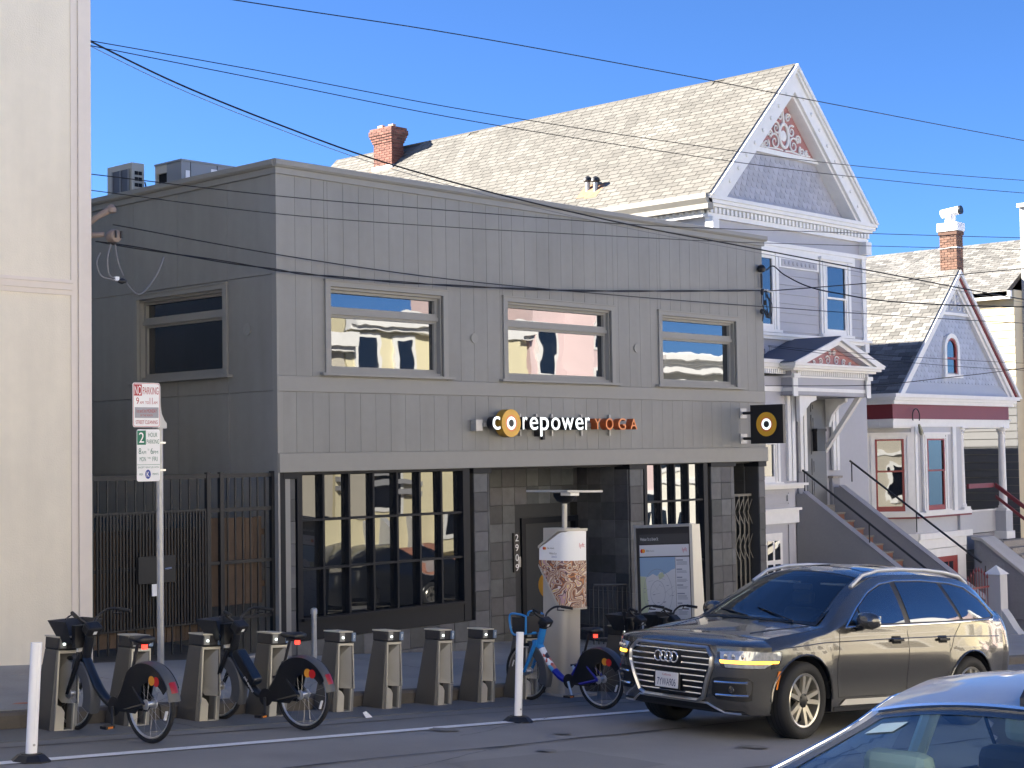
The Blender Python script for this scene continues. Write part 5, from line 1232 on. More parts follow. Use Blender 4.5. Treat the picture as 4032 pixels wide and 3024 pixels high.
docks = [(6.86, 'half hidden at the beige building end'), (7.73, 'holding the first black bike'), (8.50, 'behind the rear wheel of the first black bike'), (9.30, 'holding the black bike with the down-tube battery'),
         (10.14, 'behind the rear wheel of the battery bike'), (11.03, 'standing empty next to the battery bike'), (11.72, 'standing empty, second from the battery bike'), (12.50, 'standing empty between two other empty docks'),
         (13.19, 'standing empty next to the blue bike'), (13.94, 'holding the blue bike'), (15.72, 'holding the black bike beside the map panel'), (16.45, 'holding the black bike nearest the map panel')]
for i, (x, what) in enumerate(docks):
    o = proto if i == 0 else copy_tree(proto)
    o.scale = (.86, .95, 1); o.location = (x, 12.80, rz_(x)+.004); o.rotation_euler = (0, R(4.3), R(random.uniform(-1.5, 1.5))); o['label'] = 'bronze grey bike dock '+what; o['group'] = 'row of bike docks along the kerb'
# ground plates joining the docks
for x0, x1 in ((5.5, 8.9), (8.92, 12.3), (12.32, 15.5), (15.52, 18)):
    b = MB().add([(x0, 12.35, S*x0+.006), (x1, 12.35, S*x1+.006), (x1, 13.1, S*x1+.006), (x0, 13.1, S*x0+.006), (x0, 12.35, S*x0+.012), (x1, 12.35, S*x1+.012), (x1, 13.1, S*x1+.012), (x0, 13.1, S*x0+.012)], [(3,2,1,0),(4,5,6,7),(0,1,5,4),(1,2,6,5),(2,3,7,6),(3,0,4,7)])
    o = b.build('dock_ground_plate', mat('ground_plate_grey', (0.14, 0.145, 0.15), .7, var=.08, vscale=30) if 'ground_plate_grey' not in bpy.data.materials else bpy.data.materials['ground_plate_grey'])
    o['label'] = 'flat grey steel plate on the asphalt under '+{5.5: 'the docks of the first black bike', 8.92: 'the docks of the battery bike', 12.32: 'the blue bike and kiosk', 15.52: 'the bikes by the map panel'}[x0]; o['category'] = 'plate'; o['group'] = 'steel plates under the docks'

# ================================================================== bikes
TYRE = mat('bike_tyre', (0.015, 0.015, 0.016), .7)
RIMM = mat('bike_rim', (0.62, 0.62, 0.63), .3, .8)
SPOKE = mat('spoke', (0.35, 0.35, 0.36), .35, .9)
BKBLK = mat('bike_black', (0.007, 0.008, 0.011), .35, coat=.4)
FEND = mat('fender_grey', (0.075, 0.08, 0.09), .5)
TAIL = mat('tail_lamp_red', (0.55, 0.015, 0.012), .3, emit=(1, .05, .03), estr=.6)
REFL = mat('rear_reflector_red', (0.30, 0.01, 0.02), .3)
LOGR = mat('logo_red', (0.62, 0.02, 0.02), .4); LOGO_ = mat('logo_orange', (0.80, 0.32, 0.03), .4); LOGM = mat('logo_overlap', (0.75, 0.10, 0.015), .4)
BSKT = mat('basket_black', (0.022, 0.022, 0.024), .5)
BLUE1 = mat('bike_bright_blue', (0.03, 0.25, 0.62), .35, coat=.3); BLUE2 = mat('bike_deep_blue', (0.008, 0.012, 0.30), .32, coat=.4)
AMB = mat('pedal_amber', (0.6, 0.2, 0.03), .4)
def decal_mat():
    m = bpy.data.materials.new('bike_decal_art'); m.use_nodes = True; nt = m.node_tree; b = nt.nodes['Principled BSDF']; L = nt.links
    ge = nt.nodes.new('ShaderNodeNewGeometry'); v = nt.nodes.new('ShaderNodeTexVoronoi'); v.inputs['Scale'].default_value = 16; L.new(ge.outputs['Position'], v.inputs['Vector'])
    sp = nt.nodes.new('ShaderNodeSeparateColor'); L.new(v.outputs['Color'], sp.inputs[0])
    cr = nt.nodes.new('ShaderNodeValToRGB'); e = cr.color_ramp; e.interpolation = 'CONSTANT'
    e.elements[0].color = (.75, .78, .8, 1); e.elements[1].position = .4; e.elements[1].color = (.55, .12, .08, 1)
    for p, c in ((.55, (.8, .8, .82, 1)), (.7, (.1, .35, .6, 1)), (.82, (.6, .25, .15, 1)), (.92, (.03, .03, .04, 1))): q = e.elements.new(p); q.color = c
    L.new(sp.outputs[0], cr.inputs[0]); L.new(cr.outputs[0], b.inputs['Base Color']); b.inputs['Roughness'].default_value = .4
    return m
DECAL = decal_mat()
def wheel(t, s, r, nsp=20, name='wheel', yy=0.0):
    """wheel in the x-z plane at x=s"""
    n = 40; tp = [(s+ (r-.020)*math.cos(2*math.pi*i/n), yy, r+(r-.020)*math.sin(2*math.pi*i/n)) for i in range(n)]
    w = MB().tube(tp, .021, 8, closed=True).build(name, TYRE, t, 'all')
    rp = [(s+(r-.045)*math.cos(2*math.pi*i/n), yy, r+(r-.045)*math.sin(2*math.pi*i/n)) for i in range(n)]
    MB().tube(rp, .011, 6, closed=True).build('rim', RIMM, w, 'all')
    MB().lathe([(.02, -.055), (.045, -.05), (.045, -.04), (.025, -.035), (.025, .035), (.045, .04), (.045, .05), (.02, .055)], (s, yy, r), 'y', 14).build('hub', RIMM, w, True)
    b = MB()
    for i in range(nsp):
        a = 2*math.pi*i/nsp; q = a+.5*(1 if i % 2 else -1); sd = .04*(1 if i % 4 < 2 else -1)
        b.tube([(s+.03*math.cos(q), yy+sd, r+.03*math.sin(q)), (s+(r-.05)*math.cos(a), yy, r+(r-.05)*math.sin(a))], .0016, 4, caps=False)
    b.build('spokes', SPOKE, w); bpy.data.objects[-1] if False else None
    b = MB()
    for i in range(2):
        a = R(20+180*i); b.box(-.006, .006, -.012, .012, -.04, .04); k = len(b.v)
        Mx = Matrix.Translation((s+(r-.10)*math.cos(a), yy, r+(r-.10)*math.sin(a))) @ Matrix.Rotation(-a, 4, 'Y')
        for q in range(k-8, k): b.v[q] = tuple(Mx @ Vector(b.v[q]))
    b.build('spoke_reflector', PURE_W, w, kind='stuff')
    return w
def arc_strip(b, s, zc, r, w, a0, a1, n=20, th=.006):
    vs = []
    for i in range(n+1):
        a = R(a0+(a1-a0)*i/n); c, d = math.cos(a), math.sin(a)
        for yy, rr in ((-w, r-.01), (-w*.6, r+.012), (w*.6, r+.012), (w, r-.01)): vs.append((s+rr*c, yy, zc+rr*d))
    b.add(vs, [(i*4+j, i*4+4+j, i*4+5+j, i*4+1+j) for i in range(n) for j in range(3)]); return b
def smooth_path(pts, n=6):
    P = [Vector(p) for p in pts]; out = []
    for i in range(len(P)-1):
        p0, p1, p2, p3 = P[max(i-1, 0)], P[i], P[i+1], P[min(i+2, len(P)-1)]
        for k in range(n):
            t = k/n; out.append(.5*((2*p1)+(-p0+p2)*t+(2*p0-5*p1+4*p2-p3)*t*t+(-p0+3*p1-3*p2+p3)*t**3))
    out.append(P[-1]); return out
def make_bike(label, loc, heading, kind='black', battery=False, logo_flip=False, grp='docked share bikes'):
    """x forward from the rear axle, y to the rider's left, z up"""
    t = thing('share_bike', label, 'bicycle', loc, heading, grp, absolute=False)
    fr = {'black': BKBLK, 'blue': BLUE2}[kind]; head = {'black': BKBLK, 'blue': BLUE1}[kind]
    r = .335; wb = 1.13
    wheel(t, 0, r); wheel(t, wb, r)
    HT = Vector((.885, 0, .80)); HB = Vector((.945, 0, .62)); BB = Vector((.42, 0, .30))
    MB().tube([HT+Vector((-.015, 0, .06)), HT, HB], [.042, .042, .046], 12).build('head_tube', head, t, True)
    dp = smooth_path([HB+Vector((-.01, 0, .06)), (.84, 0, .54), (.72, 0, .40), (.58, 0, .30), (.46, 0, .275)])
    m_ = len(dp); cut_ = int(m_*.62)
    if kind == 'blue':
        MB().tube(dp[:4], .046, 12, flat=.8).build('down_tube', BLUE1, t, True); MB().tube(dp[3:14], .0465, 12, flat=.8).build('down_tube_decal', DECAL, t, True); MB().tube(dp[13:], .046, 12, flat=.8).build('down_tube', fr, t, True)
    else: MB().tube(dp, .046, 12, flat=.8).build('down_tube', fr, t, True)
    MB().tube([(.46, 0, .275), (.33, 0, .45), (.25, 0, .60)], [.042, .036, .030], 10).build('seat_tube', fr, t, True)
    MB().lathe([(.05, -.05), (.055, 0), (.05, .05)], (.43, 0, .285), 'y', 14).build('bottom_bracket', fr, t, True)
    for sd in (.055, -.055):
        MB().tube([(.44, sd*.5, .275), (.25, sd, .275), (0, sd*1.15, r)], .017, 8).build('chain_stay', fr, t, True)
        MB().tube([(.26, sd*.5, .58), (.14, sd*1.05, .46), (0, sd*1.15, r)], .014, 8).build('seat_stay', fr, t, True)
    post = MB().tube([(.245, 0, .60), (.165, 0, .84)], .0145, 10).build('seat_post', BLACK if kind == 'blue' else DARKG, t, True)
    MB().tube([(.252, 0, .585), (.240, 0, .625)], .028, 10).build('seat_clamp', BLACK, t, True)
    # saddle
    sd_ = MB(); prof = [(.02, .080, .03), (.06, .088, .036), (.12, .075, .032), (.19, .045, .026), (.26, .026, .02), (.285, .012, .012)]
    vs = []; K = 12
    for sx, hw, hh in prof:
        for k in range(K): a = 2*math.pi*k/K; vs.append((sx, hw*math.cos(a), .885+hh*math.sin(a)*(1 if math.sin(a) > 0 else 1.3)))
    sd_.add(vs, [(i*K+k, i*K+(k+1) % K, (i+1)*K+(k+1) % K, (i+1)*K+k) for i in range(len(prof)-1) for k in range(K)] + [tuple(range(K-1, -1, -1)), tuple(range((len(prof)-1)*K, len(prof)*K))])
    sad = sd_.build('saddle', BLACK, t, 'all'); MB().box(.07, .2, -.02, .02, .83, .86).build('saddle_clamp', DARKG, sad)
    bev(MB().box(.055, .085, -.025, .025, .80, .845).build('tail_lamp', TAIL, t), .006)
    # rear fender skirt
    for sd in (.062, -.062):
        pts = [(-.33*math.cos(R(a)) if False else (r+.015)*math.cos(R(a)), r+(r+.015)*math.sin(R(a))) for a in range(152, 20, -8)]
        poly = [(.395, .30), (.33, .42), (.27, .53)] + [((r+.02)*math.cos(R(a)), r+(r+.02)*math.sin(R(a))) for a in range(46, 160, 6)] + [((r-.045-.0016*(158-a))*math.cos(R(a)), r+(r-.045-.0016*(158-a))*math.sin(R(a))) for a in range(158, 74, -7)] + [(.06, r+.06), (.05, r-.02), (.12, .25), (.36, .25)]
        MB().prism(poly, 'y', sd-.004, sd+.004).build('skirt_panel', BKBLK, t)
        c1, c2 = (-.175, .545), (-.115, .550)
        if logo_flip: c1, c2 = (-.115, .550), (-.175, .545)
        rt = -X if sd > 0 else X
        o_ = .006*(1 if sd > 0 else -1)
        disc(MB(), (c1[0], sd+o_, c1[1]), .042, rt, Z, 20).build('logo_disc', LOGR if not logo_flip else LOGO_, t); disc(MB(), (c2[0], sd+o_*1.25, c2[1]), .042, rt, Z, 20).build('logo_disc', LOGO_ if not logo_flip else LOGR, t)
    arc_strip(MB(), 0, r, r+.02, .066, 30, 172).build('rear_fender', FEND, t, 'all')
    b = MB(); arc_strip(b, 0, r, r+.034, .040, 146, 161, 6); b.build('rear_reflector', REFL, t, 'all')
    # fork, front fender, basket, console, bars
    for sd in (.062, -.062):
        MB().tube([(.95, sd*.75, .70), (.975, sd, .62), (1.06, sd, .46), (wb, sd, r)], [.024, .026, .022, .016], 8).build('fork_leg', head, t, True)
    MB().box(.93, .99, -.06, .06, .66, .72).build('fork_crown', head, t)
    arc_strip(MB(), wb, r, r+.022, .055, 100, 205).build('front_fender', FEND, t, 'all')
    for sd in (.05, -.05):
        poly = [(wb+(r+.01)*math.cos(R(a)), r+(r+.01)*math.sin(R(a))) for a in range(104, 206, 10)] + [(wb+(r-.10)*math.cos(R(a)), r+(r-.10)*math.sin(R(a))) for a in range(204, 103, -10)]
        MB().prism(poly, 'y', sd-.003, sd+.003).build('front_skirt', FEND, t)
    MB().tube([(.87, 0, .86), (.85, 0, .95)], [.05, .04], 10).build('stem', BLACK, t, True)
    con = bev(MB().box(-.055, .055, -.075, .075, -.05, .05).xf(Matrix.Translation((.83, 0, .93)) @ Matrix.Rotation(R(-35), 4, 'Y')).build('console', BLACK, t), .02)
    MB().box(-.057, -.0555, -.018, .018, -.02, .012).xf(Matrix.Translation((.83, 0, .93)) @ Matrix.Rotation(R(-35), 4, 'Y')).build('console_light', PURE_W, con)
    for sd in (1, -1):
        hp = smooth_path([(.86, sd*.03, .97), (.89, sd*.10, 1.03), (.86, sd*.18, 1.085), (.79, sd*.235, 1.095), (.66, sd*.29, 1.075)])
        MB().tube(hp, .0125, 8).build('handlebar', BLACK, t, True)
        MB().tube([(.79, sd*.237, 1.094), (.66, sd*.29, 1.075)], .0175, 8).build('grip', RUBBER, t, True)
        MB().tube([(.82, sd*.21, 1.08), (.86, sd*.24, 1.05), (.80, sd*.30, 1.045)], .007, 6).build('brake_lever', BLACK, t, True)
    if kind == 'black':
        bk = MB(); fl, tp_ = .80, 1.02
        pb = [(.98, -.12), (1.14, -.13), (1.14, .13), (.98, .12)]; pt = [(.95, -.20), (1.25, -.185), (1.25, .185), (.95, .20)]
        bk.add([(a, c, .80) for a, c in pb] + [(a, c, 1.0) for a, c in pt] + [(a, c, .815) for a, c in pb] + [(a*.995+.005, c*.97, 1.0) for a, c in pt],
               [(3, 2, 1, 0), (0, 1, 5, 4), (1, 2, 6, 5), (2, 3, 7, 6), (8, 9, 10, 11), (9, 8, 12, 13), (10, 9, 13, 14), (11, 10, 14, 15), (4, 5, 13, 12), (5, 6, 14, 13), (6, 7, 15, 14)])
        bk.build('basket', BSKT, t)
        MB().box(.93, .985, -.11, .11, .76, .96).build('basket_mount', BLACK, t); MB().box(.975, 1.0, -.05, .05, .70, .77).build('front_lamp', PURE_W, t)
    else:
        fp = smooth_path([(1.0, -.16, .80), (1.10, -.17, .78), (1.22, -.16, .80), (1.25, -.16, 1.0), (1.10, -.165, 1.02), (1.0, -.15, 1.0)])
        for sd in (1, -1): MB().tube([(p.x, p.y*sd, p.z) for p in fp], .013, 8, closed=True).build('rack_frame', BLUE1, t, True)
        b = MB(); b.box(1.0, 1.22, -.15, .15, .80, .815); b.box(.985, 1.0, -.15, .15, .80, 1.0); b.box(1.0, 1.22, .145, .155, .815, .98); b.box(1.0, 1.22, -.155, -.145, .815, .98); b.build('basket', BSKT, t)
        MB().tube([(.95, .03, .80), (1.08, .12, .79)], .016, 8).build('rack_stay', BLUE1, t, True)
    if battery:
        bb = MB().prism(rounded(-.05, .05, -.20, .20, .045), 'y', -.058, .058)
        bb.xf(Matrix.Translation((.735, 0, .545)) @ Matrix.Rotation(R(40), 4, 'Y')); bev(bb.build('battery_pack', BKBLK, t), .012)
        for sd in (1,):
            rt = Vector((.63, 0, .77)).normalized()
            text('lettering', 'bay wheels', Vector((.70, .0595, .47)), -rt, Vector((0, 0, 1)).cross(rt).cross(rt)*0+Vector((.77, 0, -.63)), .18, .035, PURE_W, t)
    elif kind == 'black':
        rt = Vector((-.62, 0, -.78)).normalized()
        text('lettering', 'bay wheels', Vector((.865, .042, .585)), rt, Vector((.78, 0, -.62))*-1 if False else Vector((-.78, 0, .62))*-1, .16, .028, PURE_W, t)
    # cranks and pedals
    ch_ = MB().lathe([(.085, .055), (.085, .062)], (.43, 0, .285), 'y', 20).build('chain_guard', BLACK, t, True)
    for sd, a in ((1, R(-95 if kind == 'black' else -112)), (-1, R(85 if kind == 'black' else 68))):
        e = Vector((.43+.17*math.cos(a), sd*.085, .285+.17*math.sin(a)))
        MB().tube([(.43, sd*.075, .285), e], .012, 6, flat=1.5).build('crank', STEEL if kind == 'blue' else DARKG, t, True)
        pd = MB().box(e.x-.045, e.x+.045, e.y+.01*sd, e.y+.10*sd, e.z-.012, e.z+.012).build('pedal', BLACK, t); MB().box(e.x-.047, e.x-.0455, e.y+.03*sd, e.y+.08*sd, e.z-.008, e.z+.008).build('pedal_reflector', AMB, pd)
    return t
HD = R(90)
make_bike('plain black share bike docked beside the beige building', (7.90, 11.72, rz_(7.9)+.006), R(93), 'black')
make_bike('black share bike with battery pack on its down tube, docked by the alley fence', (9.66, 11.80, rz_(9.66)+.006), R(98), 'black', True, True)
make_bike('bright blue share bike with decal covered frame docked beside the payment kiosk', (13.86, 11.66, rz_(13.86)+.006), R(90), 'blue', False, True)
make_bike('black share bike docked between the kiosk and the map panel', (15.76, 11.75, rz_(15.76)+.006), R(92), 'black', False, True)
make_bike('black share bike docked close against the map panel', (16.50, 11.78, rz_(16.5)+.006), R(92), 'black', False, True)

# ================================================================== payment kiosk with solar panel
KW = mat('kiosk_body_grey', (0.44, 0.42, 0.385), .4, .25); KWH = mat('kiosk_white', (0.80, 0.81, 0.83), .3); KDK = mat('kiosk_dark_grey', (0.22, 0.22, 0.22), .5)  # the darkest grey is a plain tone that no part uses
def art_mat():
    m = bpy.data.materials.new('kiosk_abstract_art'); m.use_nodes = True; nt = m.node_tree; b = nt.nodes['Principled BSDF']; L = nt.links
    ge = nt.nodes.new('ShaderNodeNewGeometry'); n = nt.nodes.new('ShaderNodeTexNoise'); n.inputs['Scale'].default_value = 5; n.inputs['Detail'].default_value = 1; n.inputs['Distortion'].default_value = 1.2
    L.new(ge.outputs['Position'], n.inputs['Vector'])
    mu = nt.nodes.new('ShaderNodeMath'); mu.operation = 'MULTIPLY'; mu.inputs[1].default_value = 7.0; L.new(n.outputs['Fac'], mu.inputs[0])
    fr = nt.nodes.new('ShaderNodeMath'); fr.operation = 'FRACT'; L.new(mu.outputs[0], fr.inputs[0])
    cr = nt.nodes.new('ShaderNodeValToRGB'); e = cr.color_ramp; e.interpolation = 'CONSTANT'; e.elements[0].color = (.16, .07, .05, 1); e.elements[1].position = .3; e.elements[1].color = (.45, .17, .06, 1)
    for p, c in ((.45, (.62, .52, .42, 1)), (.56, (.10, .05, .06, 1)), (.66, (.45, .28, .30, 1)), (.8, (.60, .45, .16, 1)), (.9, (.70, .62, .60, 1))): q = e.elements.new(p); q.color = c
    L.new(fr.outputs[0], cr.inputs[0]); L.new(cr.outputs[0], b.inputs['Base Color']); b.inputs['Roughness'].default_value = .35
    return m
ART = art_mat()
KX, KY = 14.72, 12.80
kz = rz_(KX)
kio = thing('payment_kiosk', 'grey bike share kiosk with white head, abstract art wrap and solar panel on top', 'kiosk', (KX, KY, kz), 0, None, False)
kio.rotation_euler = (0, R(1.5), 0)
# plan: left face (-x) and front (-y) joined by a round corner
def kplan(x0, x1, y0, y1, r, n=6):
    pts = [(x1, y1), (x0, y1)]; pts += [(x0+r-r*math.cos(R(90*i/n)), y0+r-r*math.sin(R(90*i/n))) for i in range(n+1)]; pts += [(x1-.05, y0), (x1, y0+.04)]
    return pts
MB().prism(kplan(-.14, .20, .05, .40, .12), 'z', 0, 2.05).build('pillar', KW, kio, True)
MB().box(-.26, .32, -.08, .50, .0, .035).build('base_plate', KW, kio)
# head: side profile seen on the -x face, chamfered at top-left and bottom-left
def khead(z_of, y0, m, name, grow=0.0, parent=kio, z0=None, z1=None):
    P = kplan(-.17-grow, .23+grow, -.02-grow, .44+grow, .15); n = len(P)
    b = MB(); lo = [], []
    vs = [(x, y, max(z_of(x, y)[0], z0) if z0 else z_of(x, y)[0]) for x, y in P] + [(x, y, min(z_of(x, y)[1], z1) if z1 else z_of(x, y)[1]) for x, y in P]
    return b.add(vs, [tuple(range(n-1, -1, -1)), tuple(range(n, 2*n))] + [(i, (i+1) % n, n+(i+1) % n, n+i) for i in range(n)]).build(name, m, parent, True)
def zf_(x, y):
    d = max(0, y-.12)/.32           # towards the back of the left face
    return (1.08+.52*min(1, d), 2.02-.22*max(0, min(1, d)))
head = khead(zf_, 0, KWH, 'head')
khead(lambda x, y: (zf_(x, y)[0]-.001, max(zf_(x, y)[0]+.002, 1.655)), 0, ART, 'art_wrap', .003, head)
khead(lambda x, y: (zf_(x, y)[1]-.002, zf_(x, y)[1]+.028), 0, KW, 'lid', .012, head)
khead(lambda x, y: (zf_(x, y)[0]-.02, zf_(x, y)[0]-.0015), 0, KW, 'trim', .008, head)
PKL = mat('pink_logo', (0.55, 0.12, 0.16), .5)
text('lettering', 'lyft', (.05, -.0235, 1.80), X, Z, .10, .07, PKL, head)
text('lettering', 'bay wheels', (-.1745, .30, 1.79), -Y, Z, .11, .025, DARKG, head)
text('lettering', 'Webster St at', (-.1745, .27, 1.73), -Y, Z, .12, .025, DARKG, head); text('lettering', 'Union St', (-.1745, .23, 1.69), -Y, Z, .08, .025, SIGNB, head)
for dy, m_ in ((.0, LOGR), (-.022, LOGO_)): disc(MB(), (-.1748, .36+dy, 1.80), .018, -Y, Z, 14).build('logo_disc', m_, head)
MB().cyl((.03, .20, 2.03), (.03, .20, 2.50), .034, n=12).build('mast', KW, kio, True)
MB().lathe([(.04, 2.35), (.10, 2.38), (.14, 2.44), (.15, 2.48)], (.03, .20, 0), 'z', 18).build('dome', BLACK, kio, True)
SOL = mat('solar_cells', (0.012, 0.016, 0.04), .12, coat=1)
sp = MB().box(-.28, .34, -.12, .52, 2.492, 2.512).build('solar_panel', SOL, kio)
fb = MB(); fb.box(-.30, .36, -.14, -.12, 2.490, 2.516); fb.box(-.30, .36, .52, .54, 2.490, 2.516); fb.box(-.30, -.28, -.12, .52, 2.490, 2.516); fb.box(.34, .36, -.12, .52, 2.490, 2.516); fb.build('panel_frame', GALV, sp)
MB().box(-.20, -.04, -.10, .06, 2.45, 2.489).build('control_box', PURE_W, sp)
# orange disc of the info board standing behind
od = MB().lathe([(.17, 0), (.17, .02)], (14.88, 13.35, rz_(14.88)+1.33), 'x', 24).build('round_orange_marker', mat('orange_disc', (0.75, 0.34, 0.03), .4), None, True)
od['label'] = 'yellow-orange round marker fixed behind the payment kiosk'; od['category'] = 'marker'; od.parent = None

# ================================================================== station map panel
MPX = 17.16; mz = rz_(MPX)
mp = thing('map_panel', 'tall bike share map panel with dark frame and pale tapered side', 'sign', (MPX, 12.75, mz), 0, None, False)
mp.rotation_euler = (R(-3.0), R(2.5), 0); mp.scale = (1, .92, 1)
PALE = mat('panel_pale_side', (0.70, 0.66, 0.56), .4); MAPW = mat('map_paper', (0.62, 0.64, 0.68), .4); MAPB = mat('map_water', (0.28, 0.42, 0.60), .4); MAPG = mat('map_green', (0.50, 0.56, 0.38), .4); MAPL = mat('map_line', (0.26, 0.29, 0.36), .5); SKYW = mat('panel_band', (0.66, 0.68, 0.73), .4); FRM = mat('panel_dark', (0.028, 0.027, 0.03), .4)
MB().box(.0, .10, .02, 1.06, .0, 2.17).build('panel_body', FRM, mp)
MB().add([(-.03, .0, 0), (.24, .0, 0), (.24, .05, 0), (-.03, .05, 0), (-.015, -.001, 2.19), (.16, -.001, 2.19), (.16, .05, 2.19), (-.015, .05, 2.19)], [(3,2,1,0),(4,5,6,7),(0,1,5,4),(1,2,6,5),(2,3,7,6),(3,0,4,7)]).build('pale_side', PALE, mp)
MB().box(-.015, .12, .05, 1.09, 2.16, 2.20).build('top_rail', GALV, mp); MB().box(-.015, .12, 1.06, 1.09, 0, 2.16).build('edge_rail', GALV, mp)
def mq(name, y0, y1, z0, z1, m_, lv=1): return MB().quad((-.002*lv, y1, z0), (-.002*lv, y0, z0), (-.002*lv, y0, z1), (-.002*lv, y1, z1)).build(name, m_, mp)
mq('title_band', .08, 1.00, 1.94, 2.07, mat('title_grey', (0.06, 0.06, 0.062), .5))
text('lettering', 'Webster St at Union St', (-.004, .98, 1.985), -Y, Z, .34, .042, PURE_W, mp)
mq('logo_band', .08, 1.00, 1.77, 1.925, SKYW)
for dy, m_ in ((0, LOGR), (-.035, LOGO_)): disc(MB(), (-.004, .955+dy, 1.845), .028, -Y, Z, 16, -dy*.02).build('logo_disc', m_, mp)
text('lettering', 'bay', (-.004, .87, 1.83), -Y, Z, .05, .03, DARKG, mp); text('lettering', 'wheels', (-.004, .815, 1.832), -Y, Z, .09, .026, SIGNGR, mp); text('lettering', 'lyft', (-.004, .20, 1.81), -Y, Z, .085, .07, PKL, mp)
mq('map_sheet', .34, 1.00, .5, 1.755, MAPW); mq('legend_sheet', .08, .335, .5, 1.755, SKYW)
wat = [(1.0, 1.755), (.34, 1.755), (.34, 1.60), (.42, 1.58), (.47, 1.55), (.56, 1.52), (.62, 1.56), (.68, 1.50), (.76, 1.53), (.85, 1.49), (1.0, 1.50)]
MB().add([(-.004, a, c) for a, c in wat], [tuple(range(len(wat)))]).build('water_area', MAPB, mp)
for poly in ([(1.0, 1.50), (.90, 1.49), (.88, 1.30), (.85, 1.05), (.92, .95), (1.0, 1.0)], [(.66, 1.52), (.58, 1.555), (.54, 1.50), (.64, 1.45)]): MB().add([(-.005, a, c) for a, c in poly], [tuple(range(len(poly)))]).build('park_area', MAPG, mp)
for rr in (.14, .27):
    b = MB(); rt_, up_ = -Y, Z*1.22; ring(b, (-.006, .675, 1.27), rr-.005, rr, rt_, up_, 36); b.build('walk_ring', MAPL, mp)
random.seed(11)
b = MB()
for k in range(60):
    y0 = random.uniform(.36, .98); z0 = random.uniform(.52, 1.45); 
    if random.random() < .5: b.box(-.006, -.0055, y0-.02, y0+.02, z0, z0+.008)
    else:
        y1 = y0+random.uniform(-.2, .2); z1 = z0+random.uniform(-.1, .1); y1 = min(max(y1, .35), .99); b.quad((-.0062, y0, z0), (-.0062, y1, z1), (-.0062, y1, z1+.003), (-.0062, y0, z0+.003))
b.build('street_names', MAPL, mp, kind='stuff')
b = MB(); z = 1.72
while z > .55:
    b.box(-.006, -.0055, .315-random.uniform(.08, .15), .315, z-.016, z); z -= .03
    for k in range(random.choice((2, 3, 4))): b.box(-.006, -.0055, .31-random.uniform(.16, .20), .31, z-.006, z); z -= .016
    z -= random.uniform(.02, .06)
b.build('legend_lines', MAPL, mp, kind='stuff')
MB().box(-.1, .3, -.05, 1.12, -.01, .03).build('base_plate', KW, mp)
# ================================================================== cars
def curve(pts):
    xs = [p[0] for p in pts]; ys = [p[1] for p in pts]; n = len(xs)
    ms = []
    for i in range(n):
        if i == 0: ms.append((ys[1]-ys[0])/(xs[1]-xs[0]))
        elif i == n-1: ms.append((ys[-1]-ys[-2])/(xs[-1]-xs[-2]))
        else:
            a = (ys[i]-ys[i-1])/(xs[i]-xs[i-1]); c = (ys[i+1]-ys[i])/(xs[i+1]-xs[i]); ms.append(0 if a*c <= 0 else 2*a*c/(a+c))
    def f(x):
        if x <= xs[0]: return ys[0]
        if x >= xs[-1]: return ys[-1]
        i = max(k for k in range(n-1) if xs[k] <= x); h = xs[i+1]-xs[i]; t = (x-xs[i])/h
        return (2*t**3-3*t*t+1)*ys[i]+(t**3-2*t*t+t)*h*ms[i]+(-2*t**3+3*t*t)*ys[i+1]+(t**3-t*t)*h*ms[i+1]
    return f
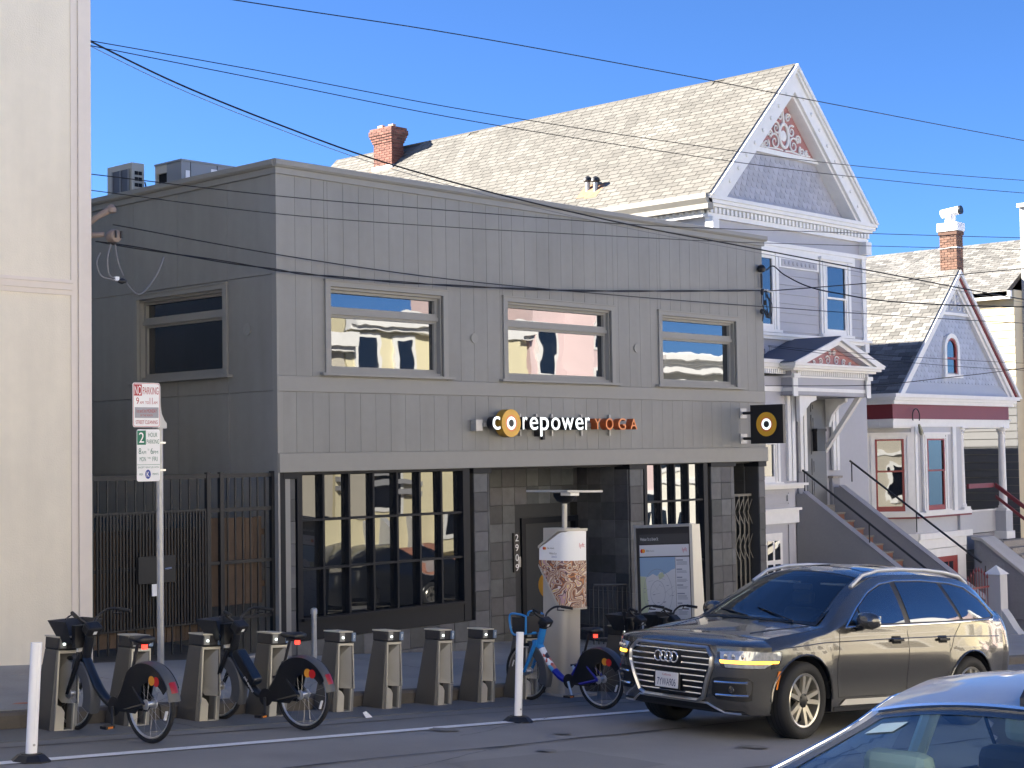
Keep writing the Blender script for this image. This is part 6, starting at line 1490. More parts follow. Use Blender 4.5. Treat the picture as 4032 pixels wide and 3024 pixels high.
class Car:
    def __init__(s, **k):
        for a, c in k.items(): setattr(s, a, curve(c) if isinstance(c, list) and a not in ('axles',) else c)
    def ws(s, u): return min(s.wb(u), s.we(u)-.07)
    def vlow(s, u, w):
        v = s.plan(u)*s.prof(w)
        for uc in s.axles:
            d = math.hypot(u-uc, w-s.rt)
            if d < s.ra+.16: v += .018*(1-max(0, d-s.ra)/.16)
        return v
    def side_v(s, u, w):
        ws = s.ws(u)
        if w <= ws: return s.vlow(u, w)
        t = min(1, (w-ws)/(s.we(u)-ws)); a = s.vlow(u, ws)
        return a+(s.ve(u)-a)*t+.022*math.sin(math.pi*t)
    def w0(s, u):
        b = s.sill
        for uc in s.axles:
            d = abs(u-uc)
            if d < s.ra: b = max(b, s.rt+math.sqrt(s.ra**2-d*d))
        return b
    def cap(s, u, q):          # q = v/ve in -1..1
        return (u, q*s.ve(u), s.we(u)+s.crown(u)*(1-abs(q)**2.2))
    def end_u(s, v, w, front=True):
        us, uf = (s.us, s.uf(w)) if front else (s.ur, s.ub(w)); V = s.side_v(us, w) if w > s.ws(us) else s.vlow(us, w)
        q = min(1, abs(v)/V); n_ = getattr(s, 'nx', 2.6); return us-(us-uf)*max(0, 1-q**n_)**(1/n_)
    def shell(s, root, m):
        us, ur = s.us, s.ur
        st = set([us, ur]); u = us
        while u < ur: st.add(round(u, 4)); u += .06
        for uc in s.axles:
            for k in range(-10, 11): st.add(round(uc+s.ra*math.sin(math.pi/2*k/10)*.9999, 4))
            st |= {round(uc-s.ra-.001, 4), round(uc+s.ra+.001, 4)}
        st = sorted(x for x in st if us <= x <= ur)
        N1, N2 = 12, 10
        for sg in (-1, 1):
            b = MB(); vs = []
            for u in st:
                w0, ws, we = s.w0(u), s.ws(u), s.we(u)
                for k in range(N1+1): w = w0+(ws-w0)*k/N1; vs.append((u, sg*s.vlow(u, w), w))
                for k in range(1, N2+1): w = ws+(we-ws)*k/N2; vs.append((u, sg*s.side_v(u, w), w))
            r = N1+N2+1
            b.add(vs, [(i*r+k, (i+1)*r+k, (i+1)*r+k+1, i*r+k+1) for i in range(len(st)-1) for k in range(r-1)])
            b.build('body_side', m, root, 'all')
        nq = 24; b = MB(); vs = [s.cap(u, -1+2*k/nq) for u in st for k in range(nq+1)]
        b.add(vs, [(i*(nq+1)+k, (i+1)*(nq+1)+k, (i+1)*(nq+1)+k+1, i*(nq+1)+k+1) for i in range(len(st)-1) for k in range(nq)]); b.build('hood_and_roof', m, root, 'all')
        for front in (True, False):
            ue = us if front else ur; wt = s.we(ue); ws = s.ws(ue); w00 = s.w0(ue)
            b = MB(); nf, nw = 36, 16; vs = []
            for i in range(nf+1):
                ph = -math.pi/2+math.pi*i/nf; sn = math.copysign(abs(math.sin(ph))**(2/getattr(s, 'nx', 2.6)), ph)
                for k in range(nw+1):
                    w = w00+(s.wtop(front)-w00)*k/nw; V = s.vlow(ue, min(w, ws)); v = sn*V; vs.append((s.end_u(v, min(w, ws), front) if abs(sn) < .9999 else ue, v, w))
            b.add(vs, [(i*(nw+1)+k, (i+1)*(nw+1)+k, (i+1)*(nw+1)+k+1, i*(nw+1)+k+1) for i in range(nf) for k in range(nw)])
            # lip up to the hood / deck
            base = [vs[i*(nw+1)+nw] for i in range(nf+1)]; nt_ = 8; v2 = []
            for i, p in enumerate(base):
                q = max(-1, min(1, p[1]/s.vlow(ue, ws))); tgt = s.cap(ue, q)
                for k in range(nt_+1):
                    t = k/nt_; zz = p[2]+(tgt[2]-p[2])*math.sin(t*math.pi/2); v2.append((p[0]+(tgt[0]-p[0])*(1-math.cos(t*math.pi/2))**.9, p[1]+(tgt[1]-p[1])*t, zz))
            b.add(v2, [(i*(nt_+1)+k, (i+1)*(nt_+1)+k, (i+1)*(nt_+1)+k+1, i*(nt_+1)+k+1) for i in range(nf) for k in range(nt_)])
            b.build('front_bumper' if front else 'rear_bumper', m, root, 'all')
        for uc in s.axles:
            for sg in (-1, 1):
                b = MB(); n = 16; vs = []
                for i in range(n+1):
                    a = math.pi*i/n; r_ = s.ra-.004
                    for v in (s.vlow(uc, .7)-.03, .42): vs.append((uc+r_*math.cos(a), sg*v, s.rt+r_*math.sin(a)))
                b.add(vs, [(2*i, 2*i+1, 2*i+3, 2*i+2) for i in range(n)]); k = len(b.v)
                b.add([(uc+(s.ra)*math.cos(math.pi*i/n), sg*.42, s.rt+s.ra*math.sin(math.pi*i/n)) for i in range(n+1)], [tuple(range(n+1))]); b.build('wheel_well', DARKIN, root)
                lip = []; 
                for i in range(n+1): a = math.pi*i/n; uu = uc+(s.ra+.012)*math.cos(a); w_ = s.rt+(s.ra+.012)*math.sin(a); lip.append((uu, sg*(s.vlow(uu, max(w_, s.sill))+.002), w_))
                MB().tube(lip, .016, 6, flat=.6).build('arch_lip', m, root, True)
        MB().box(us+.1, ur-.1, -.45, .45, s.sill-.02, .5).build('underbody', DARKIN, root)
        a0, a1 = s.axles; MB().box(a0+s.ra+.02, a1-s.ra-.02, -.80, .80, s.sill-.02, .45).build('floor_pan', DARKIN, root)
def fill2d(poly, step, fn):
    """fill a polygon in 2-d with a clipped grid and map it through fn"""
    bm = bmesh.new(); vs = [bm.verts.new((p[0], p[1], 0)) for p in poly]; bm.faces.new(vs)
    lo = [min(p[i] for p in poly) for i in (0, 1)]; hi = [max(p[i] for p in poly) for i in (0, 1)]
    for ax in (0, 1):
        x = lo[ax]+step
        while x < hi[ax]-1e-4:
            co = (x, 0, 0) if ax == 0 else (0, x, 0); no = (1, 0, 0) if ax == 0 else (0, 1, 0)
            bmesh.ops.bisect_plane(bm, geom=bm.verts[:]+bm.edges[:]+bm.faces[:], plane_co=co, plane_no=no); x += step
    bm.verts.index_update(); V = [tuple(fn(v.co.x, v.co.y)) for v in bm.verts]; F_ = [tuple(v.index for v in f.verts) for f in bm.faces]; bm.free()
    return MB().add(V, F_)
def side_patch(c, name, poly, m, root, sg, off=.004, step=.09): return fill2d(poly, step, lambda u, w: (u, sg*(c.side_v(u, w)+off), w+off*.2)).build(name, m, root, 'all')
def front_patch(c, name, poly, m, root, off=.004, step=.06, front=True):
    d = -1 if front else 1
    return fill2d(poly, step, lambda v, w: (c.end_u(v, w, front)+d*off, v, w)).build(name, m, root, 'all')
def corner_patch(c, name, poly, m, root, off=.004, step=.05):
    """front patch written in corner angle (0 centre line .. 1 start of the side) and height"""
    def fn(p, w):
        ph = abs(p)*math.pi/2; n_ = getattr(c, 'nx', 2.6); V = c.vlow(c.us, w); sn = math.sin(ph)**(2/n_); cs = max(0, math.cos(ph))**(2/n_)
        return (c.us-(c.us-c.uf(w))*cs-off*max(.15, cs), math.copysign(sn*V+off*sn**3, p), w)
    return fill2d(poly, step, fn).build(name, m, root, 'all')
def front_tube(c, name, path, r, m, root, off=.004, closed=False, flat=1.0, n=10):
    pts = []
    P = list(path)+([path[0]] if closed else [])
    for a, b_ in zip(P[:-1], P[1:]):
        for k in range(n): t = k/n; v = a[0]+(b_[0]-a[0])*t; w = a[1]+(b_[1]-a[1])*t; pts.append((c.end_u(v, w)-off, v, w))
    if not closed: v, w = P[-1]; pts.append((c.end_u(v, w)-off, v, w))
    return MB().tube(pts, r, 6, closed=closed, flat=flat).build(name, m, root, True)
def side_tube(c, name, path, r, m, root, sg, off=.003, closed=False, n=8, flat=1.0):
    pts = []; P = list(path)+([path[0]] if closed else [])
    for a, b_ in zip(P[:-1], P[1:]):
        for k in range(n): t = k/n; u = a[0]+(b_[0]-a[0])*t; w = a[1]+(b_[1]-a[1])*t; pts.append((u, sg*(c.side_v(u, w)+off), w))
    if not closed: u, w = P[-1]; pts.append((u, sg*(c.side_v(u, w)+off), w))
    return MB().tube(pts, r, 6, closed=closed, flat=flat).build(name, m, root, True)
CT = mat('car_tyre', (0.016, 0.016, 0.017), .75, bump=.3, bscale=60); ALLOY = mat('alloy', (0.60, 0.57, 0.50), .28, .85); ALLD = mat('alloy_dark', (0.05, 0.05, 0.05), .4, .6)
def car_wheel(root, u, v, sg, R0, rim, wdt=.25, nsp=10, steer=0.0):
    w = bpy.data.objects.new('wheel', None); COL.objects.link(w); w.parent = root; w.location = (u, v*sg, R0); w.rotation_euler = (0, 0, steer); OFF[w] = None
    h = wdt/2
    MB().lathe([(rim-.005, -h*.8), (rim+.02, -h*.98), (R0-.05, -h), (R0-.012, -h*.86), (R0, -h*.6), (R0, h*.6), (R0-.012, h*.86), (R0-.05, h), (rim+.02, h*.98), (rim-.005, h*.8)], (0, 0, 0), 'y', 40, False).build('tyre', CT, w, 'all')
    for k in range(3): MB().lathe([(R0+.0008, -h*.35+k*h*.35-.006), (R0+.0008, -h*.35+k*h*.35+.006)], (0, 0, 0), 'y', 40, False).build('tread_groove', DARKIN, w)
    f = sg*h*.80
    b = MB().lathe([(rim, f), (rim-.012, f+sg*.012), (rim-.03, f+sg*.004), (rim-.035, f-sg*.04), (rim-.05, f-sg*.18)], (0, 0, 0), 'y', 40, False); b.build('rim', ALLOY, w, True)
    MB().lathe([(rim-.04, f-sg*.10), (.01, f-sg*.10)], (0, 0, 0), 'y', 30, False).build('brake_disc', ALLD, w)
    for i in range(nsp):
        a = 2*math.pi*i/nsp + (.09 if i % 2 else -.09)+.2
        b = MB().add([(.05, f-sg*.012, -.024), (rim-.02, f+sg*.004, -.020), (rim-.02, f+sg*.004, .020), (.05, f-sg*.012, .024), (.05, f-sg*.05, -.03), (rim-.02, f-sg*.03, -.026), (rim-.02, f-sg*.03, .026), (.05, f-sg*.05, .03)], [(3,2,1,0),(4,5,6,7),(0,1,5,4),(1,2,6,5),(2,3,7,6),(3,0,4,7)])
        b.xf(Matrix.Rotation(a, 4, 'Y')); b.build('spoke', ALLOY, w)
        g = MB().box(.07, rim-.04, f-sg*.006 if sg > 0 else f+.001, f+sg*.001 if sg > 0 else f+.006, -.003, .003)
    MB().lathe([(.075, f-sg*.03), (.075, f-sg*.012), (.05, f-sg*.002), (.035, f+sg*.004), (.001, f+sg*.005)], (0, 0, 0), 'y', 20).build('hub_cap', ALLD, w, True)
    for i in range(5):
        a = 2*math.pi*i/5; MB().lathe([(.010, f-sg*.012), (.010, f+sg*.001)], (.056*math.cos(a), 0, .056*math.sin(a)), 'y', 8).build('wheel_bolt', DARKIN, w)
    return w
CARGLASS = mirror_glass('car_glass', .16, wave=0, base=(.006, .008, .012))
WSGLASS = mirror_glass('windshield_glass', .10, wave=0, base=(.010, .014, .02), fmax=.7, trans=.62)
# ---- the SUV
RAILM = mat('satin_rail', (0.62, 0.62, 0.62), .45, .6)
PAINTG = mat('taupe_metallic_paint', (0.125, 0.121, 0.115), .22, .75, coat=1.0, var=.02, vscale=300)
suv = thing('grey_suv', 'taupe grey luxury SUV with chrome hexagonal grille and amber indicators lit', 'car', (12.72, 9.87, rz_(12.72)), 0, None, False)
suv.rotation_euler = (0, math.atan(-S), R(-5.5))
Q = Car(axles=[.98, 3.96], ra=.445, rt=.385, sill=.255, us=.50, ur=4.70, nx=3.3,
    we=[(.3, .93), (.55, .985), (.9, 1.035), (1.3, 1.085), (1.42, 1.115), (1.6, 1.215), (1.9, 1.395), (2.2, 1.545), (2.45, 1.615), (2.8, 1.65), (3.3, 1.66), (3.9, 1.635), (4.3, 1.575), (4.5, 1.47), (4.7, 1.27)],
    ve=[(.3, .70), (.55, .80), (.9, .845), (1.3, .862), (1.42, .86), (1.6, .825), (1.9, .755), (2.2, .695), (2.45, .668), (2.8, .655), (3.3, .652), (3.9, .645), (4.3, .635), (4.5, .66), (4.7, .74)],
    wb=[(.3, .80), (1.3, 1.02), (1.6, 1.075), (2.5, 1.095), (3.5, 1.12), (4.3, 1.16), (4.7, 1.14)],
    plan=[(.55, .918), (.8, .945), (1.2, .962), (1.8, .97), (3.4, .97), (4.0, .962), (4.4, .94), (4.7, .90)],
    prof=[(.22, .955), (.30, .975), (.42, .972), (.55, .975), (.72, .995), (.86, 1.0), (.93, .99), (1.05, .968), (1.2, .94)],
    crown=[(.3, .03), (.55, .045), (1.3, .055), (1.6, .085), (2.2, .095), (2.6, .085), (3.5, .085), (4.3, .075), (4.7, .05)],
    uf=[(.22, .20), (.32, .10), (.45, .05), (.60, .02), (.75, .015), (.88, .05), (.95, .11)], ub=[(.22, 4.9), (.5, 5.06), (.8, 5.04), (1.1, 4.98)])
Q.wtop = lambda front: .915 if front else 1.05
Q.shell(suv, PAINTG)
for uc in Q.axles:
    for sg in (-1, 1): car_wheel(suv, uc, .845, sg, .385, .275, .26, 10, R(4) if uc < 2 else 0)
# glazing
wsp = [(1.36-.10*(1-(q/.9)**2), q) for q in [-.9+1.8*i/12 for i in range(13)]] + [(2.30-.06*(1-(q/.9)**2), q) for q in [.9-1.8*i/12 for i in range(13)]]
def cap_pt(c, u, q, off=.006): p = c.cap(u, q); return (p[0]-off*.5, p[1], p[2]+off)
wso = [cap_pt(Q, u, q, .005) for u, q in wsp]
wsi = [(1.42-.09*(1-(q/.84)**2), q) for q in [-.84+1.68*i/12 for i in range(13)]] + [(2.25-.06*(1-(q/.84)**2), q) for q in [.84-1.68*i/12 for i in range(13)]]
n_ = len(wsp); MB().add(wso+[cap_pt(Q, u, q, .006) for u, q in wsi], [(i, (i+1) % n_, n_+(i+1) % n_, n_+i) for i in range(n_)]).build('windshield_surround', BLACK, suv, True)
fill2d(wsi, .08, lambda u, q: cap_pt(Q, u, q, .008)).build('windshield', WSGLASS, suv, 'all')
co = [o for o in suv.children if o.name.startswith('hood_and_roof')][0]
bm = bmesh.new(); bm.from_mesh(co.data)
bmesh.ops.delete(bm, geom=[f for f in bm.faces if (lambda p: 1.40 < p.x < 2.22 and abs(p.y) < .86*Q.ve(p.x))(f.calc_center_median())], context='FACES'); bm.to_mesh(co.data); bm.free()
INTS = mat('suv_cabin', (0.055, 0.05, 0.045), .8); PALS = mat('suv_headliner', (0.36, 0.34, 0.30), .8)
bev(MB().box(1.42, 1.95, -.70, .70, .80, 1.03).build('dashboard', INTS, suv), .05)
wh_ = [(1.98+.06*math.sin(2*math.pi*i/24), -.38+.18*math.cos(2*math.pi*i/24), 1.05+.17*math.sin(2*math.pi*i/24)) for i in range(24)]
MB().tube(wh_, .016, 8, closed=True).build('steering_wheel', BLACK, suv, 'all')
for v0 in (-.38, .38):
    bev(MB().box(2.55, 2.72, v0-.25, v0+.25, .6, 1.24).build('front_seat', INTS, suv), .06); bev(MB().box(2.58, 2.68, v0-.14, v0+.14, 1.26, 1.43).build('headrest', INTS, suv), .04)
    bev(MB().box(3.45, 3.62, v0-.28, v0+.28, .6, 1.25).build('rear_seat', INTS, suv), .06)
bev(MB().box(2.10, 2.16, -.12, .12, 1.44, 1.52).build('rear_view_mirror', BLACK, suv), .015)
MB().box(2.20, 2.32, -.55, -.18, 1.515, 1.535).build('sun_visor', PALS, suv); MB().box(2.20, 2.32, .18, .55, 1.515, 1.535).build('sun_visor', PALS, suv)
MB().box(1.3, 4.5, -.82, .82, .50, .54).build('cabin_floor', DARKIN, suv)
for sg in (-1, 1):
    dlo = [(1.66, 1.105), (1.95, 1.30), (2.25, 1.465), (2.5, 1.55), (2.8, 1.588), (3.3, 1.598), (3.85, 1.575), (4.15, 1.53), (4.38, 1.40), (4.55, 1.215), (4.48, 1.178), (3.5, 1.145), (2.5, 1.12)]
    side_patch(Q, 'window_surround', dlo, BLACK, suv, sg, .004)
    side_tube(Q, 'chrome_trim', dlo, .011, CHROME, suv, sg, .008, closed=True, flat=1.0)
    for nm, poly in (('front_side_glass', [(1.98, 1.135), (1.98, 1.30), (2.27, 1.455), (2.52, 1.535), (2.70, 1.562), (2.72, 1.15), (2.5, 1.142)]), ('quarter_light', [(1.72, 1.128), (1.95, 1.275), (1.95, 1.133)]),
            ('rear_side_glass', [(2.82, 1.152), (2.80, 1.57), (3.3, 1.58), (3.60, 1.57), (3.78, 1.18), (3.5, 1.165)]), ('quarter_glass', [(3.84, 1.183), (3.68, 1.563), (3.85, 1.556), (4.12, 1.512), (4.34, 1.39), (4.49, 1.225), (4.45, 1.20)])):
        side_patch(Q, nm, poly, CARGLASS, suv, sg, .009)
    for path in ([(1.55, .40), (1.50, .75), (1.56, 1.08)], [(2.74, .40), (2.74, 1.13)], [(3.52, .84), (3.62, 1.0), (3.80, 1.16)], [(2.74, .40), (3.40, .41), (3.50, .62)], [(1.55, .40), (2.74, .40)]):
        side_tube(Q, 'door_seam', path, .0035, DARKIN, suv, sg, .0)
    for u0 in (2.42, 3.28):
        hb = bev(MB().box(u0, u0+.20, -.016, .016, .955, .985).xf(Matrix.Translation((0, sg*(Q.side_v(u0+.1, .97)+.022), 0))).build('door_handle', BLACK, suv), .008)
        side_patch(Q, 'handle_recess', [(u0+.02, .93), (u0+.18, .93), (u0+.18, 1.01), (u0+.02, 1.01)], DARKIN, suv, sg, .003)
    side_patch(Q, 'sill_trim', [(1.56, .315), (1.66, .375), (3.32, .375), (3.42, .34), (3.42, .315)], STEEL, suv, sg, .012)
    side_patch(Q, 'lower_cladding', [(1.46, .258), (1.46, .30), (3.48, .30), (3.48, .258)], DARKG, suv, sg, .006)
    side_tube(Q, 'shoulder_crease', [(.62, .90), (1.3, .955), (2.5, .985), (3.6, 1.0), (4.6, .99)], .006, PAINTG, suv, sg, .0)
    # mirror
    mx = MB().lathe([(.001, -.13), (.06, -.12), (.088, -.05), (.09, .04), (.075, .10), (.02, .125), (.001, .125)], (0, 0, 0), 'y', 16)
    mx.v = [(p[0]*.9, p[1], p[2]) for p in mx.v]; mx.xf(Matrix.Translation((1.87, sg*1.06, 1.18)))
    mo = mx.build('side_mirror', PAINTG, suv, 'all'); MB().tube([(1.86, sg*.93, 1.10), (1.87, sg*1.0, 1.115)], .035, 8).build('mirror_foot', BLACK, mo, True); MB().box(1.915, 1.95, sg*1.06-.10, sg*1.06+.10, 1.12, 1.235).build('mirror_glass', CARGLASS, mo)
    rr = [(u, sg*(Q.ve(u)-.035), Q.we(u)+.055) for u in [2.15, 2.3, 2.6, 3.0, 3.5, 3.9, 4.2, 4.32]]; rr[0] = (2.08, rr[0][1], Q.we(2.08)+.02); rr[-1] = (4.36, rr[-1][1], Q.we(4.36)+.015)
    MB().tube(rr, .022, 8).build('roof_rail', RAILM, suv, True)
    front_patch(Q, 'tail_lamp', [(sg*.62, .93), (sg*.88, .93), (sg*.88, 1.03), (sg*.62, 1.03)], REFL, suv, .005, front=False)
# sunroof
fill2d([(2.55, -.75), (2.55, .75), (3.5, .75), (3.5, -.75)], .15, lambda u, q: cap_pt(Q, u, q, .004)).build('glass_roof', CARGLASS, suv, 'all')
# grille
GR = [(-.47, .885), (.47, .885), (.545, .80), (.545, .70), (.43, .40), (.36, .365), (-.36, .365), (-.43, .40), (-.545, .70), (-.545, .80)]
FRAMEM = mat('grille_satin_silver', (0.42, 0.43, 0.45), .28, .85)
gs = 1.15
front_patch(Q, 'grille_backing', GR, mat('grille_black', (0.006, 0.006, 0.007), .4), suv, .006)
gf = front_tube(Q, 'grille_frame', GR, .036, FRAMEM, suv, .006, closed=True, flat=.6)
for i in range(8):
    w = .43+i*.058
    hw = .40+(w-.40)*.38 if w < .70 else .53 if w < .8 else .53-(w-.8)*.85
    segs = [(-hw, hw)]
    if .455 < w < .60: segs = [(-hw, -.20), (.20, hw)]
    elif .70 < w < .82: segs = [(-hw, -.18), (.18, hw)]
    for a, c in segs: front_tube(Q, 'grille_slat', [(a, w), (c, w)], .009, CHROME, suv, .016, n=14)
for i in range(4):
    cv = -.105+i*.07; cw = .765; pts = []
    for k in range(24): a = 2*math.pi*k/24; pts.append((Q.end_u(cv, cw)-.045-.002*(i % 2), cv+.050*math.cos(a), cw+.050*math.sin(a)))
    MB().tube(pts, .009, 8, closed=True).build('emblem_ring', CHROME, suv, 'all')
PLT = mat('plate_white', (0.72, 0.70, 0.68), .45); PLB = mat('plate_blue', (0.02, 0.03, 0.10), .5)
up_ = Q.end_u(0, .53)-.035
pl_ = bev(MB().box(up_-.008, up_, -.155, .155, .455, .61).build('licence_plate', PLT, suv), .006)
MB().box(up_+.0005, up_+.02, -.165, .165, .445, .615).build('plate_frame', DARKG, pl_)
text('lettering', '7YWA906', (up_-.0095, .125, .475), -Y, Z, .25, .072, PLB, pl_); text('lettering', 'California', (up_-.0095, .06, .572), -Y, Z, .12, .022, SIGNR, pl_)
# lamps, intakes
LENS = mat('headlamp_lens', (0.42, 0.43, 0.45), .08, .3, coat=1, var=.35, vscale=25); LAMPD = mat('headlamp_dark', (0.03, 0.03, 0.035), .2, coat=1); INDI = mat('indicator_lit', (0.9, 0.4, 0.02), .3, emit=(1.0, .42, .03), estr=1.6)
AMBER = mat('amber_marker', (0.75, 0.22, 0.02), .35)
for sg in (-1, 1):
    hp = corner_patch(Q, 'headlamp', [(sg*.31, .872), (sg*.33, .80), (sg*.385, .70), (sg*.96, .70), (sg*1.0, .73), (sg*1.0, .875), (sg*.62, .888)], LAMPD, suv, .006, .035)
    corner_patch(Q, 'lens', [(sg*.345, .862), (sg*.37, .785), (sg*1.0, .785), (sg*1.0, .866), (sg*.62, .878)], LENS, hp, .010, .035)
    corner_patch(Q, 'lens', [(sg*.41, .748), (sg*.43, .712), (sg*.95, .712), (sg*1.0, .748)], LENS, hp, .010, .035)
    corner_patch(Q, 'indicator', [(sg*.36, .781), (sg*.375, .752), (sg*1.0, .752), (sg*1.0, .781)], INDI, hp, .012, .035)
    for v0 in (.69, .76, .83): MB().lathe([(.024, 0), (.024, -.008), (.006, -.012)], (Q.end_u(v0, .82)-.012, sg*v0, .818), 'x', 12).build('lamp_projector', CHROME, hp, True)
    hs_ = side_patch(Q, 'headlamp_return', [(.502, .70), (.502, .875), (.62, .885), (.655, .87), (.64, .80), (.585, .715)], LAMPD, suv, sg, .005, .04)
    side_patch(Q, 'lens', [(.502, .785), (.502, .86), (.60, .87), (.63, .86), (.615, .785)], LENS, hs_, sg, .009, .04); side_patch(Q, 'indicator', [(.502, .755), (.502, .778), (.60, .778), (.585, .755)], INDI, hs_, sg, .010, .04)
    ft = [(sg*.56, .60), (sg*.62, .615), (sg*.86, .615), (sg*.885, .58), (sg*.875, .40), (sg*.84, .385), (sg*.58, .395), (sg*.53, .44)]
    fp_ = front_patch(Q, 'air_intake', ft, mat('intake_black', (0.010, 0.010, 0.011), .5) if 'intake_black' not in bpy.data.materials else bpy.data.materials['intake_black'], suv, .005, .05)
    for w in (.565, .44): front_tube(Q, 'intake_blade', [(sg*.58, w), (sg*.86, w+.005)], .011, CHROME, fp_, .012)
    MB().lathe([(.035, 0), (.035, -.01), (.02, -.014)], (Q.end_u(.74, .5)-.008, sg*.74, .50), 'x', 14).build('fog_lamp', LAMPD, fp_, True)
    side_patch(Q, 'side_marker', [(.565, .57), (.60, .57), (.635, .74), (.60, .74)], AMBER, suv, sg, .008, .05) if False else None
    mk = fill2d([(sg*.880, .50), (sg*.905, .50), (sg*.912, .68), (sg*.895, .68)], .05, lambda v, w: (Q.us-.045+.03*(w-.5), v+sg*.004, w))
    side_patch(Q, 'side_marker', [(.56, .50), (.595, .50), (.625, .68), (.59, .68)], AMBER, suv, sg, .010, .05)
front_patch(Q, 'lower_intake', [(-.50, .335), (.50, .335), (.60, .285), (-.60, .285)], bpy.data.materials['intake_black'], suv, .006)
front_tube(Q, 'skid_blade', [(-.78, .262), (-.62, .262), (-.46, .345), (.46, .345), (.62, .262), (.78, .262)], .011, STEEL, suv, .010)
front_patch(Q, 'lower_valance', [(-.84, .256), (.84, .256), (.80, .285), (-.80, .285)], DARKG, suv, .008)
hood_c = MB()
for sg in (-1, 1):
    MB().tube([(u, sg*q*Q.ve(u), Q.cap(u, q)[2]+.001) for u, q in ((.62, .66), (.9, .72), (1.2, .80), (1.32, .84))], .007, 6).build('hood_crease', PAINTG, suv, True)
    MB().tube([(u, sg*(Q.ve(u)-.004), Q.we(u)+.001) for u in (.60, .8, 1.0, 1.2, 1.36)], .003, 5).build('hood_seam', DARKIN, suv, True)
MB().tube([(Q.cap(1.32, -.6)[0], Q.cap(1.32, -.6)[1], Q.cap(1.32, -.6)[2]+.02), (1.50, .10, Q.cap(1.50, .1)[2]+.018)], .008, 5).build('wiper', BLACK, suv, True)
MB().tube([(Q.cap(1.32, .1)[0], .1, Q.cap(1.32, .1)[2]+.02), (1.50, .62, Q.cap(1.50, .75)[2]+.018)], .008, 5).build('wiper', BLACK, suv, True)

# ---- silver sedan parked at the near kerb, nose downhill
PAINTS = mat('silver_blue_paint', (0.46, 0.46, 0.46), .3, .45, coat=1.0)
sed = thing('silver_sedan', 'silver sedan with sticker in its rear window parked at the near kerb', 'car', (8.30, 2.47, rz_(8.30)), R(180), None, False)
sed.rotation_euler = Matrix.Rotation(R(180), 4, 'Z').to_euler() if False else (0, -math.atan(-S), R(180))
C2 = Car(axles=[.90, 3.62], ra=.385, rt=.325, sill=.20, us=.5, ur=4.30,
    we=[(.3, .72), (.5, .78), (1.0, .86), (1.25, .90), (1.4, .96), (1.8, 1.18), (2.1, 1.30), (2.4, 1.36), (2.7, 1.372), (3.0, 1.335), (3.35, 1.235), (3.6, 1.15), (3.9, 1.05), (4.1, .985), (4.3, .95)],
    ve=[(.3, .68), (.5, .74), (1.25, .80), (1.4, .79), (1.8, .70), (2.1, .64), (2.4, .60), (2.8, .585), (3.1, .575), (3.35, .57), (3.6, .61), (3.9, .67), (4.1, .70), (4.3, .70)],
    wb=[(.3, .62), (1.25, .84), (2.5, .90), (3.6, .94), (4.3, .90)],
    plan=[(.5, .84), (1.0, .88), (1.8, .90), (3.4, .90), (4.0, .87), (4.3, .83)], prof=[(.18, .95), (.4, .98), (.65, 1.0), (.85, .98), (1.0, .95)],
    crown=[(.3, .03), (1.2, .05), (1.6, .08), (2.2, .07), (2.8, .06), (3.35, .07), (3.7, .08), (4.1, .05), (4.3, .04)],
    uf=[(.2, .12), (.5, .02), (.7, .06)], ub=[(.2, 4.55), (.5, 4.66), (.8, 4.62)])
C2.wtop = lambda front: .68 if front else .86
C2.shell(sed, PAINTS)
for uc in C2.axles:
    for sg in (-1, 1): car_wheel(sed, uc, .78, sg, .325, .235, .21, 10)
# rear window is real glass: cut the deck away by rebuilding the cap without it
cap_ob = [o for o in sed.children if o.name.startswith('hood_and_roof')][0]
bm = bmesh.new(); bm.from_mesh(cap_ob.data)
kill = [f for f in bm.faces if (3.36 < f.calc_center_median().x < 4.0 and abs(f.calc_center_median().y) < C2.ve(f.calc_center_median().x)*.90)]
kill += [f for f in bm.faces if (1.5 < f.calc_center_median().x < 2.1 and abs(f.calc_center_median().y) < C2.ve(f.calc_center_median().x)*.90)]
bmesh.ops.delete(bm, geom=kill, context='FACES'); bm.to_mesh(cap_ob.data); bm.free()
DL = [(1.62, .93), (2.1, 1.20), (2.45, 1.285), (2.75, 1.295), (3.0, 1.255), (3.45, 1.06), (3.45, .965), (2.5, .93)]
def inside(p, poly):
    r_ = False
    for i in range(len(poly)):
        a, c = poly[i], poly[i-1]
        if (a[1] > p[1]) != (c[1] > p[1]) and p[0] < (c[0]-a[0])*(p[1]-a[1])/(c[1]-a[1])+a[0]: r_ = not r_
    return r_
for o in [o for o in sed.children if o.name.startswith('body_side')]:
    bm = bmesh.new(); bm.from_mesh(o.data)
    bmesh.ops.delete(bm, geom=[f for f in bm.faces if inside((f.calc_center_median().x, f.calc_center_median().z), DL)], context='FACES'); bm.to_mesh(o.data); bm.free()
def sed_cap(u, q, off): p = C2.cap(u, q); return (p[0]+off*.5, p[1], p[2]+off)
RG = mirror_glass('sedan_rear_glass', .06, wave=0, fmax=.55, trans=.85, tint=(.85, .93, 1))
fill2d([(3.30, -.93), (3.30, .93), (4.06, .93), (4.06, -.93)], .07, lambda u, q: sed_cap(u, q, .004)).build('rear_window', RG, sed, 'all')
fill2d([(1.44, -.92), (1.44, .92), (2.16, .92), (2.16, -.92)], .07, lambda u, q: sed_cap(u, q, .004)).build('windshield', RG, sed, 'all')
BAND = mat('window_band', (0.01, 0.012, 0.016), .2)
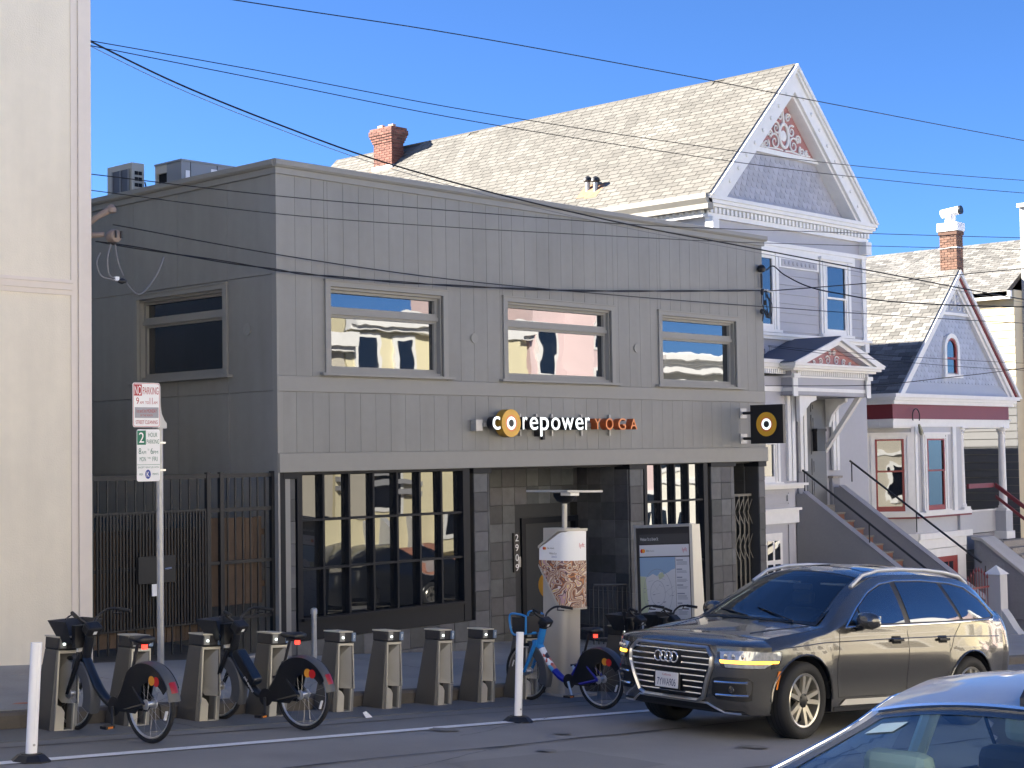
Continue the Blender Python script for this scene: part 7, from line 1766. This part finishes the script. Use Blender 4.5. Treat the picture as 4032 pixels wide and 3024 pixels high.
for u0, u1, q0, q1 in ((3.30, 3.37, -.92, .92), (3.98, 4.06, -.92, .92), (3.37, 3.98, -.92, -.82), (3.37, 3.98, .82, .92)):
    fill2d([(u0, q0), (u0, q1), (u1, q1), (u1, q0)], .07, lambda u, q: sed_cap(u, q, .006)).build('window_band', BAND, sed, 'all')
MB().tube([sed_cap(3.29, -.96+1.92*i/16, .012) for i in range(17)], .010, 6).build('roof_edge_strip', CHROME, sed, True)
for sg in (-1, 1):
    side_tube(C2, 'roof_drip_trim', [(1.5, C2.we(1.5)-.01), (2.0, C2.we(2.0)-.01), (2.5, C2.we(2.5)-.01), (3.1, C2.we(3.1)-.01), (3.6, C2.we(3.6)-.01), (4.0, C2.we(4.0)-.01)], .010, CHROME, sed, sg, .004)
    side_patch(C2, 'side_glass', DL, RG, sed, sg, .005); side_tube(C2, 'window_trim', DL, .009, BLACK, sed, sg, .006, closed=True)
    front_patch(C2, 'tail_lamp', [(sg*.45, .70), (sg*.78, .70), (sg*.80, .82), (sg*.45, .82)], REFL, sed, .005, front=False)
    front_patch(C2, 'headlamp', [(sg*.45, .52), (sg*.76, .52), (sg*.78, .63), (sg*.45, .60)], LENS, sed, .005)
stk_ = fill2d([(3.44, -.74), (3.44, -.56), (3.53, -.56), (3.53, -.74)], .05, lambda u, q: sed_cap(u, q, .007)).build('window_sticker', mat('sticker_pale', (0.55, 0.72, 0.70), .5), sed, 'all')
# antenna fin on the roof
fin = MB().prism([(3.02, 1.385), (3.27, 1.31), (3.27, 1.37), (3.20, 1.43), (3.10, 1.42)], 'y', .0, .06).build('antenna_fin', BLACK, sed)
# cabin
INT = mat('cabin_dark', (0.05, 0.052, 0.055), .8); PALEI = mat('cabin_pale_trim', (0.42, 0.50, 0.44), .7)
MB().box(3.55, 4.15, -.62, .62, .84, .90).build('parcel_shelf', INT, sed)
for y0 in (-.42, .42):
    bev(MB().box(3.28, 3.42, y0-.24, y0+.24, .55, 1.02).build('rear_seat_back', INT, sed), .05); bev(MB().box(3.28, 3.38, y0-.13, y0+.13, 1.01, 1.15).build('headrest', PALEI, sed), .04)
    bev(MB().box(2.15, 2.30, y0-.24, y0+.24, .5, 1.08).build('front_seat_back', INT, sed), .05); bev(MB().box(2.18, 2.28, y0-.13, y0+.13, 1.10, 1.25).build('headrest', PALEI, sed), .04)
    sg = 1 if y0 > 0 else -1
    MB().tube([(2.62, sg*.80, .90), (2.70, sg*.60, 1.33)], .035, 8).build('door_pillar_trim', PALEI, sed, True); MB().tube([(1.50, sg*.74, .92), (2.05, sg*.60, 1.27)], .03, 8).build('windshield_pillar_trim', PALEI, sed, True)

# ---- black car parked farther down the near kerb, mirrored in the shop windows
BLKP = mat('black_car_paint', (0.008, 0.009, 0.011), .25, coat=1.0)
dk = thing('black_parked_car', 'black car parked down the near kerb, mirrored in the big shop window', 'car', (31.9, 2.0, rz_(31.9)), 0, None, False)
dk.rotation_euler = (0, -math.atan(-S), R(180)); dk.scale = (1.12, 1.05, 1.15)
C2.shell(dk, BLKP)
for uc in C2.axles:
    for sg in (-1, 1): car_wheel(dk, uc, .78, sg, .325, .235, .21, 10)
for sg in (-1, 1): side_patch(C2, 'side_glass', DL, CARGLASS, dk, sg, .006)
fill2d([(3.30, -.92), (3.30, .92), (4.06, .92), (4.06, -.92)], .1, lambda u, q: sed_cap(u, q, .006)).build('rear_window', CARGLASS, dk, 'all')
fill2d([(1.44, -.92), (1.44, .92), (2.16, .92), (2.16, -.92)], .1, lambda u, q: sed_cap(u, q, .006)).build('windshield', CARGLASS, dk, 'all')
# ================================================================== overhead wires
WIRE = mat('wire_black', (0.012, 0.012, 0.014), .5); WIREG = mat('wire_grey', (0.16, 0.16, 0.17), .5)
def wire(label, pts, r, m=WIRE, name='overhead_wire', twist=False, n=8):
    P = smooth_path(pts, n); r = r*.82
    b = MB()
    if twist:
        for k in range(2):
            L_ = 0; q = []
            for i, p in enumerate(smooth_path(pts, 40)): q.append(p+Vector((0, r*.9*math.cos(i*.16+k*math.pi), r*.9*math.sin(i*.16+k*math.pi))))
            MB_ = b.tube(q, r*.75, 5)
    else: b.tube(P, r, 5)
    o = b.build(name, m, None, True); o['label'] = label; o['category'] = 'wire'; o['group'] = 'overhead wires crossing the street'
    return o
wire('topmost overhead wire passing above the lilac gable', [[5.6, 17.8, 7.7], [12.65, 16.7, 7.86], [16.19, 16.13, 7.95], [20.73, 15.4, 7.96], [24.42, 14.81, 7.94], [30.5, 13.84, 7.92], [40, 12.3, 7.95]], .010)
wire('upper of two thin wires crossing the weathered roof', [[10.64, 17.02, 7.02], [12.9, 16.66, 6.97], [16.62, 16.06, 6.85], [21.85, 15.22, 6.84], [25.76, 14.6, 6.93], [30.46, 13.85, 7.15], [40, 12.3, 7.7]], .008)
wire('lower of two thin wires crossing the weathered roof', [[10.64, 17.02, 6.96], [12.9, 16.66, 6.86], [16.62, 16.06, 6.70], [21.85, 15.23, 6.66], [25.75, 14.6, 6.72], [30.45, 13.85, 6.89], [40, 12.3, 7.35]], .008)
w4 = [[10.63, 17.02, 7.02], [11.81, 16.83, 6.64], [13.27, 16.6, 6.28], [14.86, 16.34, 5.95], [17.07, 15.99, 5.65], [19.56, 15.59, 5.41], [22.11, 15.18, 5.24], [25.69, 14.61, 5.0], [30.34, 13.87, 4.71], [40, 12.3, 4.3]]
wire('thick black cable drooping from the beige building past the brick chimney', w4, .015)
wire('thin wire hung just under the thick drooping cable', [[a, b, c-.06] for a, b, c in w4], .006, WIREG)
wire('thin wire running below the parapet of the grey building', [[10.64, 17.02, 5.36], [13.26, 16.6, 5.32], [16.14, 16.14, 5.36], [19.56, 15.59, 5.43], [22.42, 15.13, 5.56], [30.4, 13.86, 6.0], [40, 12.3, 6.6]], .008)
wire('second thin wire below the parapet, nearer the upper windows', [[10.64, 17.02, 5.16], [13.26, 16.6, 5.08], [16.14, 16.14, 5.12], [19.56, 15.59, 5.23], [22.41, 15.13, 5.34], [30.39, 13.86, 5.76], [40, 12.3, 6.3]], .007)
wire('black service wire from the wall insulator across the upper facade', [[10.91, 16.93, 4.75], [13.52, 16.90, 4.58], [16.37, 16.88, 4.48], [19.21, 16.87, 4.47], [22.59, 16.86, 4.50], [25.0, 16.88, 4.54], [27.12, 16.0, 4.46], [31.14, 14.25, 4.34], [40, 10.4, 4.2]], .009)
wire('twisted service cable strung just above the upper windows', [[10.67, 16.93, 4.52], [13.09, 16.90, 4.39], [14.18, 16.88, 4.35], [16.37, 16.86, 4.37], [19.21, 16.86, 4.47], [21.87, 16.86, 4.63], [24.9, 16.88, 4.84]], .013, WIRE, 'service_cable', True)
wire('black cable rising from the corner of the grey building to the right', [[25.02, 16.90, 4.83], [26.59, 16.23, 4.99], [28.25, 15.51, 5.17], [31.18, 14.23, 5.51], [38, 11.2, 6.2]], .012)
wire('looped thick service cable leaving the weatherhead', [[25.2, 16.93, 5.25], [25.33, 16.86, 5.33], [25.5, 16.72, 5.16], [25.9, 16.47, 4.95], [26.43, 16.13, 4.82], [27.55, 15.41, 4.66], [30.12, 13.77, 4.59], [36, 10, 4.6]], .016)
wire('upper thin line fixed to the lilac wall by the portico', [[25.1, 16.86, 3.81], [27.1, 16.01, 3.68], [31.11, 14.26, 3.52], [38, 11.2, 3.4]], .006)
wire('lower thin line spreading past the portico pediment', [[25.1, 16.86, 3.79], [27.64, 15.77, 3.55], [31.1, 14.26, 3.37], [38, 11.2, 3.2]], .006)
wire('dark line sagging across the portico and the small gable', [[25.02, 16.89, 3.05], [27.19, 15.97, 3.07], [28.75, 15.29, 3.21], [31.11, 14.26, 3.48], [38, 11.2, 4.4]], .009)
# weatherhead and splices at the right corner of the grey building
wh = thing('weatherhead', 'black electrical weatherhead with coiled splices on the grey building corner', 'fixture', (25.0, 16.96, 4.3))
MB().tube([(25.06, 16.95, 4.9), (25.06, 16.95, 5.18)], .022, 8).build('mast', DARKG, wh, True)
MB().lathe([(.02, -.07), (.07, -.05), (.085, .0), (.06, .06), (.015, .08)], (25.02, 16.92, 5.26), 'z', 14).build('hood', BLACK, wh, True)
for k, (x, z, s_) in enumerate(((25.0, 4.82, .06), (25.08, 4.62, .05), (24.97, 4.45, .05))): MB().lathe([(.01, -s_), (.03, -s_*.7), (.035, 0), (.03, s_*.7), (.01, s_)], (x, 16.9, z), 'z', 10).build('insulator', BLACK, wh, True)
random.seed(4)
for k in range(7):
    x0 = 24.95+random.uniform(0, .2); pts = [(x0, 16.9, 4.9-random.uniform(0, .2)), (x0+random.uniform(-.14, .14), 16.85, 4.6), (x0+random.uniform(-.1, .1), 16.86, 4.30+random.uniform(-.05, .1)), (25.05+random.uniform(-.05, .12), 16.9, 4.5)]
    MB().tube(smooth_path(pts), .008, 5).build('jumper_loop', WIRE, wh, True)
# conduit elbows and insulator on the beige building's alley corner
cd = thing('service_entrance', 'tan conduit elbows with wire loops on the alley side of the beige building', 'fixture', (10.62, 17.0, 4.5))
TANC = mat('tan_conduit', (0.26, 0.20, 0.165), .6, var=.1, vscale=9)
MB().tube([(10.62, 17.1, 4.72), (10.72, 16.98, 4.83), (10.84, 16.92, 4.92)], [.035, .035, .045], 10).build('conduit', TANC, cd, True)
MB().lathe([(.02, -.05), (.058, -.035), (.062, .015), (.03, .055), (.005, .065)], (10.87, 16.90, 4.93), 'z', 14).build('weather_cap', TANC, cd, True)
MB().tube([(10.62, 17.1, 4.60), (10.80, 16.95, 4.62)], .034, 10).build('conduit', TANC, cd, True)
MB().lathe([(.03, -.09), (.075, -.07), (.088, 0), (.07, .075), (.02, .10)], (10.90, 16.9, 4.60), 'y', 14).build('insulator_bell', TANC, cd, True)
for dx in (-.03, .05): MB().box(10.89+dx, 10.91+dx, 16.79, 16.815, 4.57, 4.66).build('bell_slot', BLACK, cd)
for pts in ([(10.86, 16.9, 4.50), (10.80, 16.88, 4.32), (10.82, 16.88, 4.12), (10.93, 16.88, 4.07)], [(10.92, 16.9, 4.50), (10.95, 16.88, 4.28), (11.02, 16.88, 4.12)], [(10.72, 16.92, 4.38), (10.66, 16.9, 4.25), (10.72, 16.9, 4.10), (10.85, 16.88, 4.06), (11.0, 16.88, 4.03)], [(11.02, 16.88, 4.08), (11.25, 16.88, 3.90), (11.5, 16.88, 4.15), (11.62, 16.88, 4.40)]):
    MB().tube(smooth_path(pts), .010, 6).build('wire_loop', WIREG, cd, True)
MB().box(10.90, 10.955, 16.86, 16.90, 4.05, 4.10).build('splice_block', PURE_W, cd); MB().lathe([(.02, -.06), (.04, 0), (.02, .06)], (11.0, 16.88, 4.05), 'x', 10).build('splice_knot', BLACK, cd, True)
# thin shadow-free cable hook loop on the small house frieze
lp = thing('cable_loop', 'coiled cable with splice hanging on the architrave of the small house', 'cable', (40.2, 22.0, 2.5))
MB().tube([(40.05+.20*math.cos(a), 22.05, 2.72+.22*math.sin(a)) for a in [R(-30+i*15) for i in range(17)]], .016, 6).build('coil', WIRE, lp, True)
MB().tube([(40.15, 22.02, 2.5), (40.25, 22.02, 2.3), (40.22, 22.0, 2.2)], [.03, .07, .02], 8).build('splice', mat('splice_grey', (.3, .3, .22), .5, .4), lp, True)

# ================================================================== rooftop air conditioners
ACB = mat('ac_cream', (0.48, 0.46, 0.40), .5); ACG = mat('ac_grey', (0.26, 0.27, 0.28), .5, .2); COIL = mat('ac_coil', (0.06, 0.075, 0.11), .4, .4)
a1 = thing('condenser_unit', 'tall cream condenser unit with blue coil grille on the roof edge', 'air conditioner', (15.0, 22.9, 5.5))
MB().box(14.90, 15.14, 22.55, 23.28, 5.5, 6.80).build('casing', ACB, a1)
MB().box(14.885, 14.90, 22.62, 23.10, 5.6, 6.70).build('coil', COIL, a1)
for y0 in (22.62, 22.86, 23.10): MB().box(14.872, 14.885, y0-.012, y0+.012, 5.6, 6.70).build('coil_guard', ACG, a1)
for i in range(10):
    for j in range(2): MB().box(14.955+j*.075, 15.015+j*.075, 22.535, 22.551, 6.60-i*.10, 6.66-i*.10).build('louvre_opening', DARKIN, a1)
MB().tube([(15.16, 22.56, 6.5), (15.25, 22.56, 6.2), (15.28, 22.56, 5.8)], .012, 6).build('hose', BLACK, a1, True)
a2 = thing('rooftop_air_handler', 'long grey rooftop air handler box with intake hood and service stickers', 'air conditioner', (16.2, 22.3, 5.5))
MB().box(15.42, 17.2, 21.88, 22.30, 5.5, 6.80).build('casing', ACG, a2); MB().box(15.40, 17.22, 21.86, 22.64, 6.80, 6.83).build('lid', ACG, a2)
MB().box(15.46, 17.2, 22.30, 22.62, 5.5, 6.79).build('intake_bay', DARKIN, a2)
for z in (6.42, 6.05): MB().box(15.42, 15.47, 22.30, 22.62, z, z+.05).build('intake_slat', ACB, a2)
MB().box(15.42, 15.47, 22.58, 22.64, 5.5, 6.80).build('corner_post', ACB, a2); MB().box(15.42, 15.47, 22.30, 22.58, 6.66, 6.80).build('intake_hood', ACB, a2)
for x0, w_, z0 in ((16.02, .12, 6.55), (16.20, .14, 6.48)): MB().box(x0, x0+w_, 21.872, 21.879, z0, z0+.18).build('service_sticker', PURE_W, a2)
MB().box(15.50, 15.58, 21.87, 21.879, 6.45, 6.65).build('service_sticker', PURE_W, a2)
MB().box(16.14, 16.15, 21.874, 21.88, 5.5, 6.8).build('panel_seam', DARKIN, a2); MB().box(15.60, 15.606, 21.874, 21.88, 5.5, 6.8).build('panel_seam', DARKIN, a2)
